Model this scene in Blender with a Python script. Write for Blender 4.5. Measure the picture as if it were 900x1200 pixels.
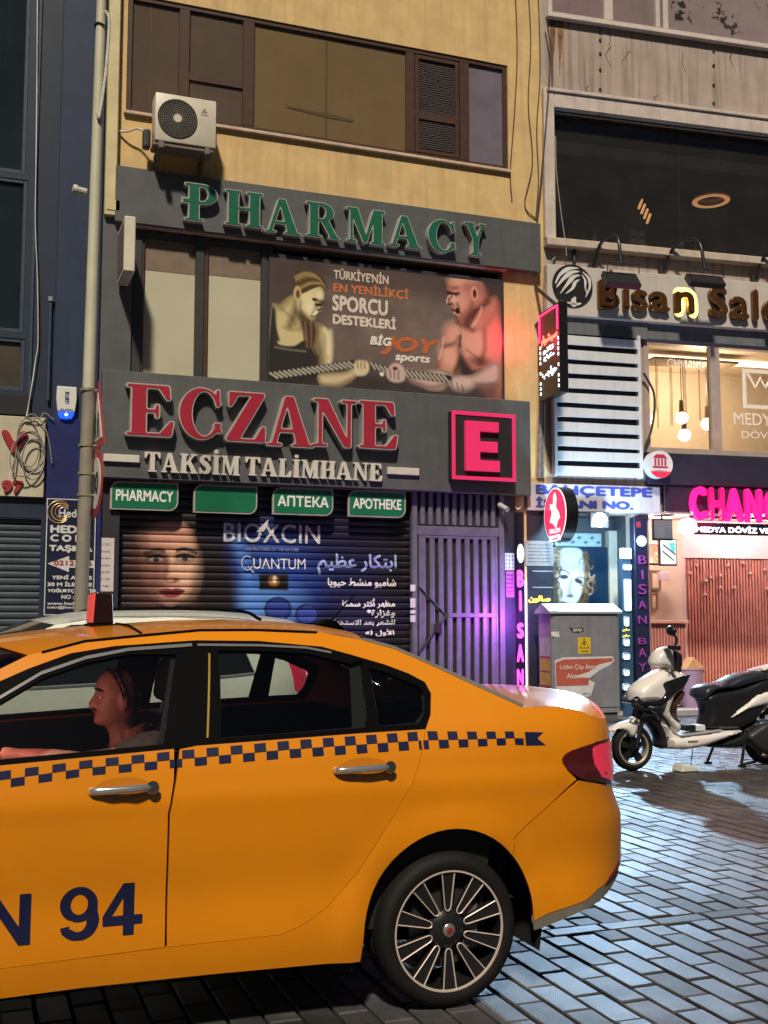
import bpy, bmesh, math, random
import numpy as np
from mathutils import Vector, Matrix
from mathutils.geometry import delaunay_2d_cdt
for o in list(bpy.data.objects):
    bpy.data.objects.remove(o, do_unlink=True)
scene = bpy.context.scene
COL = scene.collection
random.seed(7)
RNG = np.random.RandomState(7)
rad = math.radians

# ------------------------------------------------------------------ camera
CAM = Vector((0, 0, 1.48)); FPX = 1300.0
YAW = math.atan(FPX / 3495.0); PITCH = math.atan(122 / FPX)
cd = bpy.data.cameras.new('camera'); cam = bpy.data.objects.new('camera', cd); COL.objects.link(cam)
cd.sensor_fit = 'VERTICAL'; cd.sensor_height = 36; cd.sensor_width = 27
cd.lens = FPX / 1200 * 36
cd.clip_start = .05; cd.clip_end = 500
cam.location = CAM
cam.rotation_euler = (math.pi / 2 + PITCH, 0, -YAW)
scene.camera = cam

# ------------------------------------------------------------------ light
SUN_EL, SUN_AZ = 50, 24            # the street's warm lamps: high, in front of the facades, from the left
w = bpy.data.worlds.new('World'); scene.world = w; w.use_nodes = True
nt = w.node_tree
bg = nt.nodes['Background']
sky = nt.nodes.new('ShaderNodeTexSky'); sky.sky_type = 'NISHITA'; sky.sun_disc = False
sky.sun_elevation = rad(SUN_EL); sky.sun_rotation = rad(180 + SUN_AZ)
nt.links.new(sky.outputs[0], bg.inputs[0]); bg.inputs[1].default_value = 0.015
sl = bpy.data.lights.new('street_light', 'SUN'); sun = bpy.data.objects.new('street_light', sl); COL.objects.link(sun)
sl.energy = 4.2; sl.angle = rad(4); sl.color = (1, .87, .69)
dv = Vector((-math.sin(rad(SUN_AZ)) * math.cos(rad(SUN_EL)), -math.cos(rad(SUN_AZ)) * math.cos(rad(SUN_EL)), math.sin(rad(SUN_EL))))
sun.rotation_euler = dv.to_track_quat('Z', 'Y').to_euler()
sun.location = (-3, -6, 12)
vs = scene.view_settings
vs.view_transform = 'Standard'; vs.look = 'None'; vs.exposure = 0; vs.gamma = 1; vs.use_curve_mapping = False
scene.render.engine = 'CYCLES'
cy = scene.cycles
cy.use_denoising = True
cy.max_bounces = 6; cy.transparent_max_bounces = 12; cy.glossy_bounces = 4; cy.diffuse_bounces = 3
cy.sample_clamp_indirect = 4.0
cy.caustics_reflective = False; cy.caustics_refractive = False

# ------------------------------------------------------------------ helpers
def lin(r, g=None, b=None):
    if g is None: r, g, b = r
    f = lambda v: (v / 255 / 12.92) if v / 255 <= .04045 else ((v / 255 + .055) / 1.055) ** 2.4
    return (f(r), f(g), f(b))

_right = Vector((math.cos(YAW), -math.sin(YAW), 0))
_fwd = Vector((math.sin(YAW) * math.cos(PITCH), math.cos(YAW) * math.cos(PITCH), math.sin(PITCH)))
_up = _right.cross(_fwd)
def ray(px, py): return _fwd * FPX + _right * (px - 450) + _up * (600 - py)

class Frame:
    """A facade's own axes: a runs along it, z is up, d stands out towards the street (local y = -d)."""
    def __init__(s, origin, deg, k=1.0):
        s.o = Vector(origin); s.r = rad(deg); s.k = k
        s.m = Matrix.Translation(s.o) @ Matrix.Rotation(s.r, 4, 'Z') @ Matrix.Scale(k, 4); s.inv = s.m.inverted()
    def at(s, px, py, d=0.0):
        c = s.inv @ CAM; q = s.inv.to_3x3() @ ray(px, py)
        t = (-d - c.y) / q.y
        p = c + q * t
        return p.x, p.z
    def rect(s, lx, rx, ty, by, d=0.0):
        """extents read at the left edge (ty, by) and along the middle line"""
        my = (ty + by) / 2
        a0, z1 = s.at(lx, ty, d); _, z0 = s.at(lx, by, d)
        zc = (z0 + z1) / 2
        lo, hi = 0, 0
        a1 = s.at(rx, my, d)[0]
        for _ in range(4):
            # follow the middle line in perspective
            p = s.m @ Vector((a1, -d, zc)); v = p - CAM
            yy = 600 - FPX * v.dot(_up) / v.dot(_fwd)
            a1 = s.at(rx, yy, d)[0]
        return a0, a1, z0, z1
WORLD = Frame((0, 0, 0), 0)

def new_obj(name, data, parent=None):
    o = bpy.data.objects.new(name, data); COL.objects.link(o)
    if parent is not None: o.parent = parent
    return o
def tag(o, label=None, cat=None, group=None, kind=None):
    if label: o['label'] = label
    if cat: o['category'] = cat
    if group: o['group'] = group
    if kind: o['kind'] = kind
    return o

class Thing:
    """An Empty at the thing's base; parts are given in the frame's coordinates."""
    def __init__(s, name, label, cat, anchor=(0, 0, 0), frame=WORLD, group=None):
        s.a = Vector(anchor); s.f = frame
        s.root = new_obj(name, None); s.root.empty_display_size = .1
        s.root.location = frame.m @ s.a; s.root.rotation_euler = (0, 0, frame.r); s.root.scale = (frame.k,) * 3
        tag(s.root, label, cat, group)
    def part(s, name, geo, m, parent=None, smooth=None, label=None):
        me = to_mesh(name, geo, m, s.a, smooth)
        o = new_obj(name, me, parent or s.root)
        if label: o['label'] = label
        return o
    def lamp(s, name, kind, loc, energy, color, size=.1, parent=None, **kw):
        l = bpy.data.lights.new(name, kind); l.energy = energy; l.color = color
        if kind in ('POINT', 'SPOT'): l.shadow_soft_size = size
        else: l.size = size
        for k, v in kw.items(): setattr(l, k, v)
        o = new_obj(name, l, parent or s.root); o.location = Vector(loc) - s.a
        return o
def single(name, label, cat, geo, m, anchor=(0, 0, 0), frame=WORLD, group=None, kind=None, smooth=None):
    me = to_mesh(name, geo, m, Vector(anchor), smooth)
    o = new_obj(name, me); o.location = frame.m @ Vector(anchor); o.rotation_euler = (0, 0, frame.r); o.scale = (frame.k,) * 3
    return tag(o, label, cat, group, kind)

def to_mesh(name, geo, m, anchor, smooth=None):
    if isinstance(geo, bpy.types.Mesh):
        me = geo
        me.transform(Matrix.Translation(-anchor))
    else:
        bmesh.ops.translate(geo, verts=geo.verts, vec=-anchor)
        if smooth is not None:
            for f in geo.faces: f.smooth = True
            for e in geo.edges:
                if len(e.link_faces) == 2 and e.calc_face_angle(0) > rad(smooth): e.smooth = False
        me = bpy.data.meshes.new(name); geo.to_mesh(me); geo.free()
    me.materials.clear()
    for x in (m if isinstance(m, (list, tuple)) else [m]): me.materials.append(x)
    return me

def BM(): return bmesh.new()
def join(bm, other):
    me = bpy.data.meshes.new('tmp'); other.to_mesh(me); other.free(); bm.from_mesh(me); bpy.data.meshes.remove(me); return bm
def add_mesh(bm, me):
    bm.from_mesh(me); bpy.data.meshes.remove(me); return bm
def box(bm, x0, x1, y0, y1, z0, z1, bev=0.0, seg=1, mi=0):
    r = bmesh.ops.create_cube(bm, size=1)
    vs_ = r['verts']
    for v in vs_:
        v.co = Vector((x0 + (v.co.x + .5) * (x1 - x0), y0 + (v.co.y + .5) * (y1 - y0), z0 + (v.co.z + .5) * (z1 - z0)))
    fs = {f for v in vs_ for f in v.link_faces}
    for f in fs: f.material_index = mi
    if bev > 0:
        es = {e for v in vs_ for e in v.link_edges}
        r2 = bmesh.ops.bevel(bm, geom=list(es), offset=bev, segments=seg, affect='EDGES', profile=.5)
        for f in r2['faces']: f.material_index = mi
    return bm
def cyl(bm, p0, p1, r0, r1=None, seg=20, cap=True):
    p0, p1 = Vector(p0), Vector(p1); d = p1 - p0
    q = d.to_track_quat('Z', 'Y').to_matrix().to_4x4()
    bmesh.ops.create_cone(bm, cap_ends=cap, cap_tris=False, segments=seg, radius1=r0, radius2=r0 if r1 is None else r1, depth=d.length,
                          matrix=Matrix.Translation((p0 + p1) / 2) @ q)
    return bm
def sphere(bm, c, r, sx=1, sy=1, sz=1, u=20, v=12):
    bmesh.ops.create_uvsphere(bm, u_segments=u, v_segments=v, radius=r, matrix=Matrix.Translation(c) @ Matrix.Diagonal((sx, sy, sz, 1)))
    return bm
def tube(bm, pts, r, seg=8, closed=False):
    pts = [Vector(p) for p in pts]; n = len(pts)
    rr = r if isinstance(r, (list, tuple)) else [r] * n
    rings = []; prev = None
    for i, p in enumerate(pts):
        if closed: t = pts[(i + 1) % n] - pts[i - 1]
        else: t = pts[min(i + 1, n - 1)] - pts[max(i - 1, 0)]
        t = t.normalized() if t.length > 0 else Vector((0, 0, 1))
        if prev is None:
            a = t.cross(Vector((0, 0, 1)))
            if a.length < .05: a = t.cross(Vector((1, 0, 0)))
        else: a = prev - t * prev.dot(t)
        a.normalize(); prev = a; b = t.cross(a)
        rings.append([bm.verts.new(p + (a * math.cos(k * 2 * math.pi / seg) + b * math.sin(k * 2 * math.pi / seg)) * rr[i]) for k in range(seg)])
    m_ = n if closed else n - 1
    for i in range(m_):
        A, B = rings[i], rings[(i + 1) % n]
        for k in range(seg): bm.faces.new((A[k], A[(k + 1) % seg], B[(k + 1) % seg], B[k]))
    if not closed:
        bm.faces.new(rings[0][::-1]); bm.faces.new(rings[-1])
    return bm
def spline(pts, n=8):
    """Catmull-Rom through the points"""
    P_ = [Vector(p) for p in pts]; P_ = [P_[0] * 2 - P_[1]] + P_ + [P_[-1] * 2 - P_[-2]]
    out = []
    for i in range(1, len(P_) - 2):
        a, b, c, d = P_[i - 1:i + 3]
        for k in range(n):
            t = k / n
            out.append(.5 * ((2 * b) + (c - a) * t + (2 * a - 5 * b + 4 * c - d) * t * t + (3 * b - a - 3 * c + d) * t ** 3))
    out.append(P_[-2]); return out
def lathe(bm, prof, origin, axis='Y', seg=48, closed=False):
    """prof: (radius, along) pairs turned round an axis through origin"""
    o = Vector(origin); rings = []
    for r, h in prof:
        ring = []
        for k in range(seg):
            a = 2 * math.pi * k / seg
            c, s = r * math.cos(a), r * math.sin(a)
            p = {'Y': (c, h, s), 'Z': (c, s, h), 'X': (h, c, s)}[axis]
            ring.append(bm.verts.new(o + Vector(p)))
        rings.append(ring)
    pairs = list(zip(rings, rings[1:])) + ([(rings[-1], rings[0])] if closed else [])
    for A, B in pairs:
        for k in range(seg):
            bm.faces.new((A[k], A[(k + 1) % seg], B[(k + 1) % seg], B[k]))
    bmesh.ops.recalc_face_normals(bm, faces=bm.faces)
    return bm
def prism(bm, poly, y0, y1, bev=0.0, seg=1):
    """poly in (x, z), extruded from y0 to y1"""
    vs_ = [bm.verts.new((p[0], y0, p[1])) for p in poly]
    f = bm.faces.new(vs_)
    r = bmesh.ops.extrude_face_region(bm, geom=[f])
    nv = [v for v in r['geom'] if isinstance(v, bmesh.types.BMVert)]
    bmesh.ops.translate(bm, verts=nv, vec=(0, y1 - y0, 0))
    allv = set(vs_) | set(nv)
    fs = [g for g in bm.faces if all(v in allv for v in g.verts)]
    bmesh.ops.recalc_face_normals(bm, faces=fs)
    if bev > 0:
        es = list({e for g in fs for e in g.edges})
        bmesh.ops.bevel(bm, geom=es, offset=bev, segments=seg, affect='EDGES', profile=.5, clamp_overlap=True)
    return bm
def quad(bm, pts, mi=0):
    f = bm.faces.new([bm.verts.new(p) for p in pts]); f.material_index = mi; return f

# ------------------------------------------------------------------ materials
_mats = {}
def mat(name, col, rough=.6, metal=0.0, spec=.5, var=.12, scale=6.0, bump=0.0, bscale=60.0, emit=None, es=0.0, coat=0.0,
        streak=0.0, stain=None, alpha=None, rvar=0.0):
    if name in _mats: return _mats[name]
    m = bpy.data.materials.new(name); m.use_nodes = True; _mats[name] = m
    n, l = m.node_tree.nodes, m.node_tree.links
    b = n['Principled BSDF']
    b.inputs['Roughness'].default_value = rough; b.inputs['Metallic'].default_value = metal
    b.inputs['Specular IOR Level'].default_value = spec; b.inputs['Coat Weight'].default_value = coat
    b.inputs['Coat Roughness'].default_value = .06
    tc = n.new('ShaderNodeTexCoord')
    base = None
    if var > 0 or streak > 0 or rvar > 0:
        nz = n.new('ShaderNodeTexNoise'); nz.inputs['Scale'].default_value = scale; nz.inputs['Detail'].default_value = 6
        nz.inputs['Roughness'].default_value = .65
        l.new(tc.outputs['Object'], nz.inputs['Vector'])
        mr = n.new('ShaderNodeMapRange'); mr.inputs[1].default_value = .3; mr.inputs[2].default_value = .7
        mr.inputs[3].default_value = 1 - var; mr.inputs[4].default_value = 1 + var
        l.new(nz.outputs[0], mr.inputs[0])
        mx = n.new('ShaderNodeMix'); mx.data_type = 'RGBA'; mx.blend_type = 'MULTIPLY'; mx.inputs[0].default_value = 1
        mx.inputs[6].default_value = (*col, 1); l.new(mr.outputs[0], mx.inputs[7]); base = mx.outputs[2]
        if streak > 0:      # rain streaks: noise drawn out downwards
            mp = n.new('ShaderNodeMapping'); mp.inputs['Scale'].default_value = (7, 7, .35); l.new(tc.outputs['Object'], mp.inputs[0])
            n2 = n.new('ShaderNodeTexNoise'); n2.inputs['Scale'].default_value = 1.6; n2.inputs['Detail'].default_value = 5; l.new(mp.outputs[0], n2.inputs['Vector'])
            r2 = n.new('ShaderNodeMapRange'); r2.inputs[1].default_value = .48; r2.inputs[2].default_value = .72
            r2.inputs[3].default_value = 0; r2.inputs[4].default_value = streak; l.new(n2.outputs[0], r2.inputs[0])
            m2 = n.new('ShaderNodeMix'); m2.data_type = 'RGBA'; l.new(r2.outputs[0], m2.inputs[0]); l.new(base, m2.inputs[6])
            sc_ = stain or tuple(c * .45 for c in col); m2.inputs[7].default_value = (*sc_, 1); base = m2.outputs[2]
        l.new(base, b.inputs['Base Color'])
        if rvar > 0:
            rr = n.new('ShaderNodeMapRange'); rr.inputs[1].default_value = .3; rr.inputs[2].default_value = .7
            rr.inputs[3].default_value = max(.02, rough - rvar); rr.inputs[4].default_value = min(1, rough + rvar); l.new(nz.outputs[0], rr.inputs[0])
            l.new(rr.outputs[0], b.inputs['Roughness'])
    else: b.inputs['Base Color'].default_value = (*col, 1)
    if bump > 0:
        nb = n.new('ShaderNodeTexNoise'); nb.inputs['Scale'].default_value = bscale; nb.inputs['Detail'].default_value = 4
        l.new(tc.outputs['Object'], nb.inputs['Vector'])
        bp = n.new('ShaderNodeBump'); bp.inputs['Strength'].default_value = bump; bp.inputs['Distance'].default_value = .01
        l.new(nb.outputs[0], bp.inputs['Height']); l.new(bp.outputs[0], b.inputs['Normal'])
    if emit is not None:
        b.inputs['Emission Color'].default_value = (*emit, 1); b.inputs['Emission Strength'].default_value = es
    return m
def glass(name, tint, refl=.06, rough=.02, mixt=None, dirt=0.0):
    """thin pane: tinted see-through plus a fresnel sheen"""
    if name in _mats: return _mats[name]
    m = bpy.data.materials.new(name); m.use_nodes = True; _mats[name] = m
    n, l = m.node_tree.nodes, m.node_tree.links
    for x in list(n):
        if x.type == 'BSDF_PRINCIPLED': n.remove(x)
    out = n['Material Output']
    t = n.new('ShaderNodeBsdfTransparent'); t.inputs[0].default_value = (*tint, 1)
    g = n.new('ShaderNodeBsdfGlossy'); g.inputs['Roughness'].default_value = rough
    fr = n.new('ShaderNodeLayerWeight'); fr.inputs[0].default_value = .25
    mr = n.new('ShaderNodeMapRange'); mr.inputs[3].default_value = refl; mr.inputs[4].default_value = 1; l.new(fr.outputs['Fresnel'], mr.inputs[0])
    mx = n.new('ShaderNodeMixShader'); l.new(mr.outputs[0], mx.inputs[0]); l.new(t.outputs[0], mx.inputs[1]); l.new(g.outputs[0], mx.inputs[2])
    res = mx.outputs[0]
    if dirt > 0:
        d = n.new('ShaderNodeBsdfDiffuse'); d.inputs[0].default_value = (.35, .32, .28, 1)
        tc = n.new('ShaderNodeTexCoord'); nz = n.new('ShaderNodeTexNoise'); nz.inputs['Scale'].default_value = 2.2; nz.inputs['Detail'].default_value = 7
        l.new(tc.outputs['Object'], nz.inputs['Vector'])
        r2 = n.new('ShaderNodeMapRange'); r2.inputs[1].default_value = .35; r2.inputs[2].default_value = .75; r2.inputs[3].default_value = dirt * .75; r2.inputs[4].default_value = dirt * 1.2
        l.new(nz.outputs[0], r2.inputs[0])
        m3 = n.new('ShaderNodeMixShader'); l.new(r2.outputs[0], m3.inputs[0]); l.new(res, m3.inputs[1]); l.new(d.outputs[0], m3.inputs[2]); res = m3.outputs[0]
    l.new(res, out.inputs[0])
    return m
def printed(name, rough=.5, emit=0.0, spec=.4, attr='print'):
    """a printed surface: its colours come from the mesh's own colour attribute"""
    m = bpy.data.materials.new(name); m.use_nodes = True
    n, l = m.node_tree.nodes, m.node_tree.links
    b = n['Principled BSDF']; a = n.new('ShaderNodeAttribute'); a.attribute_name = attr
    l.new(a.outputs['Color'], b.inputs['Base Color']); b.inputs['Roughness'].default_value = rough
    b.inputs['Specular IOR Level'].default_value = spec
    if emit > 0:
        l.new(a.outputs['Color'], b.inputs['Emission Color']); b.inputs['Emission Strength'].default_value = emit
    return m
def lum(name, col, strength, base=None):
    return mat(name, base or tuple(min(1, c) for c in col), rough=.4, var=0, emit=col, es=strength)

# ------------------------------------------------------------------ lettering
class Mask:
    """a shape painted on a small grid, then traced back to outlines (so strokes may overlap and be thickened)"""
    def __init__(s, x0, x1, y0, y1, cell):
        s.x0, s.y0, s.c = x0 - 4 * cell, y0 - 4 * cell, cell
        s.nx = int((x1 - x0) / cell) + 9; s.ny = int((y1 - y0) / cell) + 9
        s.ss = 2
        s.X, s.Y = np.meshgrid(s.x0 + (np.arange(s.nx * 2) + .5) * cell / 2, s.y0 + (np.arange(s.ny * 2) + .5) * cell / 2)
        s.g = np.zeros(s.X.shape, np.float32)
    def inside(s, poly):
        p = np.asarray(poly, float); ok = np.zeros(s.X.shape, bool)
        j = len(p) - 1
        for i in range(len(p)):
            xi, yi = p[i]; xj, yj = p[j]
            if yi != yj:
                c = ((yi > s.Y) != (yj > s.Y)) & (s.X < (xj - xi) * (s.Y - yi) / (yj - yi) + xi); ok ^= c
            j = i
        return ok
    def poly(s, p, v=1): s.g[s.inside(p)] = v; return s
    def rect(s, a, b, c, d, v=1): s.g[(s.X >= a) & (s.X <= c) & (s.Y >= b) & (s.Y <= d)] = v; return s
    def ell(s, cx, cy_, rx, ry, v=1): s.g[((s.X - cx) / rx) ** 2 + ((s.Y - cy_) / ry) ** 2 <= 1] = v; return s
    def stroke(s, pts, wds, v=1):
        n = len(pts); ws = wds if isinstance(wds, (list, tuple)) else [wds] * n
        for i in range(n - 1):
            (ax, ay), (bx, by) = pts[i], pts[i + 1]
            dx, dy = bx - ax, by - ay; L = dx * dx + dy * dy + 1e-12
            t = np.clip(((s.X - ax) * dx + (s.Y - ay) * dy) / L, 0, 1)
            d2 = (s.X - ax - t * dx) ** 2 + (s.Y - ay - t * dy) ** 2
            s.g[d2 <= (ws[i] * (1 - t) + ws[i + 1] * t) ** 2] = v
        return s
    def tris(s, co, tri):
        h = s.c / 2
        for t in tri:
            a, b, c = co[t[0]], co[t[1]], co[t[2]]
            i0 = int((min(a[0], b[0], c[0]) - s.x0) / h); i1 = int((max(a[0], b[0], c[0]) - s.x0) / h) + 1
            j0 = int((min(a[1], b[1], c[1]) - s.y0) / h); j1 = int((max(a[1], b[1], c[1]) - s.y0) / h) + 1
            X, Y = s.X[j0:j1 + 1, i0:i1 + 1], s.Y[j0:j1 + 1, i0:i1 + 1]
            e = lambda p, q: (q[0] - p[0]) * (Y - p[1]) - (q[1] - p[1]) * (X - p[0])
            u, v_, w_ = e(a, b), e(b, c), e(c, a)
            s.g[j0:j1 + 1, i0:i1 + 1][((u >= 0) & (v_ >= 0) & (w_ >= 0)) | ((u <= 0) & (v_ <= 0) & (w_ <= 0))] = 1
    def loops(s, grow=0.0, soft=.7):
        """outlines, grown by so many world units"""
        g = s.g.reshape(s.ny, 2, s.nx, 2).mean((1, 3))
        sg = max(soft, abs(grow) / s.c * .9)
        k = int(sg * 3 + 1); ker = np.exp(-.5 * (np.arange(-k, k + 1) / sg) ** 2); ker /= ker.sum()
        g = np.pad(g, k + 2)
        g = np.apply_along_axis(lambda r: np.convolve(r, ker, 'same'), 0, g); g = np.apply_along_axis(lambda r: np.convolve(r, ker, 'same'), 1, g)
        lv = .5 * (1 - math.erf(grow / s.c / sg / math.sqrt(2)))
        off = k + 2
        ny, nx = g.shape; b = g > lv
        mixed = (b[:-1, :-1].astype(int) + b[1:, :-1] + b[:-1, 1:] + b[1:, 1:])
        seg = {}
        def pt(e):
            j, i, dr = e
            if dr == 0: t = (lv - g[j, i]) / (g[j, i + 1] - g[j, i]); return (i + t, j)
            t = (lv - g[j, i]) / (g[j + 1, i] - g[j, i]); return (i, j + t)
        for j, i in zip(*np.nonzero((mixed > 0) & (mixed < 4))):
            c = (b[j, i], b[j, i + 1], b[j + 1, i + 1], b[j + 1, i])
            E = [(j, i, 0), (j, i + 1, 1), (j + 1, i, 0), (j, i, 1)]
            cr = [k2 for k2 in range(4) if c[k2] != c[(k2 + 1) % 4]]
            # walk keeping the inside on the left
            if len(cr) == 2:
                p, q = cr
                if c[(p + 1) % 4]: prs = [(q, p)]
                else: prs = [(p, q)]
            else:
                prs = [(0, 3), (2, 1)] if c[0] else [(1, 0), (3, 2)]
            for p, q in prs: seg[E[p]] = E[q]
        res = []
        while seg:
            st = next(iter(seg)); cur = st; lp = []
            while cur in seg:
                lp.append(pt(cur)); cur = seg.pop(cur)
            if len(lp) > 5:
                P_ = np.array(lp); P_ = dp(P_, .12)
                res.append([(s.x0 + (x - off + .5) * s.c, s.y0 + (y - off + .5) * s.c) for x, y in P_])
        return res
def dp(P_, tol):
    """closed outline, thinned"""
    n = len(P_); k = int(np.argmax(((P_ - P_[0]) ** 2).sum(1)))
    def rec(a):
        if len(a) < 3: return [a[0]]
        d = a[-1] - a[0]; L = math.hypot(*d) + 1e-9
        dist = np.abs(d[0] * (a[:, 1] - a[0, 1]) - d[1] * (a[:, 0] - a[0, 0])) / L
        i = int(dist.argmax())
        if dist[i] < tol: return [a[0]]
        return rec(a[:i + 1]) + rec(a[i:])
    return rec(P_[:k + 1]) + rec(np.vstack([P_[k:], P_[:1]]))
def fill_loops(loops, depth, bevel=0.0):
    c = bpy.data.curves.new('outline', 'CURVE'); c.dimensions = '2D'; c.fill_mode = 'BOTH'; c.extrude = depth / 2
    if bevel: c.bevel_depth = bevel; c.bevel_resolution = 1; c.extrude = max(0, depth / 2 - bevel); c.offset = -bevel
    for lp in loops:
        if len(lp) < 3: continue
        sp = c.splines.new('POLY'); sp.points.add(len(lp) - 1); sp.use_cyclic_u = True
        for p, q in zip(sp.points, lp): p.co = (q[0], q[1], 0, 1)
    return curve_mesh(c)
def curve_mesh(c):
    o = bpy.data.objects.new('outline', c); COL.objects.link(o)
    dg = bpy.context.evaluated_depsgraph_get(); dg.update()
    me = bpy.data.meshes.new_from_object(o.evaluated_get(dg))
    bpy.data.objects.remove(o, do_unlink=True); bpy.data.curves.remove(c)
    return me
def font_mesh(s, depth=0.0, res=3, shear=0.0, spacing=1.0):
    c = bpy.data.curves.new('lettering', 'FONT'); c.body = s; c.size = 1; c.resolution_u = res; c.extrude = depth / 2; c.shear = shear; c.space_character = spacing
    return curve_mesh(c)
def arabic(s):
    """joined letter forms, laid out from right to left for a typesetter that knows neither"""
    T = {'ا': 'FE8D FE8E', 'أ': 'FE83 FE84', 'ب': 'FE8F FE90 FE91 FE92', 'ت': 'FE95 FE96 FE97 FE98', 'ث': 'FE99 FE9A FE9B FE9C', 'ة': 'FE93 FE94',
         'ح': 'FEA1 FEA2 FEA3 FEA4', 'خ': 'FEA5 FEA6 FEA7 FEA8', 'ج': 'FE9D FE9E FE9F FEA0', 'د': 'FEA9 FEAA', 'ر': 'FEAD FEAE', 'ز': 'FEAF FEB0',
         'س': 'FEB1 FEB2 FEB3 FEB4', 'ش': 'FEB5 FEB6 FEB7 FEB8', 'ص': 'FEB9 FEBA FEBB FEBC', 'ط': 'FEC1 FEC2 FEC3 FEC4', 'ظ': 'FEC5 FEC6 FEC7 FEC8',
         'ع': 'FEC9 FECA FECB FECC', 'غ': 'FECD FECE FECF FED0', 'ف': 'FED1 FED2 FED3 FED4', 'ق': 'FED5 FED6 FED7 FED8', 'ك': 'FED9 FEDA FEDB FEDC',
         'ل': 'FEDD FEDE FEDF FEE0', 'م': 'FEE1 FEE2 FEE3 FEE4', 'ن': 'FEE5 FEE6 FEE7 FEE8', 'ه': 'FEE9 FEEA FEEB FEEC', 'و': 'FEED FEEE', 'ي': 'FEF1 FEF2 FEF3 FEF4'}
    s = s.replace('ل\u0627', '\ue000').replace('لأ', '\ue001')
    T['\ue000'] = 'FEFB FEFC'; T['\ue001'] = 'FEF7 FEF8'
    out = []
    for i, ch in enumerate(s):
        f = T.get(ch)
        if not f: out.append(ch); continue
        f = f.split()
        pv = T.get(s[i - 1], '').split() if i else []
        nx_ = T.get(s[i + 1], '').split() if i + 1 < len(s) else []
        pj = len(pv) == 4; nj = len(f) == 4 and len(nx_) > 0
        k = (3 if nj else 1) if pj else (2 if nj else 0)
        out.append(chr(int(f[min(k, len(f) - 1)], 16)))
    return ''.join(reversed(out))
def upright(me, x0, x1, z0, z1, y, src=None):
    """fit a flat XY mesh into the box (x0..x1, z0..z1), standing, with its middle at y"""
    n = len(me.vertices); co = np.empty(n * 3, np.float32); me.vertices.foreach_get('co', co); co = co.reshape(-1, 3)
    if src is None: mn, mx = co.min(0), co.max(0)
    else: mn, mx = np.array([src[0], src[2], 0]), np.array([src[1], src[3], 0])
    sx = (x1 - x0) / max(1e-6, mx[0] - mn[0]); sz = (z1 - z0) / max(1e-6, mx[1] - mn[1])
    q = np.empty_like(co)
    q[:, 0] = x0 + (co[:, 0] - mn[0]) * sx; q[:, 2] = z0 + (co[:, 1] - mn[1]) * sz; q[:, 1] = y - co[:, 2]
    me.vertices.foreach_set('co', q.ravel()); me.update()
    return me
def text(s, x0, x1, z0, z1, y, depth=.004, bold=0.0, shear=0.0, spacing=1.0, cell=.02, bevel=0.0, soft=.7):
    """lettering that fills the box; bold thickens the strokes by that share of the letter height"""
    me = font_mesh(s, 0 if bold else depth, shear=shear, spacing=spacing)
    if bold:
        n = len(me.vertices); co = np.empty(n * 3, np.float32); me.vertices.foreach_get('co', co); co = co.reshape(-1, 3)[:, :2]
        me.calc_loop_triangles(); tr = [tuple(t.vertices) for t in me.loop_triangles]
        mn, mx = co.min(0), co.max(0)
        k = Mask(mn[0] - .1, mx[0] + .1, mn[1] - .1, mx[1] + .1, cell); k.tris(co, tr)
        me2 = fill_loops(k.loops(bold * (mx[1] - mn[1]), soft), depth, bevel)
        bpy.data.meshes.remove(me); me = me2
    return upright(me, x0, x1, z0, z1, y)

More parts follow.
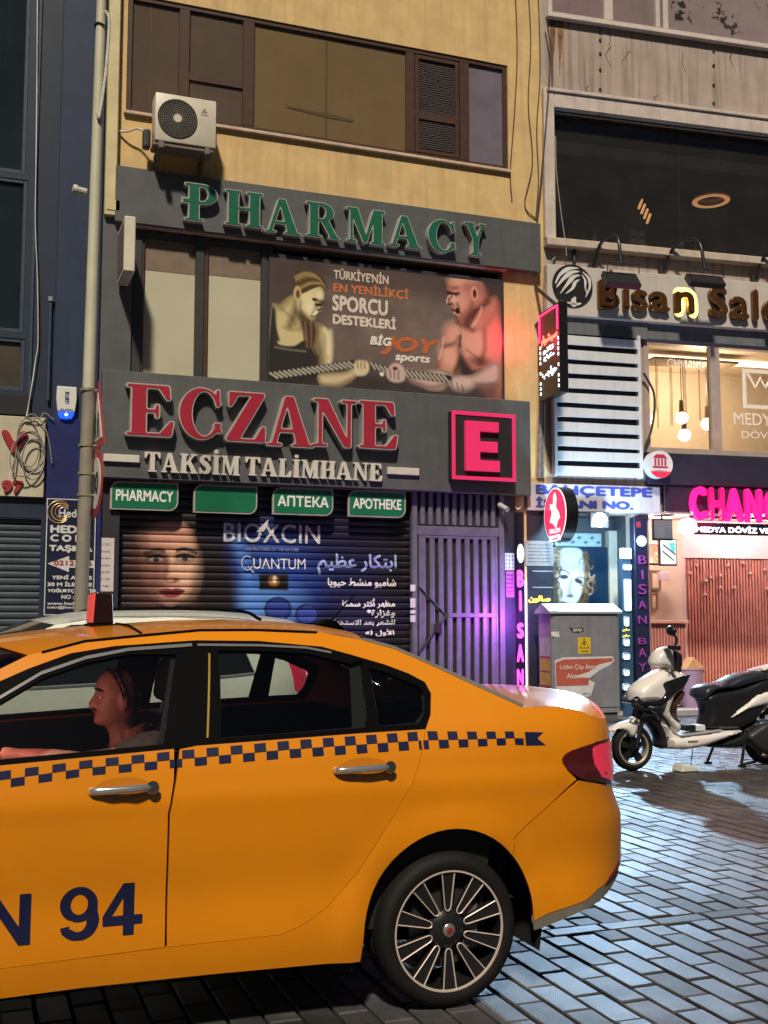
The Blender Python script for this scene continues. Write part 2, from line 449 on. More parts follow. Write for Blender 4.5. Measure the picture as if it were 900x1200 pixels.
# a Roman face with heavy stems and slab serifs, drawn stroke by stroke (unit height)
def roman(ch):
    m = Mask(-.05, 1.1, -.32 if ch in 'Ş' else -.03, 1.35 if ch == 'İ' else 1.03, .02)
    S, h = .23, .055
    R_ = m.rect
    def foot(a, b): R_(a, 0, b, h)
    def head(a, b): R_(a, 1 - h, b, 1)
    w_ = .8
    if ch == 'E':
        R_(.08, 0, .08 + S, 1); foot(0, .72); head(0, .68); R_(.3, .46, .5, .46 + h)
        m.poly([(.50, 0), (.72, 0), (.76, .30), (.70, .30)]); m.poly([(.48, 1), (.68, 1), (.70, .72), (.64, .72)]); R_(.46, .36, .52, .62); w_ = .76
    elif ch == 'C':
        m.ell(.43, .5, .43, .52); m.ell(.49, .5, .25, .46, 0); R_(.66, .32, 1.1, .70, 0)
        R_(.72, .66, .79, 1.0); m.stroke([(.72, .28), (.80, .16)], .04); w_ = .82
    elif ch == 'Z':
        head(.04, .76); foot(0, .78); m.poly([(.50, 1 - h), (.76, 1 - h), (.27, h), (0, h)])
        m.poly([(.04, 1), (.04, .70), (.10, .70), (.26, 1)]); m.poly([(.78, 0), (.78, .32), (.72, .32), (.54, 0)]); w_ = .78
    elif ch == 'A':
        m.poly([(.33, 1), (.50, 1), (.82, h), (.56, h)]); m.poly([(.33, 1), (.42, 1), (.16, h), (.07, h)]); R_(.2, .28, .62, .28 + h); foot(-.03, .27); foot(.48, .92); w_ = .9
    elif ch == 'N':
        R_(.1, 0, .18, 1); R_(.70, 0, .78, 1); m.poly([(.04, 1), (.30, 1), (.78, .0), (.64, 0)]); foot(0, .29); head(0, .25); head(.58, .90); w_ = .9
    elif ch in 'PR':
        m.ell(.40, .735, .36, .265); R_(-.1, .4, .31, 1.1, 0); m.ell(.40, .735, .15, .205, 0); R_(.3, .53, .42, .94, 0); R_(.3, .94, .42, 1); R_(.3, .47, .42, .53)
        R_(.1, 0, .1 + S, 1); foot(0, .43); head(0, .4); w_ = .77
        if ch == 'R': m.poly([(.40, .5), (.62, .5), (.86, .05), (.66, .05)]); foot(.62, .92); w_ = .9
    elif ch == 'H':
        R_(.08, 0, .08 + S, 1); R_(.58, 0, .58 + S, 1); R_(.2, .47, .7, .47 + h)
        for a in (0, .5): foot(a, a + .39); head(a, a + .39)
        w_ = .89
    elif ch == 'M':
        R_(.1, 0, .17, 1); R_(.72, 0, .72 + S, 1); m.poly([(.06, 1), (.30, 1), (.56, .1), (.46, 0)]); m.poly([(.72, 1), (.82, 1), (.54, 0), (.46, 0)])
        foot(0, .28); foot(.64, 1.03); head(0, .2); head(.76, 1.03); w_ = 1.03
    elif ch == 'Y':
        R_(.34, 0, .34 + S, .5); m.poly([(.04, 1), (.30, 1), (.57, .48), (.34, .48)]); m.poly([(.70, 1), (.78, 1), (.57, .42), (.50, .5)])
        foot(.24, .68); head(-.03, .40); head(.60, .90); w_ = .88
    elif ch == 'T':
        R_(.3, 0, .3 + S, 1); head(0, .83); foot(.2, .63); m.poly([(0, 1), (0, .70), (.06, .70), (.2, 1)]); m.poly([(.83, 1), (.83, .70), (.77, .70), (.63, 1)]); w_ = .83
    elif ch == 'K':
        R_(.08, 0, .08 + S, 1); m.poly([(.70, 1), (.80, 1), (.35, .42), (.28, .46)]); m.poly([(.38, .56), (.56, .64), (.88, h), (.64, h)])
        foot(0, .4); head(0, .4); foot(.56, .95); head(.58, .9); w_ = .93
    elif ch == 'S':
        pts = [(.56, .80), (.44, .93), (.26, .93), (.15, .80), (.17, .66), (.32, .54), (.46, .44), (.54, .30), (.48, .12), (.32, .06), (.16, .10), (.08, .22)]
        m.stroke(pts, [.04, .05, .06, .09, .11, .12, .12, .11, .09, .06, .05, .04]); R_(.55, .70, .61, 1); R_(.03, 0, .09, .32); w_ = .66
    elif ch in 'Iİ':
        R_(.08, 0, .08 + S, 1); foot(0, .39); head(0, .39); w_ = .39
        if ch == 'İ': m.ell(.195, 1.2, .11, .11)
    elif ch == 'L':
        R_(.08, 0, .08 + S, 1); foot(0, .68); head(0, .4); m.poly([(.46, 0), (.68, 0), (.72, .34), (.66, .34)]); w_ = .72
    elif ch == 'B':
        for cy_, rx, ry in ((.75, .30, .25), (.27, .34, .27)): m.ell(.38, cy_, rx, ry)
        for cy_, rx, ry in ((.75, .13, .195), (.27, .14, .215)): m.ell(.38, cy_, rx, ry, 0)
        R_(-.1, -.1, .33, 1.1, 0); R_(.1, 0, .1 + S, 1); foot(0, .4); head(0, .4); w_ = .74
    elif ch == 'O':
        m.ell(.43, .5, .43, .52); m.ell(.43, .5, .22, .46, 0); w_ = .86
    elif ch == 'X':
        m.poly([(.06, 1), (.34, 1), (.86, 0), (.58, 0)]); m.poly([(.70, 1), (.79, 1), (.2, 0), (.11, 0)]); foot(0, .3); foot(.5, .92); head(0, .42); head(.6, .88); w_ = .92
    return m, w_
_rom = {}
def roman_mesh(ch, depth, grow=0.0, bevel=0.0):
    if ch not in _rom: _rom[ch] = roman(ch)
    m, w_ = _rom[ch]
    return fill_loops(m.loops(grow), depth, bevel), w_

# ------------------------------------------------------------------ printed pictures
class Paint:
    """a picture painted in plain colours on a grid of points, u 0..1 to the right and v 0..1 upwards (aspect a = width / height)"""
    def __init__(s, nx, ny, a, bg):
        s.nx, s.ny, s.a = nx, ny, a
        s.U, s.V = np.meshgrid(np.linspace(0, 1, nx), np.linspace(0, 1, ny))
        s.X = s.U * a; s.Y = s.V
        s.c = np.empty((ny, nx, 3)); s.c[:] = lin(bg)
    def put(s, mask, col, k=1.0):
        w_ = (np.clip(mask, 0, 1) * k)[..., None]; s.c = s.c * (1 - w_) + np.array(lin(col)) * w_; return s
    def sd(s, poly):
        p = np.asarray(poly, float) * np.array([1, 1]); ins = np.zeros(s.X.shape, bool); d = np.full(s.X.shape, 9.0); j = len(p) - 1
        for i in range(len(p)):
            (xi, yi), (xj, yj) = p[i], p[j]
            if yi != yj: ins ^= ((yi > s.Y) != (yj > s.Y)) & (s.X < (xj - xi) * (s.Y - yi) / (yj - yi) + xi)
            dx, dy = xj - xi, yj - yi; t = np.clip(((s.X - xi) * dx + (s.Y - yi) * dy) / (dx * dx + dy * dy + 1e-12), 0, 1)
            d = np.minimum(d, np.hypot(s.X - xi - t * dx, s.Y - yi - t * dy)); j = i
        return np.where(ins, d, -d)
    def poly(s, p, col, soft=.01, k=1.0, smooth=True, vol=0.0):
        if smooth and len(p) > 4:
            q = [Vector((x, y, 0)) for x, y in p]; q = [q[-1]] + q + [q[0], q[1]]
            p = [(v.x, v.y) for v in spline(q, 4)[4:-4]]
        d = s.sd(p); s.put(d / soft + .5, col, k)
        if vol: s.put((d > 0) * np.clip(1 - d / vol, 0, 1) ** 1.4, tuple(c * .42 for c in col), .75)
        return s
    def ell(s, cx, cy_, rx, ry, col, soft=.2, k=1.0, ang=0):
        c, n = math.cos(rad(ang)), math.sin(rad(ang)); X, Y = s.X - cx, s.Y - cy_
        r = np.hypot((X * c + Y * n) / rx, (-X * n + Y * c) / ry); return s.put((1 - r) / soft + .5, col, k)
    def line(s, pts, wd, col, soft=.006, k=1.0):
        d = np.full(s.X.shape, 9.0)
        q = [(v.x, v.y) for v in spline([(x, y, 0) for x, y in pts], 5)] if len(pts) > 2 else pts
        for (ax, ay), (bx, by) in zip(q, q[1:]):
            dx, dy = bx - ax, by - ay; t = np.clip(((s.X - ax) * dx + (s.Y - ay) * dy) / (dx * dx + dy * dy + 1e-12), 0, 1)
            d = np.minimum(d, np.hypot(s.X - ax - t * dx, s.Y - ay - t * dy))
        return s.put((wd - d) / soft + .5, col, k)
    def grain(s, amt, n=3):
        g = np.zeros((s.ny, s.nx))
        for o in range(n):
            k = 2 ** o * 6; r = RNG.rand(k + 2, int(k * s.a) + 2)
            yi = s.V * k; xi = s.U * int(k * s.a); y0, x0 = yi.astype(int), xi.astype(int); fy, fx = yi - y0, xi - x0
            g += (r[y0, x0] * (1 - fx) * (1 - fy) + r[y0, np.minimum(x0 + 1, r.shape[1] - 1)] * fx * (1 - fy) + r[np.minimum(y0 + 1, r.shape[0] - 1), x0] * (1 - fx) * fy + r[np.minimum(y0 + 1, r.shape[0] - 1), np.minimum(x0 + 1, r.shape[1] - 1)] * fx * fy - .5) / (o + 1)
        s.c *= np.clip(1 + g[..., None] * amt, .1, 2); return s
    def mesh(s, x0, x1, z0, z1, y):
        """flat sheet; y may be a function of z"""
        vx = x0 + s.U * (x1 - x0); vz = z0 + s.V * (z1 - z0)
        vy = y(vz) if callable(y) else np.full(vx.shape, y)
        co = np.stack([vx, vy, vz], -1).reshape(-1, 3)
        i = np.arange(s.nx * s.ny).reshape(s.ny, s.nx)
        f = np.stack([i[:-1, :-1], i[:-1, 1:], i[1:, 1:], i[1:, :-1]], -1).reshape(-1, 4)
        me = bpy.data.meshes.new('print'); me.from_pydata(co.tolist(), [], f.tolist())
        at_ = me.color_attributes.new('print', 'FLOAT_COLOR', 'POINT')
        at_.data.foreach_set('color', np.concatenate([np.clip(s.c, 0, 1), np.ones((s.ny, s.nx, 1))], -1).astype(np.float32).ravel())
        return me
# ---- the taxi's skin: half width as a function of length and height, rounded off at both ends
def smooth01(a, b, x): t = max(0., min(1., (x - a) / (b - a))); return t * t * (3 - 2 * t)
_ZW = [.10, .18, .25, .35, .5, .65, .80, .90, 1.0, 1.06, 1.2, 1.3, 1.4, 1.43, 1.47, 1.6]
_WG = [.74, .82, .858, .874, .880, .886, .893, .890, .874, .850, .776, .715, .645, .615, .56, .3]
_WR = [.74, .82, .858, .874, .880, .886, .893, .892, .886, .872, .79, .725, .65, .615, .56, .3]
def interp(x, xs, ys):
    if x <= xs[0]: return ys[0]
    for i in range(1, len(xs)):
        if x <= xs[i]:
            t = (x - xs[i - 1]) / (xs[i] - xs[i - 1]); return ys[i - 1] + t * (ys[i] - ys[i - 1])
    return ys[-1]
def smi(x, xs, ys):
    """interpolated, with the corners eased"""
    return sum(interp(x + d, xs, ys) * w_ for d, w_ in ((-.04, .15), (-.02, .2), (0, .3), (.02, .2), (.04, .15)))
_RZ = [.15, .30, .36, .45, .55, .66, .70, .735, .80, .86, .95, 1.04, 1.10, 1.14, 1.5]
_RX = [.80, .88, .94, .985, 1.0, .995, .985, .950, .930, .935, .93, .93, .91, .87, .7]
_FZ = [.15, .25, .40, .55, .70, .80, .90, 1.1]
_FX = [-3.44, -3.50, -3.54, -3.535, -3.50, -3.44, -3.36, -3.2]
XR0, XF0, QL = .42, -2.98, 1.25
AXF = -2.64; WHZ = .325
def halfw(x, z, K=None):
    if K: return K['halfw'](x, z)
    g = max(smooth01(-.15, .35, x), smooth01(-2.0, -2.4, x) if False else (1 - smooth01(-2.4, -2.0, x)))
    w_ = smi(z, _ZW, _WG) * (1 - g) + smi(z, _ZW, _WR) * g
    w_ += .010 * math.exp(-((z - .862) / .021) ** 2) - .010 * math.exp(-((z - .54) / .10) ** 2)
    for ax in (0.0, AXF):
        r = math.hypot(x - ax, z - WHZ); w_ += .016 * math.exp(-((r - .385) / .05) ** 2) * (1 if z < .85 else 0)
    return w_
def _superell(n=2.6, m=240):
    pts = []
    for i in range(m + 1):
        t = i / m * math.pi / 2; pts.append((math.sin(t) ** (2 / n), math.cos(t) ** (2 / n)))
    L = [0]
    for a, b in zip(pts, pts[1:]): L.append(L[-1] + math.hypot((b[0] - a[0]) * .58, (b[1] - a[1]) * .88))
    return pts, [l / L[-1] for l in L]
_SE, _SL = _superell()
def corner(q):
    q = max(0., min(1., q)); lo, hi = 0, len(_SL) - 1
    while hi - lo > 1:
        md = (lo + hi) // 2
        if _SL[md] <= q: lo = md
        else: hi = md
    t = (q - _SL[lo]) / (_SL[hi] - _SL[lo]); a, b = _SE[lo], _SE[hi]
    return a[0] + t * (b[0] - a[0]), a[1] + t * (b[1] - a[1])
def skin(s, z, K=None):
    """side skin, near side (y < 0): s is the length coordinate; past the corners it runs round to the middle of the end"""
    xr, xf = (K['xr'], K['xf']) if K else (XR0, XF0)
    if s > xr:
        a, b = corner((s - xr) / QL); return (xr + (smi(z, *((K['rz'], K['rx']) if K else (_RZ, _RX))) - xr) * a, -halfw(xr, z, K) * b, z)
    if s < xf:
        a, b = corner((xf - s) / QL); return (xf + (smi(z, *((K['fz'], K['fx']) if K else (_FZ, _FX))) - xf) * a, -halfw(xf, z, K) * b, z)
    return (s, -halfw(s, z, K), z)
# ================================================================== the street's setting
YF = 14.6
FP = Frame((0, YF, 0), 0)                       # the pharmacy's facade
_x, _z = FP.at(637, 300)
FR = Frame((_x, YF, 0), -5.5)                   # the salon building's facade

def wall(bm, a0, a1, z0, z1, holes, d=0.0, reveal=.18, mi=0):
    xs = sorted({a0, a1, *[h[0] for h in holes], *[h[1] for h in holes]}); zs = sorted({z0, z1, *[h[2] for h in holes], *[h[3] for h in holes]})
    for i in range(len(xs) - 1):
        for j in range(len(zs) - 1):
            cx, cz = (xs[i] + xs[i + 1]) / 2, (zs[j] + zs[j + 1]) / 2
            if any(h[0] < cx < h[1] and h[2] < cz < h[3] for h in holes): continue
            quad(bm, [(xs[i], -d, zs[j]), (xs[i + 1], -d, zs[j]), (xs[i + 1], -d, zs[j + 1]), (xs[i], -d, zs[j + 1])], mi)
    for h in holes:
        p = [(h[0], h[2]), (h[1], h[2]), (h[1], h[3]), (h[0], h[3])]
        for k in range(4):
            (ax, az), (bx, bz) = p[k], p[(k + 1) % 4]
            quad(bm, [(ax, -d, az), (ax, -d + reveal, az), (bx, -d + reveal, bz), (bx, -d, bz)], mi)
    bmesh.ops.remove_doubles(bm, verts=bm.verts, dist=1e-5)
    return bm
def frame_bars(bm, a0, a1, z0, z1, y0, y1, wd, bev=.006):
    box(bm, a0, a0 + wd, y0, y1, z0, z1, bev); box(bm, a1 - wd, a1, y0, y1, z0, z1, bev)
    box(bm, a0 + wd, a1 - wd, y0, y1, z0, z0 + wd, bev); box(bm, a0 + wd, a1 - wd, y0, y1, z1 - wd, z1, bev)
    return bm
def room(bm, a0, a1, z0, z1, depth, y0=.2):
    """an open-fronted box of walls, floor and ceiling"""
    y1 = y0 + depth
    quad(bm, [(a0, y1, z0), (a1, y1, z0), (a1, y1, z1), (a0, y1, z1)])
    quad(bm, [(a0, y0, z0), (a0, y1, z0), (a0, y1, z1), (a0, y0, z1)]); quad(bm, [(a1, y0, z0), (a1, y0, z1), (a1, y1, z1), (a1, y1, z0)])
    quad(bm, [(a0, y0, z1), (a0, y1, z1), (a1, y1, z1), (a1, y0, z1)]); quad(bm, [(a0, y0, z0), (a1, y0, z0), (a1, y1, z0), (a0, y1, z0)])
    return bm

# ---- paving: every block of the running bond has its own edges and height
def paving():
    bm = BM(); W_, L_, g = .132, .292, .0055
    def block(x0, x1, y0, y1):
        h = random.uniform(-.0025, .0025); tx, ty = random.uniform(-.006, .006), random.uniform(-.006, .006); b = .006
        x0 += g + random.uniform(0, .002); x1 -= g + random.uniform(0, .002); y0 += g; y1 -= g + random.uniform(0, .002)
        lo = [bm.verts.new(p) for p in ((x0, y0, -.03), (x1, y0, -.03), (x1, y1, -.03), (x0, y1, -.03))]
        md = [bm.verts.new((p[0], p[1], h - b * .8)) for p in ((x0, y0), (x1, y0), (x1, y1), (x0, y1))]
        cx, cy_ = (x0 + x1) / 2, (y0 + y1) / 2
        tp = [bm.verts.new((p[0], p[1], h + (p[0] - cx) * tx + (p[1] - cy_) * ty)) for p in ((x0 + b, y0 + b), (x1 - b, y0 + b), (x1 - b, y1 - b), (x0 + b, y1 - b))]
        for k in range(4):
            n = (k + 1) % 4
            bm.faces.new((lo[k], lo[n], md[n], md[k])); bm.faces.new((md[k], md[n], tp[n], tp[k]))
        bm.faces.new(tp)
    xs = np.arange(-5.0, 13.0, W_)
    def rows(ya, yb, seed):
        r = random.Random(seed)
        for i, x in enumerate(xs):
            off = (.5 if i % 2 else 0) * L_ + r.uniform(-.02, .02)
            y = ya - off
            while y < yb - .01:
                a, b = max(ya, y), min(yb, y + L_)
                if b - a > .03: block(x, x + W_, a, b)
                y += L_
    rows(.6, 4.70, 1)
    x = -5.0
    while x < 13: block(x, x + L_, 4.70, 4.70 + W_ * .86); x += L_
    rows(4.70 + W_ * .86, 9.9, 2)
    x = -5.1
    while x < 13: block(x, x + L_, 9.9, 9.9 + W_); x += L_
    rows(9.9 + W_, 16.2, 3)
    return bm
def paver_mat():
    m = mat('paving block', (.06, .06, .062), rough=.44, var=.3, scale=3.0, bump=.55, bscale=170, rvar=.12, spec=.5)
    n, l = m.node_tree.nodes, m.node_tree.links
    b = n['Principled BSDF']; base = b.inputs['Base Color'].links[0].from_socket
    g = n.new('ShaderNodeNewGeometry'); r = n.new('ShaderNodeMapRange'); r.inputs[3].default_value = .72; r.inputs[4].default_value = 1.35
    l.new(g.outputs['Random Per Island'], r.inputs[0])
    mx = n.new('ShaderNodeMix'); mx.data_type = 'RGBA'; mx.blend_type = 'MULTIPLY'; mx.inputs[0].default_value = 1
    l.new(base, mx.inputs[6]); l.new(r.outputs[0], mx.inputs[7]); res = mx.outputs[2]
    tc = n.new('ShaderNodeTexCoord'); st = n.new('ShaderNodeTexNoise'); st.inputs['Scale'].default_value = .75; st.inputs['Detail'].default_value = 7; st.inputs['Roughness'].default_value = .62
    l.new(tc.outputs['Object'], st.inputs['Vector']); sr = n.new('ShaderNodeMapRange'); sr.inputs[1].default_value = .42; sr.inputs[2].default_value = .62; sr.inputs[3].default_value = .55; sr.inputs[4].default_value = 1.15; l.new(st.outputs[0], sr.inputs[0])
    m2 = n.new('ShaderNodeMix'); m2.data_type = 'RGBA'; m2.blend_type = 'MULTIPLY'; m2.inputs[0].default_value = 1; l.new(res, m2.inputs[6]); l.new(sr.outputs[0], m2.inputs[7]); l.new(m2.outputs[2], b.inputs['Base Color'])
    wn = n.new('ShaderNodeMath'); wn.operation = 'MULTIPLY_ADD'; wn.inputs[1].default_value = .22; wn.inputs[2].default_value = .30; l.new(g.outputs['Random Per Island'], wn.inputs[0])
    wm = n.new('ShaderNodeMath'); wm.operation = 'MULTIPLY_ADD'; wm.inputs[1].default_value = -.14; l.new(sr.outputs[0], wm.inputs[0]); wa = n.new('ShaderNodeMath'); wa.operation = 'ADD'; wa.inputs[1].default_value = .13; l.new(wn.outputs[0], wm.inputs[2]); l.new(wm.outputs[0], wa.inputs[0]); l.new(wa.outputs[0], b.inputs['Roughness'])
    return m
single('street_paving', None, None, paving(), paver_mat(), kind='structure')
gb = BM(); quad(gb, [(-60, -40, -.02), (80, -40, -.02), (80, 60, -.02), (-60, 60, -.02)])
single('ground', None, None, gb, mat('joint dirt', (.008, .008, .009), rough=.95, var=.3, scale=20), kind='structure')

# ================================================================== pharmacy building
m_yel = mat('ochre render', (.63, .45, .21), rough=.85, var=.16, scale=2.2, bump=.15, bscale=90, streak=.45, stain=(.40, .26, .12))
m_clad = mat('grey cladding', (.088, .092, .098), rough=.5, var=.16, scale=3, streak=.4, stain=(.12, .12, .118))
m_brown = mat('brown window frame', (.065, .033, .022), rough=.45, var=.25, scale=12)
m_sill = mat('pale sill', (.55, .42, .32), rough=.7, var=.2, scale=9)
m_dkmetal = mat('dark metal', (.03, .03, .038), rough=.45, var=.2, scale=10, spec=.5)
A = lambda px, py, d=0: FP.at(px, py, d)
zt = 12.5
aL = A(124, 200)[0]; aR = A(636.5, 230)[0]
w1 = FP.rect(152, 595, -70, 131); w1 = (w1[0], w1[1], A(152, 131)[1], zt - .9)
w1 = (w1[0], w1[1], w1[2], A(152, -8)[1])
w2 = FP.rect(152, 622, 268, 560); w2 = (A(154, 350)[0], A(590, 390)[0], A(154, 470)[1], A(160, 267)[1])
w3 = (A(122, 600)[0], A(603, 600)[0], 0.0, A(122, 561)[1])
pb = Thing('pharmacy_building', 'ochre rendered building with a ribbon of brown framed windows above a shuttered pharmacy', 'building', (aL, 0, 0), FP)
bm = wall(BM(), aL, aR, 0, zt, [w1, w2, w3], reveal=.2)
quad(bm, [(aL, 0, 0), (aL, 0, zt), (aL, 6, zt), (aL, 6, 0)]); quad(bm, [(aR, 0, 0), (aR, 6, 0), (aR, 6, zt), (aR, 0, zt)])
quad(bm, [(aL, 0, zt), (aR, 0, zt), (aR, 6, zt), (aL, 6, zt)])
pb.part('wall', bm, m_yel)
# grey cladding pier left of the first floor windows and above the shutter
bm = BM(); box(bm, A(118, 350)[0], A(154, 350)[0], -.05, -.002, A(122, 565)[1], A(135, 255)[1], .004)
pb.part('cladding', bm, m_clad)
bm = BM(); box(bm, A(118, 600)[0], A(140, 600)[0], -.04, .1, 0, A(122, 563)[1], .004); pb.part('pier', bm, mat('dark pier', (.028, .024, .034), rough=.5, var=.2))
# drain pipe box at the left corner
bm = BM(); box(bm, A(124.5, 120)[0], A(138, 120)[0], -.13, -.003, A(128, 256)[1], zt, .012)
box(bm, A(123.5, 245)[0], A(139, 245)[0], -.14, -.128, A(128, 250)[1], A(128, 238)[1], .004)
pb.part('downpipe', bm, mat('cream pipe', (.60, .52, .30), rough=.55, var=.12, scale=5))
# ribbon window, second floor
fw = pb.part('window', frame_bars(BM(), w1[0], w1[1], w1[2], w1[3], .02, .1, .07), m_brown)
def vbar(bm, lx, rx, py, z0, z1, y0=.015, y1=.105): box(bm, A(lx, py, -.05)[0], A(rx, py, -.05)[0], y0, y1, z0, z1, .005)
zi0, zi1 = w1[2] + .07, w1[3] - .07
for lx, rx in ((209, 221), (284, 297), (475, 485), (538, 548.5)): bm = BM(); vbar(bm, lx, rx, 100, zi0, zi1); pb.part('mullion', bm, m_brown, fw)
bm = BM(); box(bm, A(221, 92, -.05)[0], A(284, 92, -.05)[0], .03, .09, A(250, 99, -.05)[1], A(250, 90, -.05)[1], .004); pb.part('transom', bm, m_brown, fw)
bm = BM(); frame_bars(bm, A(486, 100, -.05)[0], A(537, 100, -.05)[0], zi0 + .01, zi1 - .01, .022, .085, .06); pb.part('casement', bm, m_brown, fw)
bm = BM(); box(bm, A(485, 140, -.05)[0], A(538, 140, -.05)[0], .03, .09, A(511, 143, -.05)[1], A(511, 133, -.05)[1], .004); pb.part('transom', bm, m_brown, fw)
def pane(lx, rx, m_, y=.06, py=100, z0=None, z1=None, name='pane', par=None):
    b_ = BM(); box(b_, A(lx, py, -.06)[0], A(rx, py, -.06)[0], y, y + .008, z0 or zi0, z1 or zi1); return pb.part(name, b_, m_, par or fw)
g_br = mat('curtained dark pane', (.10, .075, .055), rough=.16, var=.12, scale=1.5, spec=.6)
g_ol = mat('olive curtained pane', (.165, .115, .055), rough=.2, var=.12, scale=1.2, spec=.6, streak=.12, stain=(.10, .075, .04))
g_dk = mat('slatted dark pane', (.055, .04, .034), rough=.2, var=.2, scale=2, spec=.5)
g_bl = mat('bluish pane', (.17, .145, .19), rough=.18, var=.15, scale=2, spec=.6, streak=.2, stain=(.10, .09, .13))
for lx, rx, ty in ((381, 383.5, 100), (236, 237.5, 70), (176, 177.5, 60)):
    b_ = BM(); box(b_, A(lx, ty, -.06)[0], A(rx, ty, -.06)[0], .056, .0595, zi0, zi1); pb.part('curtain_edge', b_, mat('curtain fold', (.105, .074, .036), rough=.3), fw)
b_ = BM(); p = [A(*t, -.055) for t in ((336, 124), (383, 133), (414, 140), (414, 143), (383, 138), (336, 126))]; prism(b_, p, .054, .0592); pb.part('curtain_edge', b_, mat('curtain fold', (.06, .042, .024)), fw)
pane(152, 210, g_br); pane(220, 285, g_br); pane(296, 476, g_ol); pane(484, 539, g_dk); pane(547, 594, g_bl)
bm = BM()
zz = zi0 + .1
while zz < zi1 - .1: box(bm, A(492, 100, -.05)[0], A(531, 100, -.05)[0], .048, .056, zz, zz + .018); zz += .034
pb.part('blind', bm, mat('grey blind', (.06, .05, .045), rough=.6, var=.2), fw)
b_ = BM(); box(b_, w1[0] - .03, w1[1] + .02, -.06, .1, w1[2] - .05, w1[2] - .002, .008); pb.part('sill', b_, m_sill)
# first floor windows beside the poster
zs0, zs1 = w2[2], w2[3]
b_ = BM(); box(b_, A(158, 265)[0], A(592, 330)[0], -.09, .1, zs1 - .002, zs1 + .055, .006); pb.part('lintel', b_, m_sill)
b2 = BM()
for lx, rx, m_ in ((154, 165, 0), (228, 238, 0), (305, 318, 0)): box(b2, A(lx, 360, -.05)[0], A(rx, 360, -.05)[0], .0, .12, zs0, zs1 - .01, .006)
box(b2, A(165, 280, -.05)[0], A(305, 280, -.05)[0], .01, .11, zs1 - .1, zs1 - .012, .006)
f2 = pb.part('window', b2, mat('dark grey frame', (.035, .036, .038), rough=.5, var=.2))
b2 = BM(); box(b2, A(238.3, 360, -.05)[0], A(243, 360, -.05)[0], .02, .1, zs0, zs1 - .102, .004); pb.part('sash', b2, m_brown, f2); b2 = BM(); box(b2, A(165.2, 360, -.05)[0], A(168, 360, -.05)[0], .02, .1, zs0, zs1 - .102, .004)
pb.part('sash', b2, m_brown, f2)
g_pl = mat('pane over a pale blind', (.50, .48, .36), rough=.3, var=.06, scale=1.5, spec=.45)
g_shadow = mat('lintel shadow brown', (.19, .14, .10), rough=.5, var=.15)
for lx, rx in ((168, 228), (243, 305)):
    a0, a1 = A(lx, 360, -.07)[0], A(rx, 360, -.07)[0]; zb = A(lx, 316 if lx < 200 else 322, -.07)[1]
    b_ = BM(); box(b_, a0, a1, .07, .078, zs0, zb); pb.part('pane', b_, g_pl, f2)
    b_ = BM(); box(b_, a0, a1, .066, .074, zb, zs1 - .1); pb.part('blind', b_, g_shadow, f2)  # brown panel paints the lintel's shadow across the upper pane
b_ = room(BM(), w2[0], w2[1], w2[2] + .3, w2[3] + .001, 1.0, .205); pb.part('interior', b_, mat('dark interior', (.02, .018, .02), rough=.9, var=0))
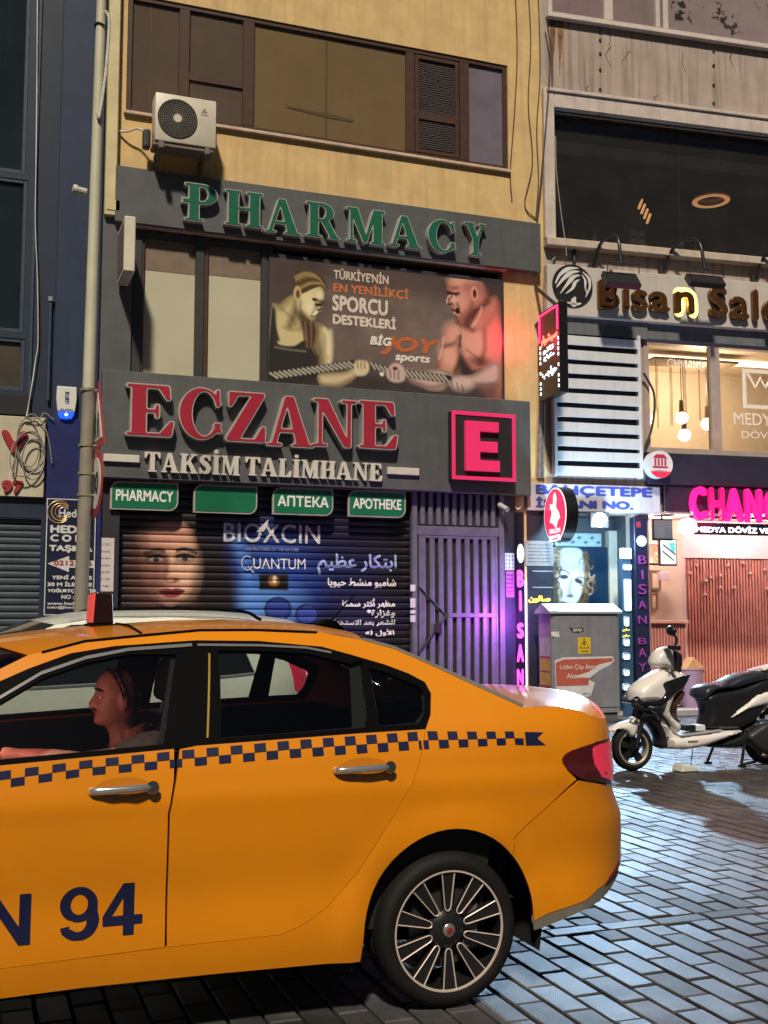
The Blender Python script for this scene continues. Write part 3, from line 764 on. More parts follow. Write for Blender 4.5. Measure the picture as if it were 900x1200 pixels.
# ---- ground floor: opening's back, roller shutter with its print, folding gate
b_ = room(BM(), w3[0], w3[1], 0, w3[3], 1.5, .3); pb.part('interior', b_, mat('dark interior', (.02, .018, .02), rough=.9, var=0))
sa0, sa1 = A(139, 640, -.1)[0], A(481, 640, -.1)[0]; sz1 = w3[3]
PITCH_S = .098
def slat_y(z):
    t = np.mod(z, PITCH_S) / PITCH_S
    return .13 - .028 * np.sqrt(np.clip(1 - (2 * t - 1) ** 2, 0, 1)) ** .8 + np.where(t < .07, .02, 0)
def shutter_print():
    zb0 = 1.0; ht = sz1 - zb0; a = (sa1 - sa0) / ht
    p = Paint(460, 400, a, (22, 17, 30))
    def Q(px, py): x, z = FP.at(px, py, -.1); return ((x - sa0) / ht, (z - zb0) / ht)
    q = lambda *l: [Q(*t) for t in l]
    S_ = ht
    k = (Q(240, 650)[0] - Q(200, 650)[0]) / 40      # one photo pixel in paint units
    p.ell(*Q(330, 690), 95 * k, 75 * k, (14, 28, 88), .9, .8); p.ell(*Q(318, 680), 52 * k, 55 * k, (34, 70, 156), 1.0, .85)
    p.ell(*Q(310, 708), 44 * k, 26 * k, (92, 146, 214), 1.0, .8); p.line(q((272, 620), (288, 665), (300, 720)), 6 * k, (90, 140, 225), 14 * k, .7)
    p.ell(*Q(245, 700), 30 * k, 60 * k, (45, 16, 24), .8, .8)
    p.poly(q((205, 600), (236, 606), (262, 650), (268, 725), (140, 725), (150, 640), (175, 608)), (26, 17, 20), 12 * k)
    skin, lit, sh = (196, 140, 118), (226, 184, 150), (110, 66, 58)
    p.poly(q((199, 610), (216, 613), (228, 628), (231, 650), (229, 678), (220, 697), (206, 708), (195, 709), (180, 700), (170, 684), (166, 655), (170, 630), (182, 614)), skin, 4 * k, vol=9 * k)
    p.ell(*Q(174, 664), 20 * k, 46 * k, (96, 58, 50), 1.0, .72); p.ell(*Q(216, 668), 16 * k, 28 * k, lit, 1.1, .75); p.ell(*Q(192, 630), 22 * k, 14 * k, (214, 160, 140), 1.2, .5)
    p.ell(*Q(181, 690), 9 * k, 16 * k, sh, 1.2, .6); p.ell(*Q(228, 690), 5 * k, 20 * k, sh, 1.2, .4); p.ell(*Q(170, 655), 5 * k, 26 * k, sh, 1.3, .6)
    for ex, ey, s in ((183, 655, 1), (217, 654, -1)):
        p.ell(*Q(ex, ey - 1), 13 * k, 6.5 * k, (74, 40, 36), .9, .85); p.ell(*Q(ex, ey + .8), 8.5 * k, 2.7 * k, (150, 122, 114), .4)
        p.ell(*Q(ex, ey + .6), 3.6 * k, 3 * k, (18, 10, 10), .4); p.line(q((ex - 10 * s, ey - 1), (ex, ey - 4), (ex + 10 * s, ey - 2)), 1.5 * k, (22, 12, 12), 2 * k)
        p.line(q((ex + 9 * s, ey - 9), (ex, ey - 10.5), (ex - 13 * s, ey - 6.5)), 2.2 * k, (48, 28, 26), 2.5 * k)
    p.line(q((202, 652), (201, 668), (203, 677)), 2.6 * k, (224, 176, 150), 5 * k, .7); p.line(q((195, 655), (195, 668), (193, 675)), 2.4 * k, sh, 5 * k, .75)
    p.ell(*Q(202, 680), 8.5 * k, 3.2 * k, (92, 50, 46), .7, .9); p.ell(*Q(200, 678), 4 * k, 4 * k, (214, 160, 136), .8, .6)
    p.poly(q((187, 693), (195, 689), (201, 690.5), (207, 689), (216, 692.5), (209, 699), (201, 700.5), (193, 699)), (120, 36, 44), 2 * k)
    p.line(q((187, 693), (201, 694), (216, 692.5)), .8 * k, (50, 14, 18), 1.4 * k); p.ell(*Q(201, 704), 9 * k, 2.5 * k, sh, 1, .6)
    p.ell(*Q(326, 714), 17 * k, 15 * k, (18, 26, 66), .12); p.ell(*Q(326, 714), 14.5 * k, 12.5 * k, (44, 66, 150), .2); p.ell(*Q(360, 720), 15 * k, 13 * k, (18, 26, 66), .12); p.ell(*Q(360, 720), 12.5 * k, 10.5 * k, (50, 74, 160), .2)
    p.poly(q((304, 672), (338, 673), (338, 692), (304, 691)), (14, 12, 18), 2 * k, smooth=False); p.ell(*Q(321, 681), 6 * k, 6 * k, (190, 130, 60), .8, .8)
    for cx, cy_ in ((322, 679),): p.ell(*Q(cx, cy_), 2.5 * k, 4 * k, (250, 235, 200), .6)
    p.poly(q((390, 695), (480, 697), (480, 740), (390, 740)), (30, 24, 60), 8 * k, .6, smooth=False)
    p.grain(.10)
    me = p.mesh(sa0, sa1, zb0, sz1, slat_y)
    return me
sh = pb.part('roller_shutter', shutter_print(), printed('shutter print', .42, spec=.6))
for f in sh.data.polygons: f.use_smooth = True
def slats(bm, a0, a1, z0, z1, y=.13, pitch=PITCH_S):
    z = math.floor(z0 / pitch) * pitch; prof = []
    while z < z1:
        for t in (0, .06, .07, .2, .35, .5, .65, .8, .95):
            prof.append((z + t * pitch, y - .028 * max(0, 1 - (2 * t - 1) ** 2) ** .4 + (.02 if t < .065 else 0)))
        z += pitch
    prof = [p for p in prof if z0 <= p[0] <= z1]
    for (za, ya), (zb, yb) in zip(prof, prof[1:]): quad(bm, [(a0, ya, za), (a1, ya, za), (a1, yb, zb), (a0, yb, zb)])
    return bm
pb.part('shutter_curtain', slats(BM(), sa0, sa1, 0.02, 1.0), mat('shutter slat', (.02, .018, .026), rough=.42, var=.2))
m_white = mat('white lettering', (.75, .75, .78), rough=.5, var=.1, scale=14)
m_lilac = mat('pale blue lettering', (.33, .42, .78), rough=.5, var=.08)
def on_shutter(s, lx, rx, ty, by, m_, bold=0.0, name='lettering', **kw):
    a0, a1, z0, z1 = FP.rect(lx, rx, ty, by, -.1)
    me = text(s, a0, a1, z0, z1, 0, .002, bold, **kw)
    # follow the slats
    n = len(me.vertices); co = np.empty(n * 3, np.float32); me.vertices.foreach_get('co', co); co = co.reshape(-1, 3)
    co[:, 1] += np.minimum(slat_y(co[:, 2]), .115) - .008; me.vertices.foreach_set('co', co.ravel()); me.update()
    return pb.part(name, me, m_, sh)
m_sil = mat('silver lettering', (.62, .62, .66), rough=.3, var=.25, scale=16)
on_shutter('BIOXCIN', 262, 375, 612, 635, m_sil, .012, spacing=1.05)
b_ = BM(); x0, z0 = FP.at(306, 622, -.1); prism(b_, [(x0 - .07, z0 - .02), (x0 + .0, z0 + .06), (x0 + .10, z0 + .16), (x0 + .085, z0 + .06), (x0 + .03, z0 - .01)], .086, .090); pb.part('leaf_mark', b_, m_sil, sh)
on_shutter('LABORATORIES OF THE NATURE', 287, 350, 641, 645, m_lilac)
on_shutter('UANTUM', 297, 358, 654, 666.5, m_white)
b_ = BM(); x0, z0 = FP.at(289.5, 660, -.1); tube(b_, [(x0 + .075 * math.cos(t), .090, z0 + .095 * math.sin(t)) for t in np.linspace(.9, 5.9, 22)], .006, 5); pb.part('lettering', b_, m_white, sh); b_ = BM(); tube(b_, [(x0 + .01, .09, z0 - .04), (x0 + .09, .09, z0 - .13)], .007, 5); pb.part('lettering', b_, m_white, sh)
on_shutter(arabic('ابتكار عظيم'), 372, 465, 648, 673, m_lilac, .02)
on_shutter(arabic('شامبو منشط حيويا'), 384, 464, 677, 689, m_white, .03)
on_shutter(arabic('مظهر أكثر سمكا'), 401, 463, 701, 713, m_white, .03)
on_shutter(arabic('وغزارة*'), 430, 463, 714, 724, m_white, .03)
on_shutter(arabic('للشعر بعد الاستخدام'), 386, 463, 726, 735, m_white, .03)
on_shutter(arabic('الأول له'), 428, 462, 737, 746, m_white, .03)
# gate
gt = [A(482, 650, .0), A(600, 650, .0)]; ga0, ga1 = gt[0][0], gt[1][0]; gz1 = A(482, 576)[1]
m_gate = mat('grey painted steel', (.14, .133, .18), rough=.38, var=.2, scale=6, spec=.5, streak=.3, stain=(.06, .06, .07))
m_gate2 = mat('grey sheet steel', (.03, .03, .036), rough=.42, var=.2, scale=5)
b_ = BM()
aj = A(590, 650)[0]
box(b_, ga0, A(488, 650)[0], -.04, .06, 0, gz1, .006); box(b_, A(584, 650)[0], aj, -.04, .06, 0, gz1, .006)
box(b_, A(488, 650)[0], A(584, 650)[0], -.03, .05, A(488, 627)[1], A(488, 616)[1], .006); 
gf = pb.part('gate', b_, m_gate)
zr = A(488, 627)[1]; zt2 = A(488, 616)[1]
b_ = BM(); box(b_, A(488, 600)[0], A(584, 600)[0], .02, .03, 0, gz1); pb.part('sheet', b_, m_gate2, gf)
ia0, ia1 = A(490, 650)[0], A(582, 650)[0]; n = 9
for k in range(n):
    x = ia0 + (k + .5) * (ia1 - ia0) / n
    b_ = BM(); box(b_, x - .038, x + .038, -.030, .018, .05, zr - .035, .010, 2); pb.part('rib', b_, m_gate, gf)
for k in range(10):
    x = ia0 + (k + .5) * (ia1 - ia0) / 10
    b_ = BM(); box(b_, x - .033, x + .033, -.030, .018, zt2 + .02, gz1, .010, 2); pb.part('rib', b_, m_gate, gf)
b_ = BM(); frame_bars(b_, ia0, ia1, .03, zr - .005, -.034, .0, .035)
zm = A(520, 721)[1]; box(b_, A(525, 720)[0], ia1 - .035, -.038, -.012, zm - .03, zm + .03, .004)
pb.part('gate_frame', b_, m_gate, gf)
b_ = BM()
for p, q in (((491, 688), (522, 721)), ((522, 722), (490, 765))):
    (x0, z0), (x1, z1) = A(*p, .03), A(*q, .03); tube(b_, [(x0, -.05, z0), (x1, -.05, z1)], .012)
(x0, z0), (x1, z1) = A(510, 742, .03), A(516, 730, .03)
box(b_, min(x0, x1) - .03, max(x0, x1) + .01, -.075, -.05, min(z0, z1), max(z0, z1), .01)
pb.part('brace', b_, mat('rusty dark bar', (.04, .036, .04), rough=.4, var=.3, metal=.4), gf)
for y0, y1 in ((685, 693), (701, 712), (715, 719), (721, 729)):
    b_ = BM(); a0, a1, z0, z1 = FP.rect(481, 487, y0, y1, .05); box(b_, a0, a1, -.047, -.041, z0, z1); pb.part('sticker', b_, mat('torn paper', (.6, .58, .55), rough=.8, var=.3, scale=30), gf)
# right jamb of the gate, with notices
b_ = BM(); box(b_, aj + .002, A(604, 650)[0], -.03, .1, 0, gz1, .004); pj = pb.part('door_jamb', b_, mat('blue black jamb', (.025, .03, .05), rough=.35, var=.2))
def flat(th, name, lx, rx, ty, by, m_, d, par=None, fr=FP, t=.004, bev=0.0):
    a0, a1, z0, z1 = fr.rect(lx, rx, ty, by, d); b_ = BM(); box(b_, a0, a1, -d - t, -d, z0, z1, bev); return th.part(name, b_, m_, par)

# ================================================================== signs of the pharmacy
m_green = mat('green sign face', (.012, .125, .07), rough=.35, var=.12, scale=8)
m_red = mat('red sign face', (.36, .022, .045), rough=.35, var=.10, scale=8)
m_silver = mat('silver letter edge', (.46, .44, .41), rough=.4, var=.1, metal=.2)
m_letside = mat('dark letter side', (.05, .05, .05), rough=.5, var=.1)
def channel_letter(th, ch, lx, rx, ty, by, m_face, d, fr=FP, depth=.11, edge=.017, pbar=False):
    a0, a1, z0, z1 = fr.rect(lx, rx, ty, by, d + depth)
    w_, hh = a1 - a0, z1 - z0
    me, gw = roman_mesh(ch, depth, edge); upright(me, a0, a1, z0, z1, -d - depth / 2, (0, gw, 0, 1.0))
    sd = th.part('letter', me, m_silver)
    me, gw = roman_mesh(ch, .006, -.004); upright(me, a0, a1, z0, z1, -d - depth - .0031, (0, gw, 0, 1.0))
    bm = BM(); add_mesh(bm, me)
    th.part('letter_face', bm, m_face, sd)
    if pbar:
        b_ = BM(); xa = a0 - .10 * w_; zc = z0 + .44 * hh
        box(b_, xa, a0 + .12 * w_, -d - depth - .001, -d - .001, zc, zc + .16 * hh, .003); th.part('letter_bar', b_, m_silver, sd)
        b_ = BM(); box(b_, xa + .02, a0 + .30 * w_, -d - depth - .0085, -d - depth - .0015, zc + .02, zc + .16 * hh - .02); th.part('letter_bar_face', b_, m_face, sd)
    return sd
def panel_sign(name, label, cat, lx, rx, ty, by, m_, d0, d1, fr=FP, bev=.01, group=None, base='panel'):
    a0, a1, z0, z1 = fr.rect(lx, rx, ty, by, d1)
    th = Thing(name, label, cat, ((a0 + a1) / 2, -d0, z0), fr, group)
    b_ = BM(); box(b_, a0, a1, -d1, -d0, z0, z1, bev); th.part(base, b_, m_)
    return th, (a0, a1, z0, z1)
th, _ = panel_sign('fascia_sign', 'long grey fascia board with raised green letters reading PHARMACY', 'shop sign', 136, 634, 193, 259, m_clad, .003, .14)
for i, (ch, lx, rx, ty, by) in enumerate((('P', 217, 255, 213.5, 257), ('H', 264, 308, 221.5, 262), ('A', 312, 352, 231, 271), ('R', 359, 397, 235.5, 276), ('M', 406, 451, 242, 282), ('A', 457, 493, 251, 287), ('C', 502, 533, 256, 292.5), ('Y', 545, 569, 260, 297))):
    channel_letter(th, ch, lx, rx, ty, by, m_green, .14, pbar=(i == 0))
th, _ = panel_sign('fascia_sign', 'deep grey fascia board with large red letters ECZANE over small cream letters', 'shop sign', 120, 622, 432.5, 559.5, m_clad, .06, .2)
for ch, lx, rx, ty, by in (('E', 149, 204, 449, 509), ('C', 211, 259, 454, 512), ('Z', 266, 311, 458.5, 516), ('A', 315, 367, 463, 521.5), ('N', 367.5, 418, 466.5, 522), ('E', 421, 466, 469, 524)):
    channel_letter(th, ch, lx, rx, ty, by, m_red, .2, depth=.13)
m_cream = mat('cream letter', (.62, .59, .53), rough=.45, var=.08)
def word_letters(th, word, lx, rx, ty, by, m_, d, depth=.06, fr=FP, gap=.1):
    a0, a1, z0, z1 = fr.rect(lx, rx, ty, by, d + depth)
    ms = []; x = 0
    for ch in word:
        if ch == ' ': x += .3; continue
        me, w_ = roman_mesh(ch, depth, .012); ms.append((me, x, w_)); x += w_ + gap
    k = (a1 - a0) / (x - gap)
    for me, xx, w_ in ms:
        upright(me, a0 + xx * k, a0 + (xx + w_) * k, z0, z1, -d - depth / 2 - .001, (0, w_, 0, 1)); th.part('small_letter', me, m_)
word_letters(th, 'TAKSİM', 170, 281, 529.5, 552, m_cream, .2)
word_letters(th, 'TALİMHANE', 288, 448, 535.5, 556.5, m_cream, .2)
for lx, rx, ty, by in ((121, 163, 532, 541), (453, 490, 547.5, 556)): flat(th, 'bar', lx, rx, ty, by, m_cream, .2, t=.05, bev=.006)
# the square letter box
m_pink = mat('lit crimson face', (.62, .03, .12), rough=.35, var=.05, emit=(1, .03, .17), es=.34)
th, r = panel_sign('letter_box', 'square dark box sign with a glowing crimson letter E and crimson border', 'sign', 529, 604, 481, 561.5, mat('black box side', (.02, .017, .02), rough=.5, var=.1), .2, .33)
a0, a1, z0, z1 = r
b_ = BM(); frame_bars(b_, a0, a1, z0, z1, -.345, -.331, .055, .003); th.part('border', b_, m_pink)
ex0, ex1, ez0, ez1 = FP.rect(546, 586, 492.5, 551, .4); b_ = BM(); sw, sh_ = (ex1 - ex0), (ez1 - ez0)
prism(b_, [(ex0, ez0), (ex1, ez0), (ex1, ez0 + sh_ * .22), (ex0 + sw * .42, ez0 + sh_ * .22), (ex0 + sw * .42, ez0 + sh_ * .39), (ex1 - sw * .06, ez0 + sh_ * .39), (ex1 - sw * .06, ez0 + sh_ * .6), (ex0 + sw * .42, ez0 + sh_ * .6), (ex0 + sw * .42, ez0 + sh_ * .8), (ex1 - sw * .02, ez0 + sh_ * .8), (ex1 - sw * .02, ez1), (ex0, ez1)], -.395, -.331, .004)
th.part('letter', b_, m_pink)
# four green plates over the shutter
def leaf_plate(a0, a1, z0, z1, r, y0, y1):
    p = [(a0, z0)] + [(a1 - r + r * math.sin(t), z0 + r - r * math.cos(t)) for t in np.linspace(0, math.pi / 2, 7)] + [(a1, z1)] + [(a0 + r - r * math.sin(t), z1 - r + r * math.cos(t)) for t in np.linspace(0, math.pi / 2, 7)]
    return prism(BM(), p, y0, y1)
for s, lx, rx, ty, by, lab in (('PHARMACY', 129.5, 209, 563, 596.5, 'green plate with white word PHARMACY in Latin letters over the shutter'), ('', 227, 301.5, 567, 600.5, 'blank green plate without any word over the shutter'),
                               ('АПТЕКА', 319.5, 390.5, 570.5, 602.5, 'green plate with white Cyrillic word over the shutter'), ('APOTHEKE', 408, 475.5, 574, 605, 'green plate with white word APOTHEKE over the shutter')):
    a0, a1, z0, z1 = FP.rect(lx, rx, ty, by, .1)
    th = Thing('sign_plate', lab, 'sign', ((a0 + a1) / 2, -.05, z0), FP, 'green word plates over the shutter')
    th.part('plate', leaf_plate(a0, a1, z0, z1, .12, -.1, -.06), m_silver)
    th.part('face', leaf_plate(a0 + .022, a1 - .022, z0 + .022, z1 - .022, .105, -.106, -.099), mat('green plate face', (.012, .16, .075), rough=.3, var=.08))
    if s:
        hz = (z1 - z0); th.part('lettering', text(s, a0 + .07, a1 - .07, z0 + hz * .3, z1 - hz * .3, -.108, .004, .035), mat('white plate letters', (.8, .8, .78), rough=.4, var=.04))
# blank light box projecting beside the first floor window
th = Thing('projecting_light_box', 'small unlit cream light box projecting over the pharmacy board', 'sign', (A(141, 300)[0], 0, A(141, 335)[1]), FP)
xa = A(143, 300)[0]; z0, z1 = A(142, 338)[1], A(141, 276)[1]
b_ = BM(); box(b_, xa - .07, xa + .07, -.78, -.12, z0, z1, .012); th.part('casing', b_, mat('cream plastic', (.62, .58, .48), rough=.5, var=.1))
b_ = BM(); box(b_, xa - .076, xa - .069, -.73, -.17, z0 + .06, z1 - .06, .003); th.part('panel', b_, mat('smoked panel', (.10, .095, .08), rough=.3, var=.2))
b_ = BM(); tube(b_, [(xa, .0, z0 + .15), (xa, -.13, z0 + .15)], .02); tube(b_, [(xa, .0, z1 - .15), (xa, -.13, z1 - .15)], .02); th.part('bracket', b_, m_dkmetal)
# ---- the sports poster
def sports_poster():
    a0, a1, z0, z1 = FP.rect(316, 588, 301, 449, .04)
    ht = z1 - z0; a = (a1 - a0) / ht
    p = Paint(620, 350, a, (112, 97, 92))
    def Q(px, py): x, z = FP.at(px, py, .04); return ((x - a0) / ht, (z - z0) / ht)
    q = lambda *l: [Q(*t) for t in l]
    k = (Q(480, 400)[0] - Q(440, 400)[0]) / 40
    C7 = lambda x, y: (310 + x / 5.625, 300 + y / 5.625)        # readings from the enlarged left half
    C8 = lambda x, y: (440 + x / 5.625, 310 + y / 5.625)
    L = lambda *l: [Q(*C7(*t)) for t in l]
    Rr = lambda *l: [Q(*C8(*t)) for t in l]
    p.grain(.45)
    p.ell(*Q(330, 380), 45 * k, 90 * k, (60, 50, 46), .9, .75); p.ell(*Q(590, 350), 42 * k, 70 * k, (40, 34, 36), .9, .7); p.ell(*Q(450, 320), 150 * k, 22 * k, (52, 40, 38), .9, .6)
    p.ell(*Q(430, 462), 150 * k, 26 * k, (40, 36, 36), .8, .8)
    sk, sl_, sd_ = (206, 190, 140), (238, 226, 184), (84, 64, 38)
    # woman: torso and top
    p.poly(L((50, 350), (100, 330), (180, 260), (230, 300), (230, 400), (330, 440), (400, 470), (430, 560), (436, 720), (370, 740), (350, 640), (320, 590), (280, 820), (48, 830)), sk, 3 * k, vol=9 * k)
    p.poly(L((48, 400), (80, 560), (130, 590), (200, 590), (250, 560), (300, 570), (330, 650), (355, 655), (350, 740), (300, 830), (40, 830)), (44, 40, 38), 2.2 * k)
    p.poly(L((48, 350), (70, 350), (80, 470), (100, 560), (60, 540), (46, 420)), (46, 40, 38), 3 * k)
    p.line(L((70, 600), (170, 618), (270, 628)), 1.0 * k, (110, 104, 98), 2 * k)
    p.line(L((430, 500), (436, 600), (425, 720)), 2.5 * k, sl_, 5 * k, .7); p.line(L((345, 520), (365, 600), (372, 700)), 4 * k, sd_, 8 * k, .6)
    p.line(L((100, 340), (180, 300), (215, 330)), 3 * k, (170, 150, 100), 8 * k, .5); p.line(L((225, 300), (190, 400), (165, 460)), 4 * k, sd_, 7 * k, .75); p.line(L((240, 470), (330, 480)), 5 * k, sd_, 9 * k, .4)
    # head
    p.poly(L((205, 220), (240, 170), (330, 180), (390, 215), (385, 290), (372, 300), (378, 340), (366, 355), (372, 365), (345, 372), (340, 395), (325, 420), (290, 430), (235, 380), (205, 330)), sk, 1.6 * k, vol=5 * k)
    p.ell(*Q(*C7(290, 300)), 9 * k, 12 * k, sl_, 1.1, .6); p.line(L((330, 290), (375, 300)), 1.6 * k, (80, 58, 40), 2.5 * k); p.line(L((345, 318), (368, 322)), 1.4 * k, (60, 40, 30), 2 * k)
    p.line(L((318, 385), (340, 372)), 1.8 * k, (240, 232, 205), 2 * k); p.line(L((312, 395), (340, 382)), 1.2 * k, (90, 45, 35), 2 * k); p.line(L((245, 380), (290, 425)), 3 * k, sd_, 6 * k, .7); p.line(L((330, 330), (318, 360)), 1.6 * k, sd_, 3 * k, .6)
    hr = (96, 76, 46)
    p.poly(L((185, 150), (210, 105), (290, 95), (370, 130), (412, 200), (400, 232), (370, 200), (320, 215), (240, 250), (210, 235), (190, 200)), hr, 2 * k, vol=7 * k)
    rh = random.Random(4)
    for i in range(26):
        t = rh.random(); a_ = rh.uniform(-6, 6); p.line(L((200 + 24 * t + a_, 128 + 110 * t), (268 + 36 * t, 104 + 92 * t + a_), (338 + 50 * t, 128 + 66 * t + a_), (392 + 10 * t, 190 + 30 * t)), rh.uniform(.3, .8) * k, rh.choice(((168, 140, 92), (60, 46, 28), (132, 106, 66), (74, 56, 34), (196, 170, 118))), 2.0 * k, .55)
    p.ell(*Q(*C7(217, 248)), 4.4 * k, 8.5 * k, (190, 166, 118), .3); p.ell(*Q(*C7(220, 250)), 2 * k, 4.5 * k, sd_, .5)
    p.poly(L((230, 400), (300, 440), (350, 470), (345, 540), (320, 590), (275, 590), (260, 500)), (70, 52, 40), 6 * k)
    for i in range(6): p.line(L((250 + 18 * i, 440), (262 + 16 * i, 520), (270 + 12 * i, 600)), 1.2 * k, ((130, 100, 72) if i % 2 else (58, 42, 32)), 2.5 * k, .8)
    # man
    mk, ml, md = (186, 120, 104), (232, 180, 160), (66, 32, 28)
    p.poly(Rr((540, 370), (600, 330), (720, 240), (820, 260), (830, 900), (650, 800), (560, 600), (450, 560), (440, 480), (470, 420)), mk, 2.5 * k, vol=9 * k)
    p.poly(Rr((445, 470), (480, 400), (550, 380), (570, 450), (555, 520), (555, 640), (520, 720), (430, 720), (400, 680), (440, 580)), mk, 2 * k, vol=7 * k)
    p.ell(*Q(*C8(485, 600)), 11 * k, 16 * k, ml, 1.0, .7, 15); p.ell(*Q(*C8(510, 450)), 11 * k, 12 * k, ml, 1.0, .5); p.line(Rr((445, 540), (520, 520), (550, 480)), 2.2 * k, md, 5 * k, .8); p.line(Rr((555, 540), (560, 620), (530, 700)), 3 * k, md, 5 * k, .85)
    p.ell(*Q(*C8(650, 520)), 19 * k, 20 * k, ml, 1.1, .55); p.ell(*Q(*C8(690, 640)), 14 * k, 6 * k, md, 1, .7); p.line(Rr((720, 430), (720, 560), (690, 650)), 2.2 * k, md, 6 * k, .7); p.ell(*Q(*C8(780, 500)), 10 * k, 26 * k, (214, 120, 118), 1, .5)
    p.poly(Rr((560, 600), (640, 690), (700, 690), (640, 740), (560, 720)), (44, 34, 34), 6 * k, .9)
    p.line(Rr((640, 430), (560, 390), (545, 370)), 3 * k, md, 6 * k, .8); p.line(Rr((590, 400), (700, 420), (800, 300)), 2 * k, (150, 92, 84), 6 * k, .6)
    p.poly(Rr((470, 110), (510, 75), (640, 78), (710, 120), (740, 230), (760, 250), (640, 330), (600, 400), (560, 395), (540, 360), (525, 345), (530, 330), (515, 318), (500, 290), (505, 268), (478, 262), (472, 245), (486, 210), (472, 185)), mk, 1.6 * k, vol=6 * k)
    p.ell(*Q(*C8(560, 110)), 14 * k, 6 * k, ml, 1.1, .5); p.line(Rr((472, 183), (520, 195), (548, 190)), 1.9 * k, md, 3 * k, .9); p.line(Rr((486, 205), (530, 205)), 1.4 * k, (70, 34, 30), 2 * k); p.ell(*Q(*C8(560, 250)), 9 * k, 12 * k, ml, 1.2, .45)
    p.poly(Rr((498, 292), (530, 300), (548, 330), (530, 345), (516, 318)), (60, 22, 24), 2 * k); p.line(Rr((520, 318), (545, 332)), 1.3 * k, (214, 150, 140), 2 * k); p.poly(Rr((560, 350), (610, 290), (640, 250), (655, 330), (600, 400)), (120, 74, 66), 7 * k, .8)
    p.line(Rr((600, 140), (700, 160), (735, 230)), 4 * k, (140, 90, 82), 8 * k, .6); p.ell(*Q(*C8(652, 190)), 4.6 * k, 8.5 * k, (206, 146, 130), .3); p.ell(*Q(*C8(654, 192)), 2.2 * k, 5 * k, md, .5); p.line(Rr((735, 240), (640, 330), (600, 390)), 3 * k, md, 6 * k, .7)
    p.poly(Rr((474, 176), (520, 186), (552, 184), (545, 200), (500, 202), (484, 196)), (60, 28, 24), 1.6 * k); p.ell(*Q(*C8(506, 208)), 3.4 * k, 1.5 * k, (215, 190, 180), .5); p.ell(*Q(*C8(504, 208)), 1.2 * k, 1.4 * k, (20, 10, 10), .4)
    p.line(Rr((482, 262), (500, 262), (508, 252)), .9 * k, md, 1.5 * k); p.line(Rr((530, 240), (548, 280), (556, 320)), 1.3 * k, md, 3 * k, .8); p.line(Rr((496, 160), (540, 158)), .7 * k, md, 2 * k, .6); p.line(Rr((498, 148), (550, 146)), .7 * k, md, 2 * k, .5)
    p.line(Rr((470, 250), (474, 225), (486, 205)), .8 * k, ml, 1.6 * k, .8); p.ell(*Q(*C8(520, 236)), 4 * k, 3.4 * k, ml, .9, .7); p.ell(*Q(*C8(540, 305)), 2.4 * k, 3.6 * k, (24, 8, 10), .5)
    p.line(Rr((660, 300), (640, 360), (610, 405)), 1.2 * k, md, 2.4 * k, .8); p.line(Rr((700, 280), (680, 350), (640, 410)), 1.2 * k, ml, 2.6 * k, .6); p.line(Rr((600, 560), (650, 600), (700, 640)), 1.0 * k, md, 3 * k, .6); p.line(Rr((560, 470), (556, 540)), 1.4 * k, md, 2.4 * k, .9); p.line(Rr((450, 480), (442, 540), (420, 620)), 1.0 * k, ml, 2 * k, .8)
    for i in range(5): p.line(Rr((660 + 26 * i, 690), (650 + 30 * i, 740)), .8 * k, md, 3 * k, .5)
    p.line(L((322, 285), (350, 288), (384, 302)), 1.5 * k, (52, 36, 22), 1.6 * k); p.line(L((338, 318), (352, 324), (370, 322)), 1.3 * k, (36, 22, 14), 1.2 * k); p.line(L((372, 345), (362, 356), (350, 352)), .9 * k, (84, 58, 36), 1.2 * k); p.line(L((345, 330), (330, 350), (316, 378)), 1.0 * k, sd_, 2 * k, .8)
    p.poly(L((312, 396), (326, 380), (344, 372), (342, 384), (326, 396)), (72, 30, 24), 1.0 * k); p.line(L((322, 388), (341, 376)), .9 * k, (246, 240, 224), .9 * k); p.line(L((240, 300), (236, 350), (262, 400), (292, 428)), 1.2 * k, sd_, 3 * k, .7); p.ell(*Q(*C7(300, 345)), 5 * k, 5 * k, sl_, 1, .8); p.ell(*Q(*C7(365, 262)), 4 * k, 5 * k, sl_, 1, .7)
    p.line(L((110, 345), (170, 400), (205, 450)), 1.2 * k, sd_, 4 * k, .5); p.line(L((120, 470), (180, 490), (230, 480)), 1.0 * k, sd_, 4 * k, .4); p.line(L((395, 480), (418, 540), (420, 640)), 1.8 * k, sl_, 3.5 * k, .8)
    # forearms
    fa = (198, 172, 164)
    p.poly(Rr((190, 690), (300, 700), (420, 690), (500, 720), (510, 760), (470, 800), (440, 830), (360, 830), (290, 800), (230, 770)), fa, 2 * k, vol=6 * k); p.line(Rr((240, 770), (360, 810), (460, 790)), 2.5 * k, (120, 92, 88), 5 * k, .7)
    p.poly(Rr((470, 760), (520, 735), (640, 725), (800, 640), (810, 780), (660, 800), (600, 850), (520, 840), (490, 800)), fa, 2 * k, vol=7 * k); p.line(Rr((640, 790), (720, 800), (800, 790)), 2.5 * k, (120, 92, 90), 5 * k, .7)
    p.poly(L((355, 780), (440, 770), (540, 760), (600, 720), (620, 770), (560, 830), (470, 862), (370, 850)), (206, 186, 150), 2 * k, vol=6 * k); p.line(L((380, 850), (480, 855), (560, 820)), 2 * k, (130, 108, 84), 5 * k, .7)
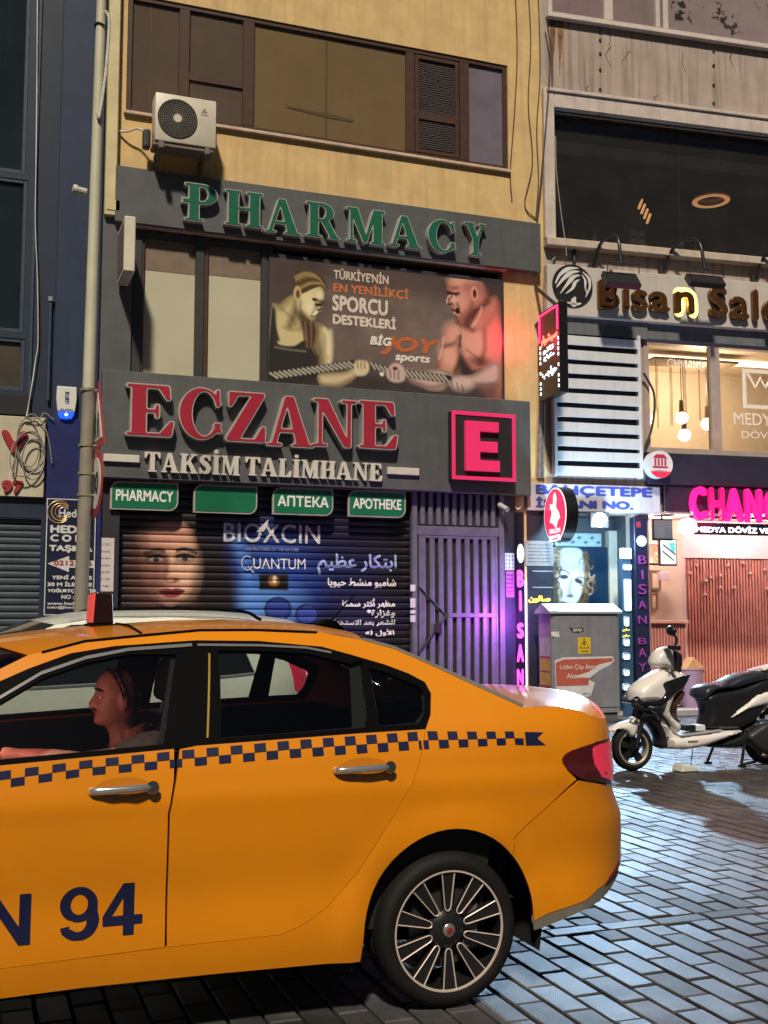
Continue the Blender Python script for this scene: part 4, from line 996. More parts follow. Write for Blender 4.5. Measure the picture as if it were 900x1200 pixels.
    # rope
    def rope(pts, wd):
        p.line(pts, wd * k, (40, 36, 34), 2 * k)
        n = 26
        ax, ay = pts[0]; bx, by = pts[-1]; L_ = math.hypot(bx - ax, by - ay); ux, uy = (bx - ax) / L_, (by - ay) / L_
        m_ = int(L_ / (5.2 * k))
        for i in range(m_):
            t = (i + .5) / m_; cx, cy_ = ax + (bx - ax) * t, ay + (by - ay) * t; r = wd * k * .9
            p.line([(cx - ux * r * .9 - uy * r * .8, cy_ - uy * r * .9 + ux * r * .8), (cx + ux * r * .9 + uy * r * .8, cy_ + uy * r * .9 - ux * r * .8)], 1.0 * k, (196, 188, 172), 1.6 * k, .85)
    rope(L((45, 790), (590, 712)), 4.2); rope(L((700, 720), (820, 755)), 3.6); rope(Rr((180, 715), (480, 755)), 4.6)
    # hands
    p.poly(L((595, 700), (640, 688), (680, 700), (690, 740), (670, 780), (620, 790), (595, 770)), (212, 196, 160), 3 * k)
    for x in (612, 635, 658): p.line(L((x, 700), (x + 4, 740)), .9 * k, (130, 110, 84), 1.6 * k, .8)
    p.poly(Rr((70, 710), (110, 655), (160, 655), (195, 700), (190, 760), (140, 778), (90, 760)), fa, 3 * k)
    for i in range(3): p.line(Rr((95 + 28 * i, 690 + 6 * i), (100 + 26 * i, 745 + 6 * i)), .9 * k, (110, 84, 78), 1.6 * k, .8)
    p.ell(*Q(*C8(130, 685)), 3 * k, 2 * k, (70, 52, 50), .6); p.ell(*Q(*C8(42, 722)), 2.6 * k, 2.4 * k, (225, 215, 205), .4); p.ell(*Q(*C8(575, 790)), 14 * k, 9 * k, (208, 184, 176), .5, .7)
    for i in range(3): p.line(Rr((500 + 34 * i, 770 + 12 * i), (512 + 34 * i, 810 + 10 * i)), .9 * k, (116, 90, 86), 1.6 * k, .8)
    p.poly(Rr((500, 820), (800, 800), (810, 900), (500, 880)), (52, 48, 60), 8 * k, .7)
    return p.mesh(a0, a1, z0, z1, -.0405), (a0, a1, z0, z1)
me, r = sports_poster()
a0, a1, z0, z1 = r
th = Thing('billboard', 'dark sports poster of a woman and a shouting man pulling one rope', 'poster', ((a0 + a1) / 2, -.0, z0), FP)
b_ = BM(); box(b_, a0 - .01, a1 + .045, -.038, .05, z0 - .05, z1 + .06, .006); th.part('backing_board', b_, m_dkmetal)
th.part('print', me, printed('poster print', .45))
def poster_text(s, lx, rx, ty, by, col, bold=.03, shear=0.0, name='lettering', y=-.0432):
    a0, a1, z0, z1 = FP.rect(lx, rx, ty, by, .045); th.part(name, text(s, a0, a1, z0, z1, y, .003, bold, shear, soft=.6), mat('poster letters %d %d %d' % col, lin(col), rough=.5, var=.25, scale=25))
poster_text("TÜRKİYE'NİN", 391, 455.5, 312.5, 326.5, (200, 185, 172), .035)
poster_text('EN YENİLİKÇİ', 390.5, 479, 328, 344, (190, 112, 66), .035)
poster_text('SPORCU', 389.5, 454.5, 345, 364, (214, 202, 190), .05)
poster_text('DESTEKLERİ', 390, 464, 364, 379.5, (214, 202, 190), .045)
poster_text('BİG', 433.5, 459, 390.5, 404, (220, 214, 206), .06, .2, y=-.0485)
poster_text('JOY', 446, 513, 392, 415, (186, 100, 60), .05, .25)
poster_text('sports', 463, 504, 414.5, 425, (220, 214, 206), .05, .15)

for i, (pl, lab) in enumerate((([(603, -30), (606, 60), (603, 130), (598, 200), (600, 235)], 'thin dark wire hanging just right of the ribbon window'), ([(618, -30), (622, 50), (619, 120), (624, 190), (615, 240), (630, 258)], 'thin dark wire down the middle of the ochre strip'), ([(630, -30), (633, 80), (629, 150), (631, 210), (628, 255)], 'thin dark wire down the right edge of the ochre wall'))):
    b_ = BM(); tube(b_, spline([(A(px, py, .02)[0], -.02, A(px, py, .02)[1]) for px, py in pl], 6), .009, 6)
    single('wire', lab, 'cable', b_, mat('old brown wire', (.10, .065, .04), rough=.8, var=.3), (A(*pl[0])[0], -.02, A(*pl[-1])[1]), FP, smooth=60)
# ================================================================== blue building on the left
m_blue = mat('blue painted panel', (.020, .031, .056), rough=.42, var=.2, scale=2.5, streak=.35, stain=(.012, .02, .045))
m_blue2 = mat('blue grey frame', (.035, .055, .085), rough=.45, var=.2, scale=6)
m_dkglass = mat('dark greenish pane', (.012, .02, .022), rough=.12, var=.3, scale=1.0, spec=.6, streak=.2, stain=(.02, .03, .03))
bx0 = A(-260, 300)[0]; bx1 = aL - .004
lb = Thing('blue_building', 'dark blue panelled building with dark windows at the left edge', 'building', (bx1, 0, 0), FP)
hA = (bx0 + .6, A(33, 100)[0], A(0, 200)[1], zt - 1.5); hB = (bx0 + .6, A(30, 300)[0], A(0, 388)[1], A(0, 207)[1]); hC = (bx0 + .6, A(29, 420)[0], A(0, 457)[1], A(0, 395)[1]); hD = (bx0 + .6, A(47, 660)[0], 0, A(0, 606)[1])
bm = wall(BM(), bx0, bx1, 0, zt, [hA, hB, hC, hD], reveal=.12)
quad(bm, [(bx0, 0, 0), (bx0, 0, zt), (bx0, 6, zt), (bx0, 6, 0)]); quad(bm, [(bx0, 0, zt), (bx1, 0, zt), (bx1, 6, zt), (bx0, 6, zt)])
lb.part('wall', bm, m_blue)
b_ = BM(); box(b_, A(66, 300)[0], A(118, 300)[0], -.05, -.002, A(60, 493)[1], zt, .008); lb.part('panel', b_, mat('blue raised panel', (.024, .038, .080), rough=.4, var=.2, scale=2, streak=.3, stain=(.015, .025, .06)))
b_ = BM(); box(b_, A(53, 600)[0], A(118, 600)[0], -.09, -.052, 0, A(60, 491)[1], .008); lb.part('pier', b_, mat('violet blue pier', (.024, .03, .12), rough=.3, var=.25, scale=3))
for h in (hA, hB, hC):
    f = lb.part('window', frame_bars(BM(), h[0], h[1], h[2], h[3], .01, .09, .05), m_blue2)
    b_ = BM(); box(b_, h[0] + .05, h[1] - .05, .05, .06, h[2] + .05, h[3] - .05); lb.part('pane', b_, m_dkglass if h is not hC else mat('brownish pane', (.06, .05, .04), rough=.25, var=.3, scale=2), f)
    if h is hA:
        b_ = BM(); xm = A(-60, 100)[0]; box(b_, xm - .04, xm + .04, .012, .088, h[2] + .05, h[3] - .05, .004); lb.part('mullion', b_, m_blue2, f)
b_ = BM(); box(b_, A(37, 300)[0], A(41, 300)[0], -.03, -.003, A(40, 490)[1], zt, .006); lb.part('trim', b_, m_blue2)
b_ = BM(); box(b_, hC[0], A(36, 470)[0], -.06, -.002, A(0, 486)[1], A(0, 462)[1], .01); lb.part('ledge', b_, mat('black ledge', (.012, .013, .016), rough=.5))
lb.part('roller_shutter', slats(BM(), hD[0], hD[1], 0.0, hD[3], .09, .085), mat('slate blue slat', (.05, .065, .085), rough=.4, var=.2, scale=3, spec=.5))
# small pipes on the blue panel
th = Thing('thin_conduit', 'thin grey conduit with a joint on the blue wall', 'pipe', (A(60, 450)[0], -.02, A(59, 440)[1]), FP)
b_ = BM(); x, z1 = A(59.5, 352, .03); z0 = A(59.5, 470, .03)[1]; tube(b_, [(x, -.05, z0), (x, -.05, z1)], .022); th.part('pipe', b_, m_blue2)
b_ = BM(); cyl(b_, (x, -.05, z1 - .02), (x, -.05, z1 + .04), .035); th.part('joint', b_, mat('grey plastic', (.22, .24, .27), rough=.5))
# white cable running down the facade, with the coil at its end
pts = [(44, -60), (43.5, 60), (42.5, 170), (41.5, 260), (44, 330), (44.5, 400), (42, 420), (36, 460), (31, 488)]
b_ = BM(); tube(b_, spline([(A(px, py, .06)[0], -.06, A(px, py, .06)[1]) for px, py in pts], 5), .008, 6)
single('hanging_cable', 'thin white cable hanging straight down the blue wall', 'cable', b_, mat('white cable', (.62, .62, .58), rough=.5, var=.1), (A(42, 250)[0], -.06, A(42, 480)[1]), FP, smooth=60)
b_ = BM(); r_ = random.Random(3)
c0 = [A(px, py, .1) for px, py in ((33, 514), (36, 524), (39, 534), (31, 528))]
for i, (cx, cz) in enumerate(c0):
    rx, rz_ = r_.uniform(.11, .20), r_.uniform(.22, .38); ph = r_.uniform(0, 6); tl = r_.uniform(-.4, .4)
    pp = []
    for k in range(26):
        t = k / 26 * 2 * math.pi; u, v = rx * math.cos(t), rz_ * math.sin(t)
        pp.append((cx + u * math.cos(tl) - v * math.sin(tl), -.11 - .018 * i - .012 * math.sin(t + ph), cz - .05 + u * math.sin(tl) + v * math.cos(tl)))
    tube(b_, pp, .009, 6, closed=True)
for pl in (((30, 488), (40, 486), (52, 500), (58, 520), (61, 543)), ((25, 500), (20, 520), (17, 548), (14, 560)), ((28, 489), (46, 490), (52, 484), (63, 492))):
    tube(b_, spline([(A(px, py, .13)[0], -.13, A(px, py, .13)[1]) for px, py in pl], 5), .008, 6)
single('cable_coil', 'loose coil of pale cable hanging over the cream number board', 'cable', b_, mat('pale cable', (.30, .28, .24), rough=.5, var=.15), (A(33, 520)[0], -.1, A(33, 580)[1]), FP, smooth=60)
# number board
th, r = panel_sign('number_board', 'cream board with a red letter V and the number 97', 'sign', -60, 52.5, 483, 579.5, mat('cream board', (.50, .46, .34), rough=.55, var=.12, scale=4, streak=.2), .01, .07)
mr_ = mat('brick red letters', (.34, .03, .035), rough=.4, var=.1)
a0, a1, z0, z1 = FP.rect(2, 32, 504, 531, .08); th.part('letter', text('V', a0, a1, z0, z1, -.09, .04, .07), mr_)
a0, a1, z0, z1 = FP.rect(2, 27, 562.5, 577, .08); th.part('number', text('97', a0, a1, z0, z1, -.085, .03, .07), mr_)
# alarm box
a0, a1, z0, z1 = FP.rect(66.5, 90, 452, 490, .15)
th = Thing('alarm_siren', 'white alarm box with a glowing blue light on the blue wall', 'alarm', ((a0 + a1) / 2, -.055, z0), FP)
w_ = a1 - a0; h_ = z1 - z0
p = [(a0 + w_ * .08, z0 + h_ * .22), (a1 - w_ * .08, z0 + h_ * .22), (a1, z0 + h_ * .6), (a1 - w_ * .02, z1), (a0 + w_ * .02, z1), (a0, z0 + h_ * .6)]
th.part('casing', prism(BM(), p, -.15, -.055, .012, 2), mat('white plastic', (.68, .68, .66), rough=.35, var=.05))
p = [(a0 + w_ * .08, z0 + h_ * .21), (a0 + w_ * .2, z0 + h_ * .04), (a0 + w_ * .5, z0), (a0 + w_ * .8, z0 + h_ * .04), (a1 - w_ * .08, z0 + h_ * .21)]
th.part('light', prism(BM(), p, -.145, -.055, .008), mat('blue lens', (.01, .03, .5), rough=.15, var=0, emit=(.02, .12, 1), es=1.2))
b_ = BM(); sphere(b_, ((a0 + a1) / 2, -.146, z0 + h_ * .13), .018); th.part('lamp_point', b_, lum('blue lamp', (.3, .6, 1), 8))
me = text('SECURITY', 0, h_ * .38, 0, w_ * .2, 0, .003, .03); me.transform(Matrix.Rotation(math.pi / 2, 4, 'Y')); me.transform(Matrix.Translation((a0 + w_ * .42, -.152, z1 - h_ * .16)))
th.part('lettering', me, mat('navy print', (.03, .05, .16), rough=.4))
th.part('wordmark', text('ALARM', a0 + w_ * .2, a1 - w_ * .2, z0 + h_ * .25, z0 + h_ * .31, -.152, .003, .04), mat('navy print', (.03, .05, .16)))
# movers' board behind the pole
a0, a1, z0, z1 = FP.rect(54, 112, 583, 722, .1)
th = Thing('notice_board', 'navy board with white mover lettering, a ring emblem and an arrow', 'sign', ((a0 + a1) / 2, -.095, z0), FP)
b_ = BM(); box(b_, a0, a1, -.11, -.095, z0, z1, .004); th.part('board', b_, mat('navy board', (.012, .014, .04), rough=.35, var=.2))
b_ = BM(); frame_bars(b_, a0 + .01, a1 - .01, z0 + .01, z1 - .01, -.115, -.1105, .012, 0); th.part('border', b_, mat('off white print', (.6, .6, .6), rough=.5, var=.1))
mwp = mat('off white print', (.6, .6, .6))
for s, lx, rx, ty, by, bo in (('Hedef', 69, 100, 596, 606, .03), ('HEDEF', 59, 106, 615, 624.5, .07), ('C O R', 59, 96, 626, 634.5, .07), ('TAŞIMA', 57.5, 108, 638, 647.5, .06), ('YENİ ADRES', 61, 108, 673, 679, .05), ('30 M İLERİDE', 55.5, 108, 681, 687, .05), ('YOĞURTÇU FATİH', 56, 112, 689, 695, .05), ('NO : 12', 72, 96, 697, 702, .05), ('www.hedefcor', 55.5, 104, 705, 709, .03), ('info@hedefcor', 55.5, 104, 710, 714, .03)):
    q = FP.rect(lx, rx, ty, by, .11); th.part('lettering', text(s, *q, -.1125, .003, bo), mwp)
q = FP.rect(56, 110, 651, 670, .11); zc = (q[2] + q[3]) / 2
th.part('arrow', prism(BM(), [(q[0], zc), (q[0] + .26, q[3]), (q[0] + .26, q[3] - .055), (q[1], q[3] - .055), (q[1], q[2] + .055), (q[0] + .26, q[2] + .055), (q[0] + .26, q[2])], -.1145, -.1105), mwp)
q = FP.rect(63, 108, 656.5, 662.5, .11); th.part('lettering', text('0212 256', q[0], q[1], q[2], q[3], -.117, .003, .05), mat('red print', (.35, .05, .04)))
cx, cz = A(69, 600, .11)
for i, (rr, c) in enumerate(((.14, (.45, .3, .25)), (.11, (.5, .45, .1)), (.085, (.5, .2, .1)), (.06, (.4, .4, .45)))):
    b_ = BM(); tube(b_, [(cx + rr * math.cos(t) * 1.0 + .02 * i, -.113, cz + rr * math.sin(t)) for t in np.linspace(.6, 5.6, 24)], .008, 6); th.part('ring', b_, mat('ring %d' % i, c, rough=.3, metal=.3))
# paper notice on the pier between the two buildings
th, r = panel_sign('paper_notice', 'white paper notices in a column on the dark pier', 'notice', 111, 133.5, 630, 693, mat('paper', (.62, .55, .56), rough=.7, var=.08), .041, .046, bev=.001, base='sheet')
mpt = mat('grey print', (.16, .14, .15), rough=.7)
for i, s in enumerate(('DUYURU', 'ECZANEMİZ', 'nöbetçi eczane', 'TAKSİM', 'açık', '08:30 - 19:00', 'bilgi')):
    z = r[3] - .08 - i * (r[3] - r[2] - .1) / 6.6; th.part('lettering', text(s, r[0] + .05, r[1] - .05, z - .018, z + .012, -.0475, .002), mpt)

# ================================================================== the pole with its two traffic signs
pY = 9.95
px_, pz_ = WORLD.at(97.5, 640, -pY)
th = Thing('street_pole', 'tall cream and grey steel street pole carrying two traffic signs', 'pole', (px_, pY, 0))
zp = WORLD.at(101, 458, -pY)[1]
b_ = BM(); tube(b_, [(px_ - .02, pY, 0), (px_ + .012, pY, zp)], [.064, .056], 20); th.part('lower_tube', b_, mat('grey pole paint', (.24, .22, .18), rough=.45, var=.15, scale=5, streak=.4, stain=(.14, .12, .09)), smooth=50)
b_ = BM(); tube(b_, [(px_ + .012, pY, zp), (px_ + .035, pY, zp + 3), (px_ + .06, pY, 9.5)], [.054, .045, .04], 20); th.part('upper_tube', b_, mat('cream pole paint', (.50, .50, .38), rough=.45, var=.1, scale=4, streak=.3, stain=(.34, .33, .24)), smooth=50)
for y in (457, 522, 555, 580):
    z = WORLD.at(101, y, -pY)[1]; b_ = BM(); cyl(b_, (px_, pY, z - .012), (px_, pY, z + .012), .065, seg=20); box(b_, px_ + .06, px_ + .10, pY - .02, pY + .02, z - .01, z + .01, .003); th.part('clamp', b_, mat('steel band', (.42, .38, .28), rough=.4, metal=.6))
b_ = BM(); cyl(b_, (px_, pY, 0), (px_, pY, .03), .16); th.part('base_plate', b_, m_dkmetal)
z = WORLD.at(101, 225, -pY)[1]; b_ = BM(); tube(b_, [(px_ - .05, pY, z), (px_ - .17, pY - .01, z + .012)], .03, 10); cyl(b_, (px_ - .13, pY, z + .01), (px_ - .165, pY, z + .013), .042); th.part('stub_bracket', b_, mat('pale stub', (.5, .48, .42), rough=.5))
b_ = BM(); zz = [WORLD.at(120, y, -pY)[1] for y in (22, 40, 90, 140, 150)]
tube(b_, spline([(px_ + .07, pY - .05, zz[0] + .05), (px_ + .10, pY - .06, zz[0]), (px_ + .105, pY - .06, zz[1]), (px_ + .085, pY - .07, zz[2]), (px_ + .04, pY - .07, zz[3]), (px_ + .02, pY - .07, zz[4] + .1)], 5), .014, 7); th.part('wrapped_cable', b_, mat('dirty white wrap', (.55, .54, .48), rough=.7, var=.25, scale=30))
z = WORLD.at(101, 28, -pY)[1]; b_ = BM(); tube(b_, [(px_ + .042 + .055 * math.cos(t), pY + .055 * math.sin(t), z + .012 * math.sin(2 * t)) for t in np.linspace(0, 6.0, 18)], .008, 6, closed=True); th.part('wire_tie', b_, m_dkmetal)
FS = Frame((WORLD.at(113.5, 567, -(pY - .06))[0], pY - .06, 0), -86.2)
def sign_back(): return mat('sign back', (.25, .25, .24), rough=.5)
m_sred = mat('sign red', (.42, .02, .025), rough=.3, var=.08); m_swh = mat('sign white', (.68, .66, .62), rough=.35, var=.06); m_sbk = mat('sign black', (.012, .012, .012), rough=.4)
def disc(bm, cx, cz, r, y0, y1, seg=40): return prism(bm, [(cx + r * math.cos(t), cz + r * math.sin(t)) for t in np.linspace(0, 2 * math.pi, seg, endpoint=False)], y0, y1)
zc = WORLD.at(113, 567.5, -pY)[1]
th = Thing('speed_limit_sign', 'round red bordered sign with the number 30 below the triangle on the pole', 'traffic sign', (0.0, 0, zc - .3), FS)
th.part('plate', disc(BM(), 0, zc, .30, -.008, 0), m_sred); th.part('face', disc(BM(), 0, zc, .225, -.0125, -.0082), m_swh)
th.part('number', text('30', -.14, .14, zc - .10, zc + .10, -.0145, .003, .05), m_sbk)
z0, z1 = WORLD.at(113, 527, -pY)[1], WORLD.at(113, 449, -pY)[1]
th = Thing('warning_sign', 'triangular red bordered children warning sign at the top of the pair', 'traffic sign', (0, 0, z0), FS)
def tri(s, c): return [(-.35 * s, c - .24 * s), (.35 * s, c - .24 * s), (0, c + .36 * s)]
zc = z0 + .24
th.part('plate', prism(BM(), tri(1, zc), -.008, 0, 0), m_sred); th.part('face', prism(BM(), tri(.72, zc), -.0125, -.0082), m_swh)
for dx in (-.07, .06):
    b_ = BM(); prism(b_, [(dx - .02, zc - .15), (dx + .005, zc - .15), (dx + .012, zc - .06), (dx + .05, zc - .15), (dx + .07, zc - .14), (dx + .035, zc - .03), (dx + .03, zc + .03), (dx - .03, zc + .03), (dx - .04, zc - .05), (dx - .025, zc - .06)], -.016, -.0128); th.part('pictogram', b_, m_sbk)
    b_ = BM(); disc(b_, dx, zc + .055, .022, -.016, -.0128, 14); th.part('pictogram_head', b_, m_sbk)

# ================================================================== air conditioner
a0, a1, z0, z1 = FP.rect(182.5, 253.5, 107, 163.5, .52)
th = Thing('air_conditioner', 'white outdoor air conditioner unit bracketed on the ochre wall', 'air conditioner', ((a0 + a1) / 2, -.0, z0), FP)
m_acw = mat('ac white', (.60, .56, .46), rough=.45, var=.08, scale=4, streak=.2, stain=(.40, .36, .28))
b_ = BM(); box(b_, a0, a1, -.52, -.22, z0, z1, .018, 2); cs = th.part('casing', b_, m_acw, smooth=40)
w_, h_ = a1 - a0, z1 - z0; cx, cz, r = a0 + w_ * .36, z0 + h_ * .50, h_ * .385
b_ = BM(); lathe(b_, [(r, 0), (r * 1.04, -.004), (r * 1.04, -.012), (r, -.012)], (cx, -.522, cz), 'Y', 40); th.part('grille_ring', b_, m_dkmetal)
b_ = BM(); disc(b_, cx, cz, r, -.5225, -.5205); th.part('fan_opening', b_, mat('fan dark', (.012, .013, .012), rough=.6))
b_ = BM()
for i in range(7): rr = r * (.3 + .66 * i / 6); tube(b_, [(cx + rr * math.cos(t), -.53, cz + rr * math.sin(t)) for t in np.linspace(0, 2 * math.pi, 36, endpoint=False)], .0035, 5, closed=True)
for i in range(34):
    t = i / 34 * 2 * math.pi; tube(b_, [(cx + r * .22 * math.cos(t), -.531, cz + r * .22 * math.sin(t)), (cx + r * math.cos(t + .18), -.528, cz + r * math.sin(t + .18))], .003, 5)
th.part('fan_grille', b_, mat('grille wire', (.16, .155, .13), rough=.5))
b_ = BM(); cyl(b_, (cx, -.54, cz), (cx, -.524, cz), r * .22, seg=24); th.part('hub', b_, m_acw)
b_ = BM(); xm, zm = a0 + w_ * .80, z0 + h_ * .74
for dx, dz in ((0, .02), (-.02, -.012), (.02, -.012)): prism(b_, [(xm + dx - .018, zm + dz), (xm + dx, zm + dz - .018), (xm + dx + .018, zm + dz), (xm + dx, zm + dz + .018)], -.5235, -.5205)
th.part('emblem', b_, mat('grey print', (.16, .14, .15)))
th.part('lettering', text('INVERTER', a0 + w_ * .73, a0 + w_ * .87, zm - .06, zm - .043, -.522, .002), mat('grey print', (.16, .14, .15)))
b_ = BM(); box(b_, a1 + .002, a1 + .03, -.42, -.26, z0 + .1, z0 + .36, .01); th.part('valve_cover', b_, m_acw)
for k, xx in enumerate((a0 + .08, a1 - .12)):
    b_ = BM(); box(b_, xx - .02, xx + .02, -.56, -.0, z0 - .05, z0 - .012, .004); box(b_, xx - .02, xx + .02, -.04, 0, z0 - .34, z0 - .05, .004); tube(b_, [(xx, -.53, z0 - .05), (xx, -.03, z0 - .32)], .016)
    b2 = b_; box(b2, xx - .035, xx + .035, -.59, -.5, z0 - .13, z0 - .012, .012); th.part('bracket', b2, mat('weathered bracket', (.16, .13, .11), rough=.7, var=.3, scale=20))
b_ = BM(); box(b_, a0 - .02, a1 - .02, -.5, -.24, z0 - .075, z0 - .01, .02); th.part('tray', b_, mat('weathered bracket', (.16, .13, .11)))
b_ = BM(); q = [A(px, py, .3) for px, py in ((141, 143), (147, 146), (154, 147), (162, 146), (170, 151), (176, 158))]
tube(b_, spline([(x, -.02 - .05 * i, z) for i, (x, z) in enumerate(q)], 5), .014, 7); th.part('pipe', b_, mat('dirty white wrap', (.55, .54, .48)))
b_ = BM(); x, z = A(172, 160, .3); box(b_, x - .05, x + .05, -.34, -.2, z - .16, z + .1, .03, 2); th.part('valve_block', b_, m_dkmetal)

# ================================================================== salon building on the right
B = lambda px, py, d=0: FR.at(px, py, d)
def soft_(p, n=4):
    q = [Vector((x, z, 0)) for x, z in p]; q = [q[-1]] + q + [q[0], q[1]]
    return [(v.x, v.y) for v in spline(q, n)[n:-n - 1]]
m_conc = mat('stained concrete', (.40, .33, .29), rough=.8, var=.16, scale=2.0, bump=.2, bscale=60, streak=.9, stain=(.21, .155, .13))
m_stone = mat('pale stone trim', (.54, .47, .43), rough=.7, var=.15, scale=5, streak=.3, stain=(.26, .20, .17))
m_pvc = mat('pale window frame', (.55, .49, .47), rough=.5, var=.1, scale=6)
m_navy = mat('navy fascia', (.022, .024, .045), rough=.45, var=.15)
c0, c1 = B(637, 300)[0], B(1250, 300)[0]
sb = Thing('salon_building', 'stained concrete building with a wide dark window above a hair salon and a money exchange', 'building', (c0, 0, 0), FR)
t1 = (B(646, 10)[0], c1 - .5, B(646, 20)[1], B(646, -170)[1])
t2 = (B(648, 200)[0], c1 - .5, B(648, 281)[1], B(648, 129)[1])
t3 = (B(756, 460)[0], c1 - .5, B(756, 528)[1], B(756, 397)[1])
t4 = (B(617, 700)[0] + .02, B(744, 700)[0], .06, B(617, 600)[1])
t5 = (B(762, 700)[0], c1 - .5, .10, B(762, 600)[1])
bm = wall(BM(), c0 - .28, c1, 0, zt, [t1, t2, t3, t4, t5], reveal=.25)
quad(bm, [(c1, 0, 0), (c1, 6, 0), (c1, 6, zt), (c1, 0, zt)]); quad(bm, [(c0 - .28, 0, zt), (c1, 0, zt), (c1, 6, zt), (c0 - .28, 6, zt)])
sb.part('wall', bm, m_conc)
# top row of windows
f = sb.part('window', frame_bars(BM(), t1[0] - .07, t1[1], t1[2], t1[3], -.04, .08, .075), m_pvc)
for lx, rx in ((707.5, 717.5), (767.5, 772.5), (776, 782)):
    b_ = BM(); box(b_, B(lx, 20)[0], B(rx, 20)[0], -.035, .07, t1[2] + .075, t1[3] - .075, .006); sb.part('mullion', b_, m_pvc, f)
b_ = BM(); box(b_, t1[0] - .1, c1, -.1, .0, t1[2] - .05, t1[2] - .003, .01); sb.part('sill', b_, m_stone)
g_f = mat('frosted mauve pane', (.22, .17, .175), rough=.25, var=.12, scale=1.5, streak=.2)
def film():
    m = mat('peeling frosted film', (.25, .20, .21), rough=.3, var=.15, scale=1.2)
    n, l = m.node_tree.nodes, m.node_tree.links; b = n['Principled BSDF']; s0 = b.inputs['Base Color'].links[0].from_socket
    tc = n.new('ShaderNodeTexCoord'); nz = n.new('ShaderNodeTexNoise'); nz.inputs['Scale'].default_value = 2.1; nz.inputs['Detail'].default_value = 8; nz.inputs['Roughness'].default_value = .7
    l.new(tc.outputs['Object'], nz.inputs['Vector']); r = n.new('ShaderNodeMapRange'); r.inputs[1].default_value = .555; r.inputs[2].default_value = .575; l.new(nz.outputs[0], r.inputs[0])
    mx = n.new('ShaderNodeMix'); mx.data_type = 'RGBA'; mx.inputs[7].default_value = (.03, .025, .02, 1); l.new(r.outputs[0], mx.inputs[0]); l.new(s0, mx.inputs[6]); l.new(mx.outputs[2], b.inputs['Base Color']); return m
m_film = film()
for lx, rx, m_ in ((647, 708, g_f), (717, 768, g_f), (781, 1240, m_film)):
    b_ = BM(); box(b_, B(lx, 20)[0], min(B(rx, 20)[0], t1[1] - .07), .02, .03, t1[2] + .075, t1[3] - .08); sb.part('pane', b_, m_, f)
# bolt rows and the rust run on the spandrel
for px in (703, 836):
    for k, py in enumerate((38, 47, 63, 82, 105) if px < 750 else (60, 77, 100, 121)):
        x, z = B(px, py); b_ = BM(); cyl(b_, (x, .0, z), (x, -.02, z), .022, seg=10); sb.part('bolt', b_, mat('rusty bolt', (.03, .018, .014), rough=.7))
for k_, pl in enumerate((((645, 23), (651, 24), (650.5, 45), (648.5, 70), (648, 104), (646, 104), (645.5, 60)), ((653, 24), (661, 26), (660, 44), (657.5, 66), (656, 92), (655, 70), (653.5, 45)))):
    b_ = BM(); p = [B(*t) for t in pl]; prism(b_, soft_(p), -.0035, -.002)
    sb.part('rust_stain', b_, mat('rust run %d' % k_, ((.16, .075, .028), (.26, .14, .06))[k_], rough=.9, var=.6, scale=7, streak=.7, stain=((.04, .025, .018), (.36, .27, .2))[k_]))
rc = random.Random(11)
for (px, py) in ((713, 33), (716, 55), (738, 60), (800, 60), (858, 62), (770, 112), (690, 100)):
    x, z = B(px, py); pp = [(x, -.003, z)]
    for q_ in range(5): x += rc.uniform(-.06, .05); z -= rc.uniform(.03, .11); pp.append((x, -.003, z))
    b_ = BM(); tube(b_, pp, [.004, .006, .005, .004, .003, .001], 4); sb.part('crack', b_, mat('crack line', (.06, .045, .04), rough=.9))
# large dark window with its room
fr2 = BM(); x0, x1 = B(635.5, 200)[0], t2[1]; zt_, zb_ = B(636, 105)[1], B(636, 281)[1]
box(fr2, x0, t2[0] - .002, -.1, .06, zb_, zt_, .012); box(fr2, t2[0] - .002, x1, -.1, .06, t2[3], zt_, .012)
f = sb.part('window', fr2, m_stone)
b_ = BM(); box(b_, x0 + .04, x1, -.13, -.101, zt_ - .07, zt_ - .01, .01); sb.part('cornice', b_, m_stone, f)
b_ = BM(); box(b_, x0, x1, -.16, .2, B(636, 290)[1], B(636, 281)[1], .01); sb.part('sill', b_, mat('cream sill', (.52, .43, .36), rough=.6, var=.15, scale=6, streak=.3), f)
b_ = BM(); quad(b_, [(t2[0], .12, t2[2]), (t2[1], .12, t2[2]), (t2[1], .12, t2[3]), (t2[0], .12, t2[3])]); sb.part('pane', b_, glass('window glass', (.8, .77, .77), .05, .02, dirt=.055), f)
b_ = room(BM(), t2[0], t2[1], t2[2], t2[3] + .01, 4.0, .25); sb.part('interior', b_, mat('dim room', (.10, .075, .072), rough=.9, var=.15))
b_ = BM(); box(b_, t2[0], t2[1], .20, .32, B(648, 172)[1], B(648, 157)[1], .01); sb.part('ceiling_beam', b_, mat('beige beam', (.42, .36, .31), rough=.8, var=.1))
b_ = BM(); xm = B(795.5, 240, -.12)[0]; box(b_, xm - .004, xm + .004, .105, .135, t2[2], t2[3]); sb.part('pane_joint', b_, m_dkmetal, f)
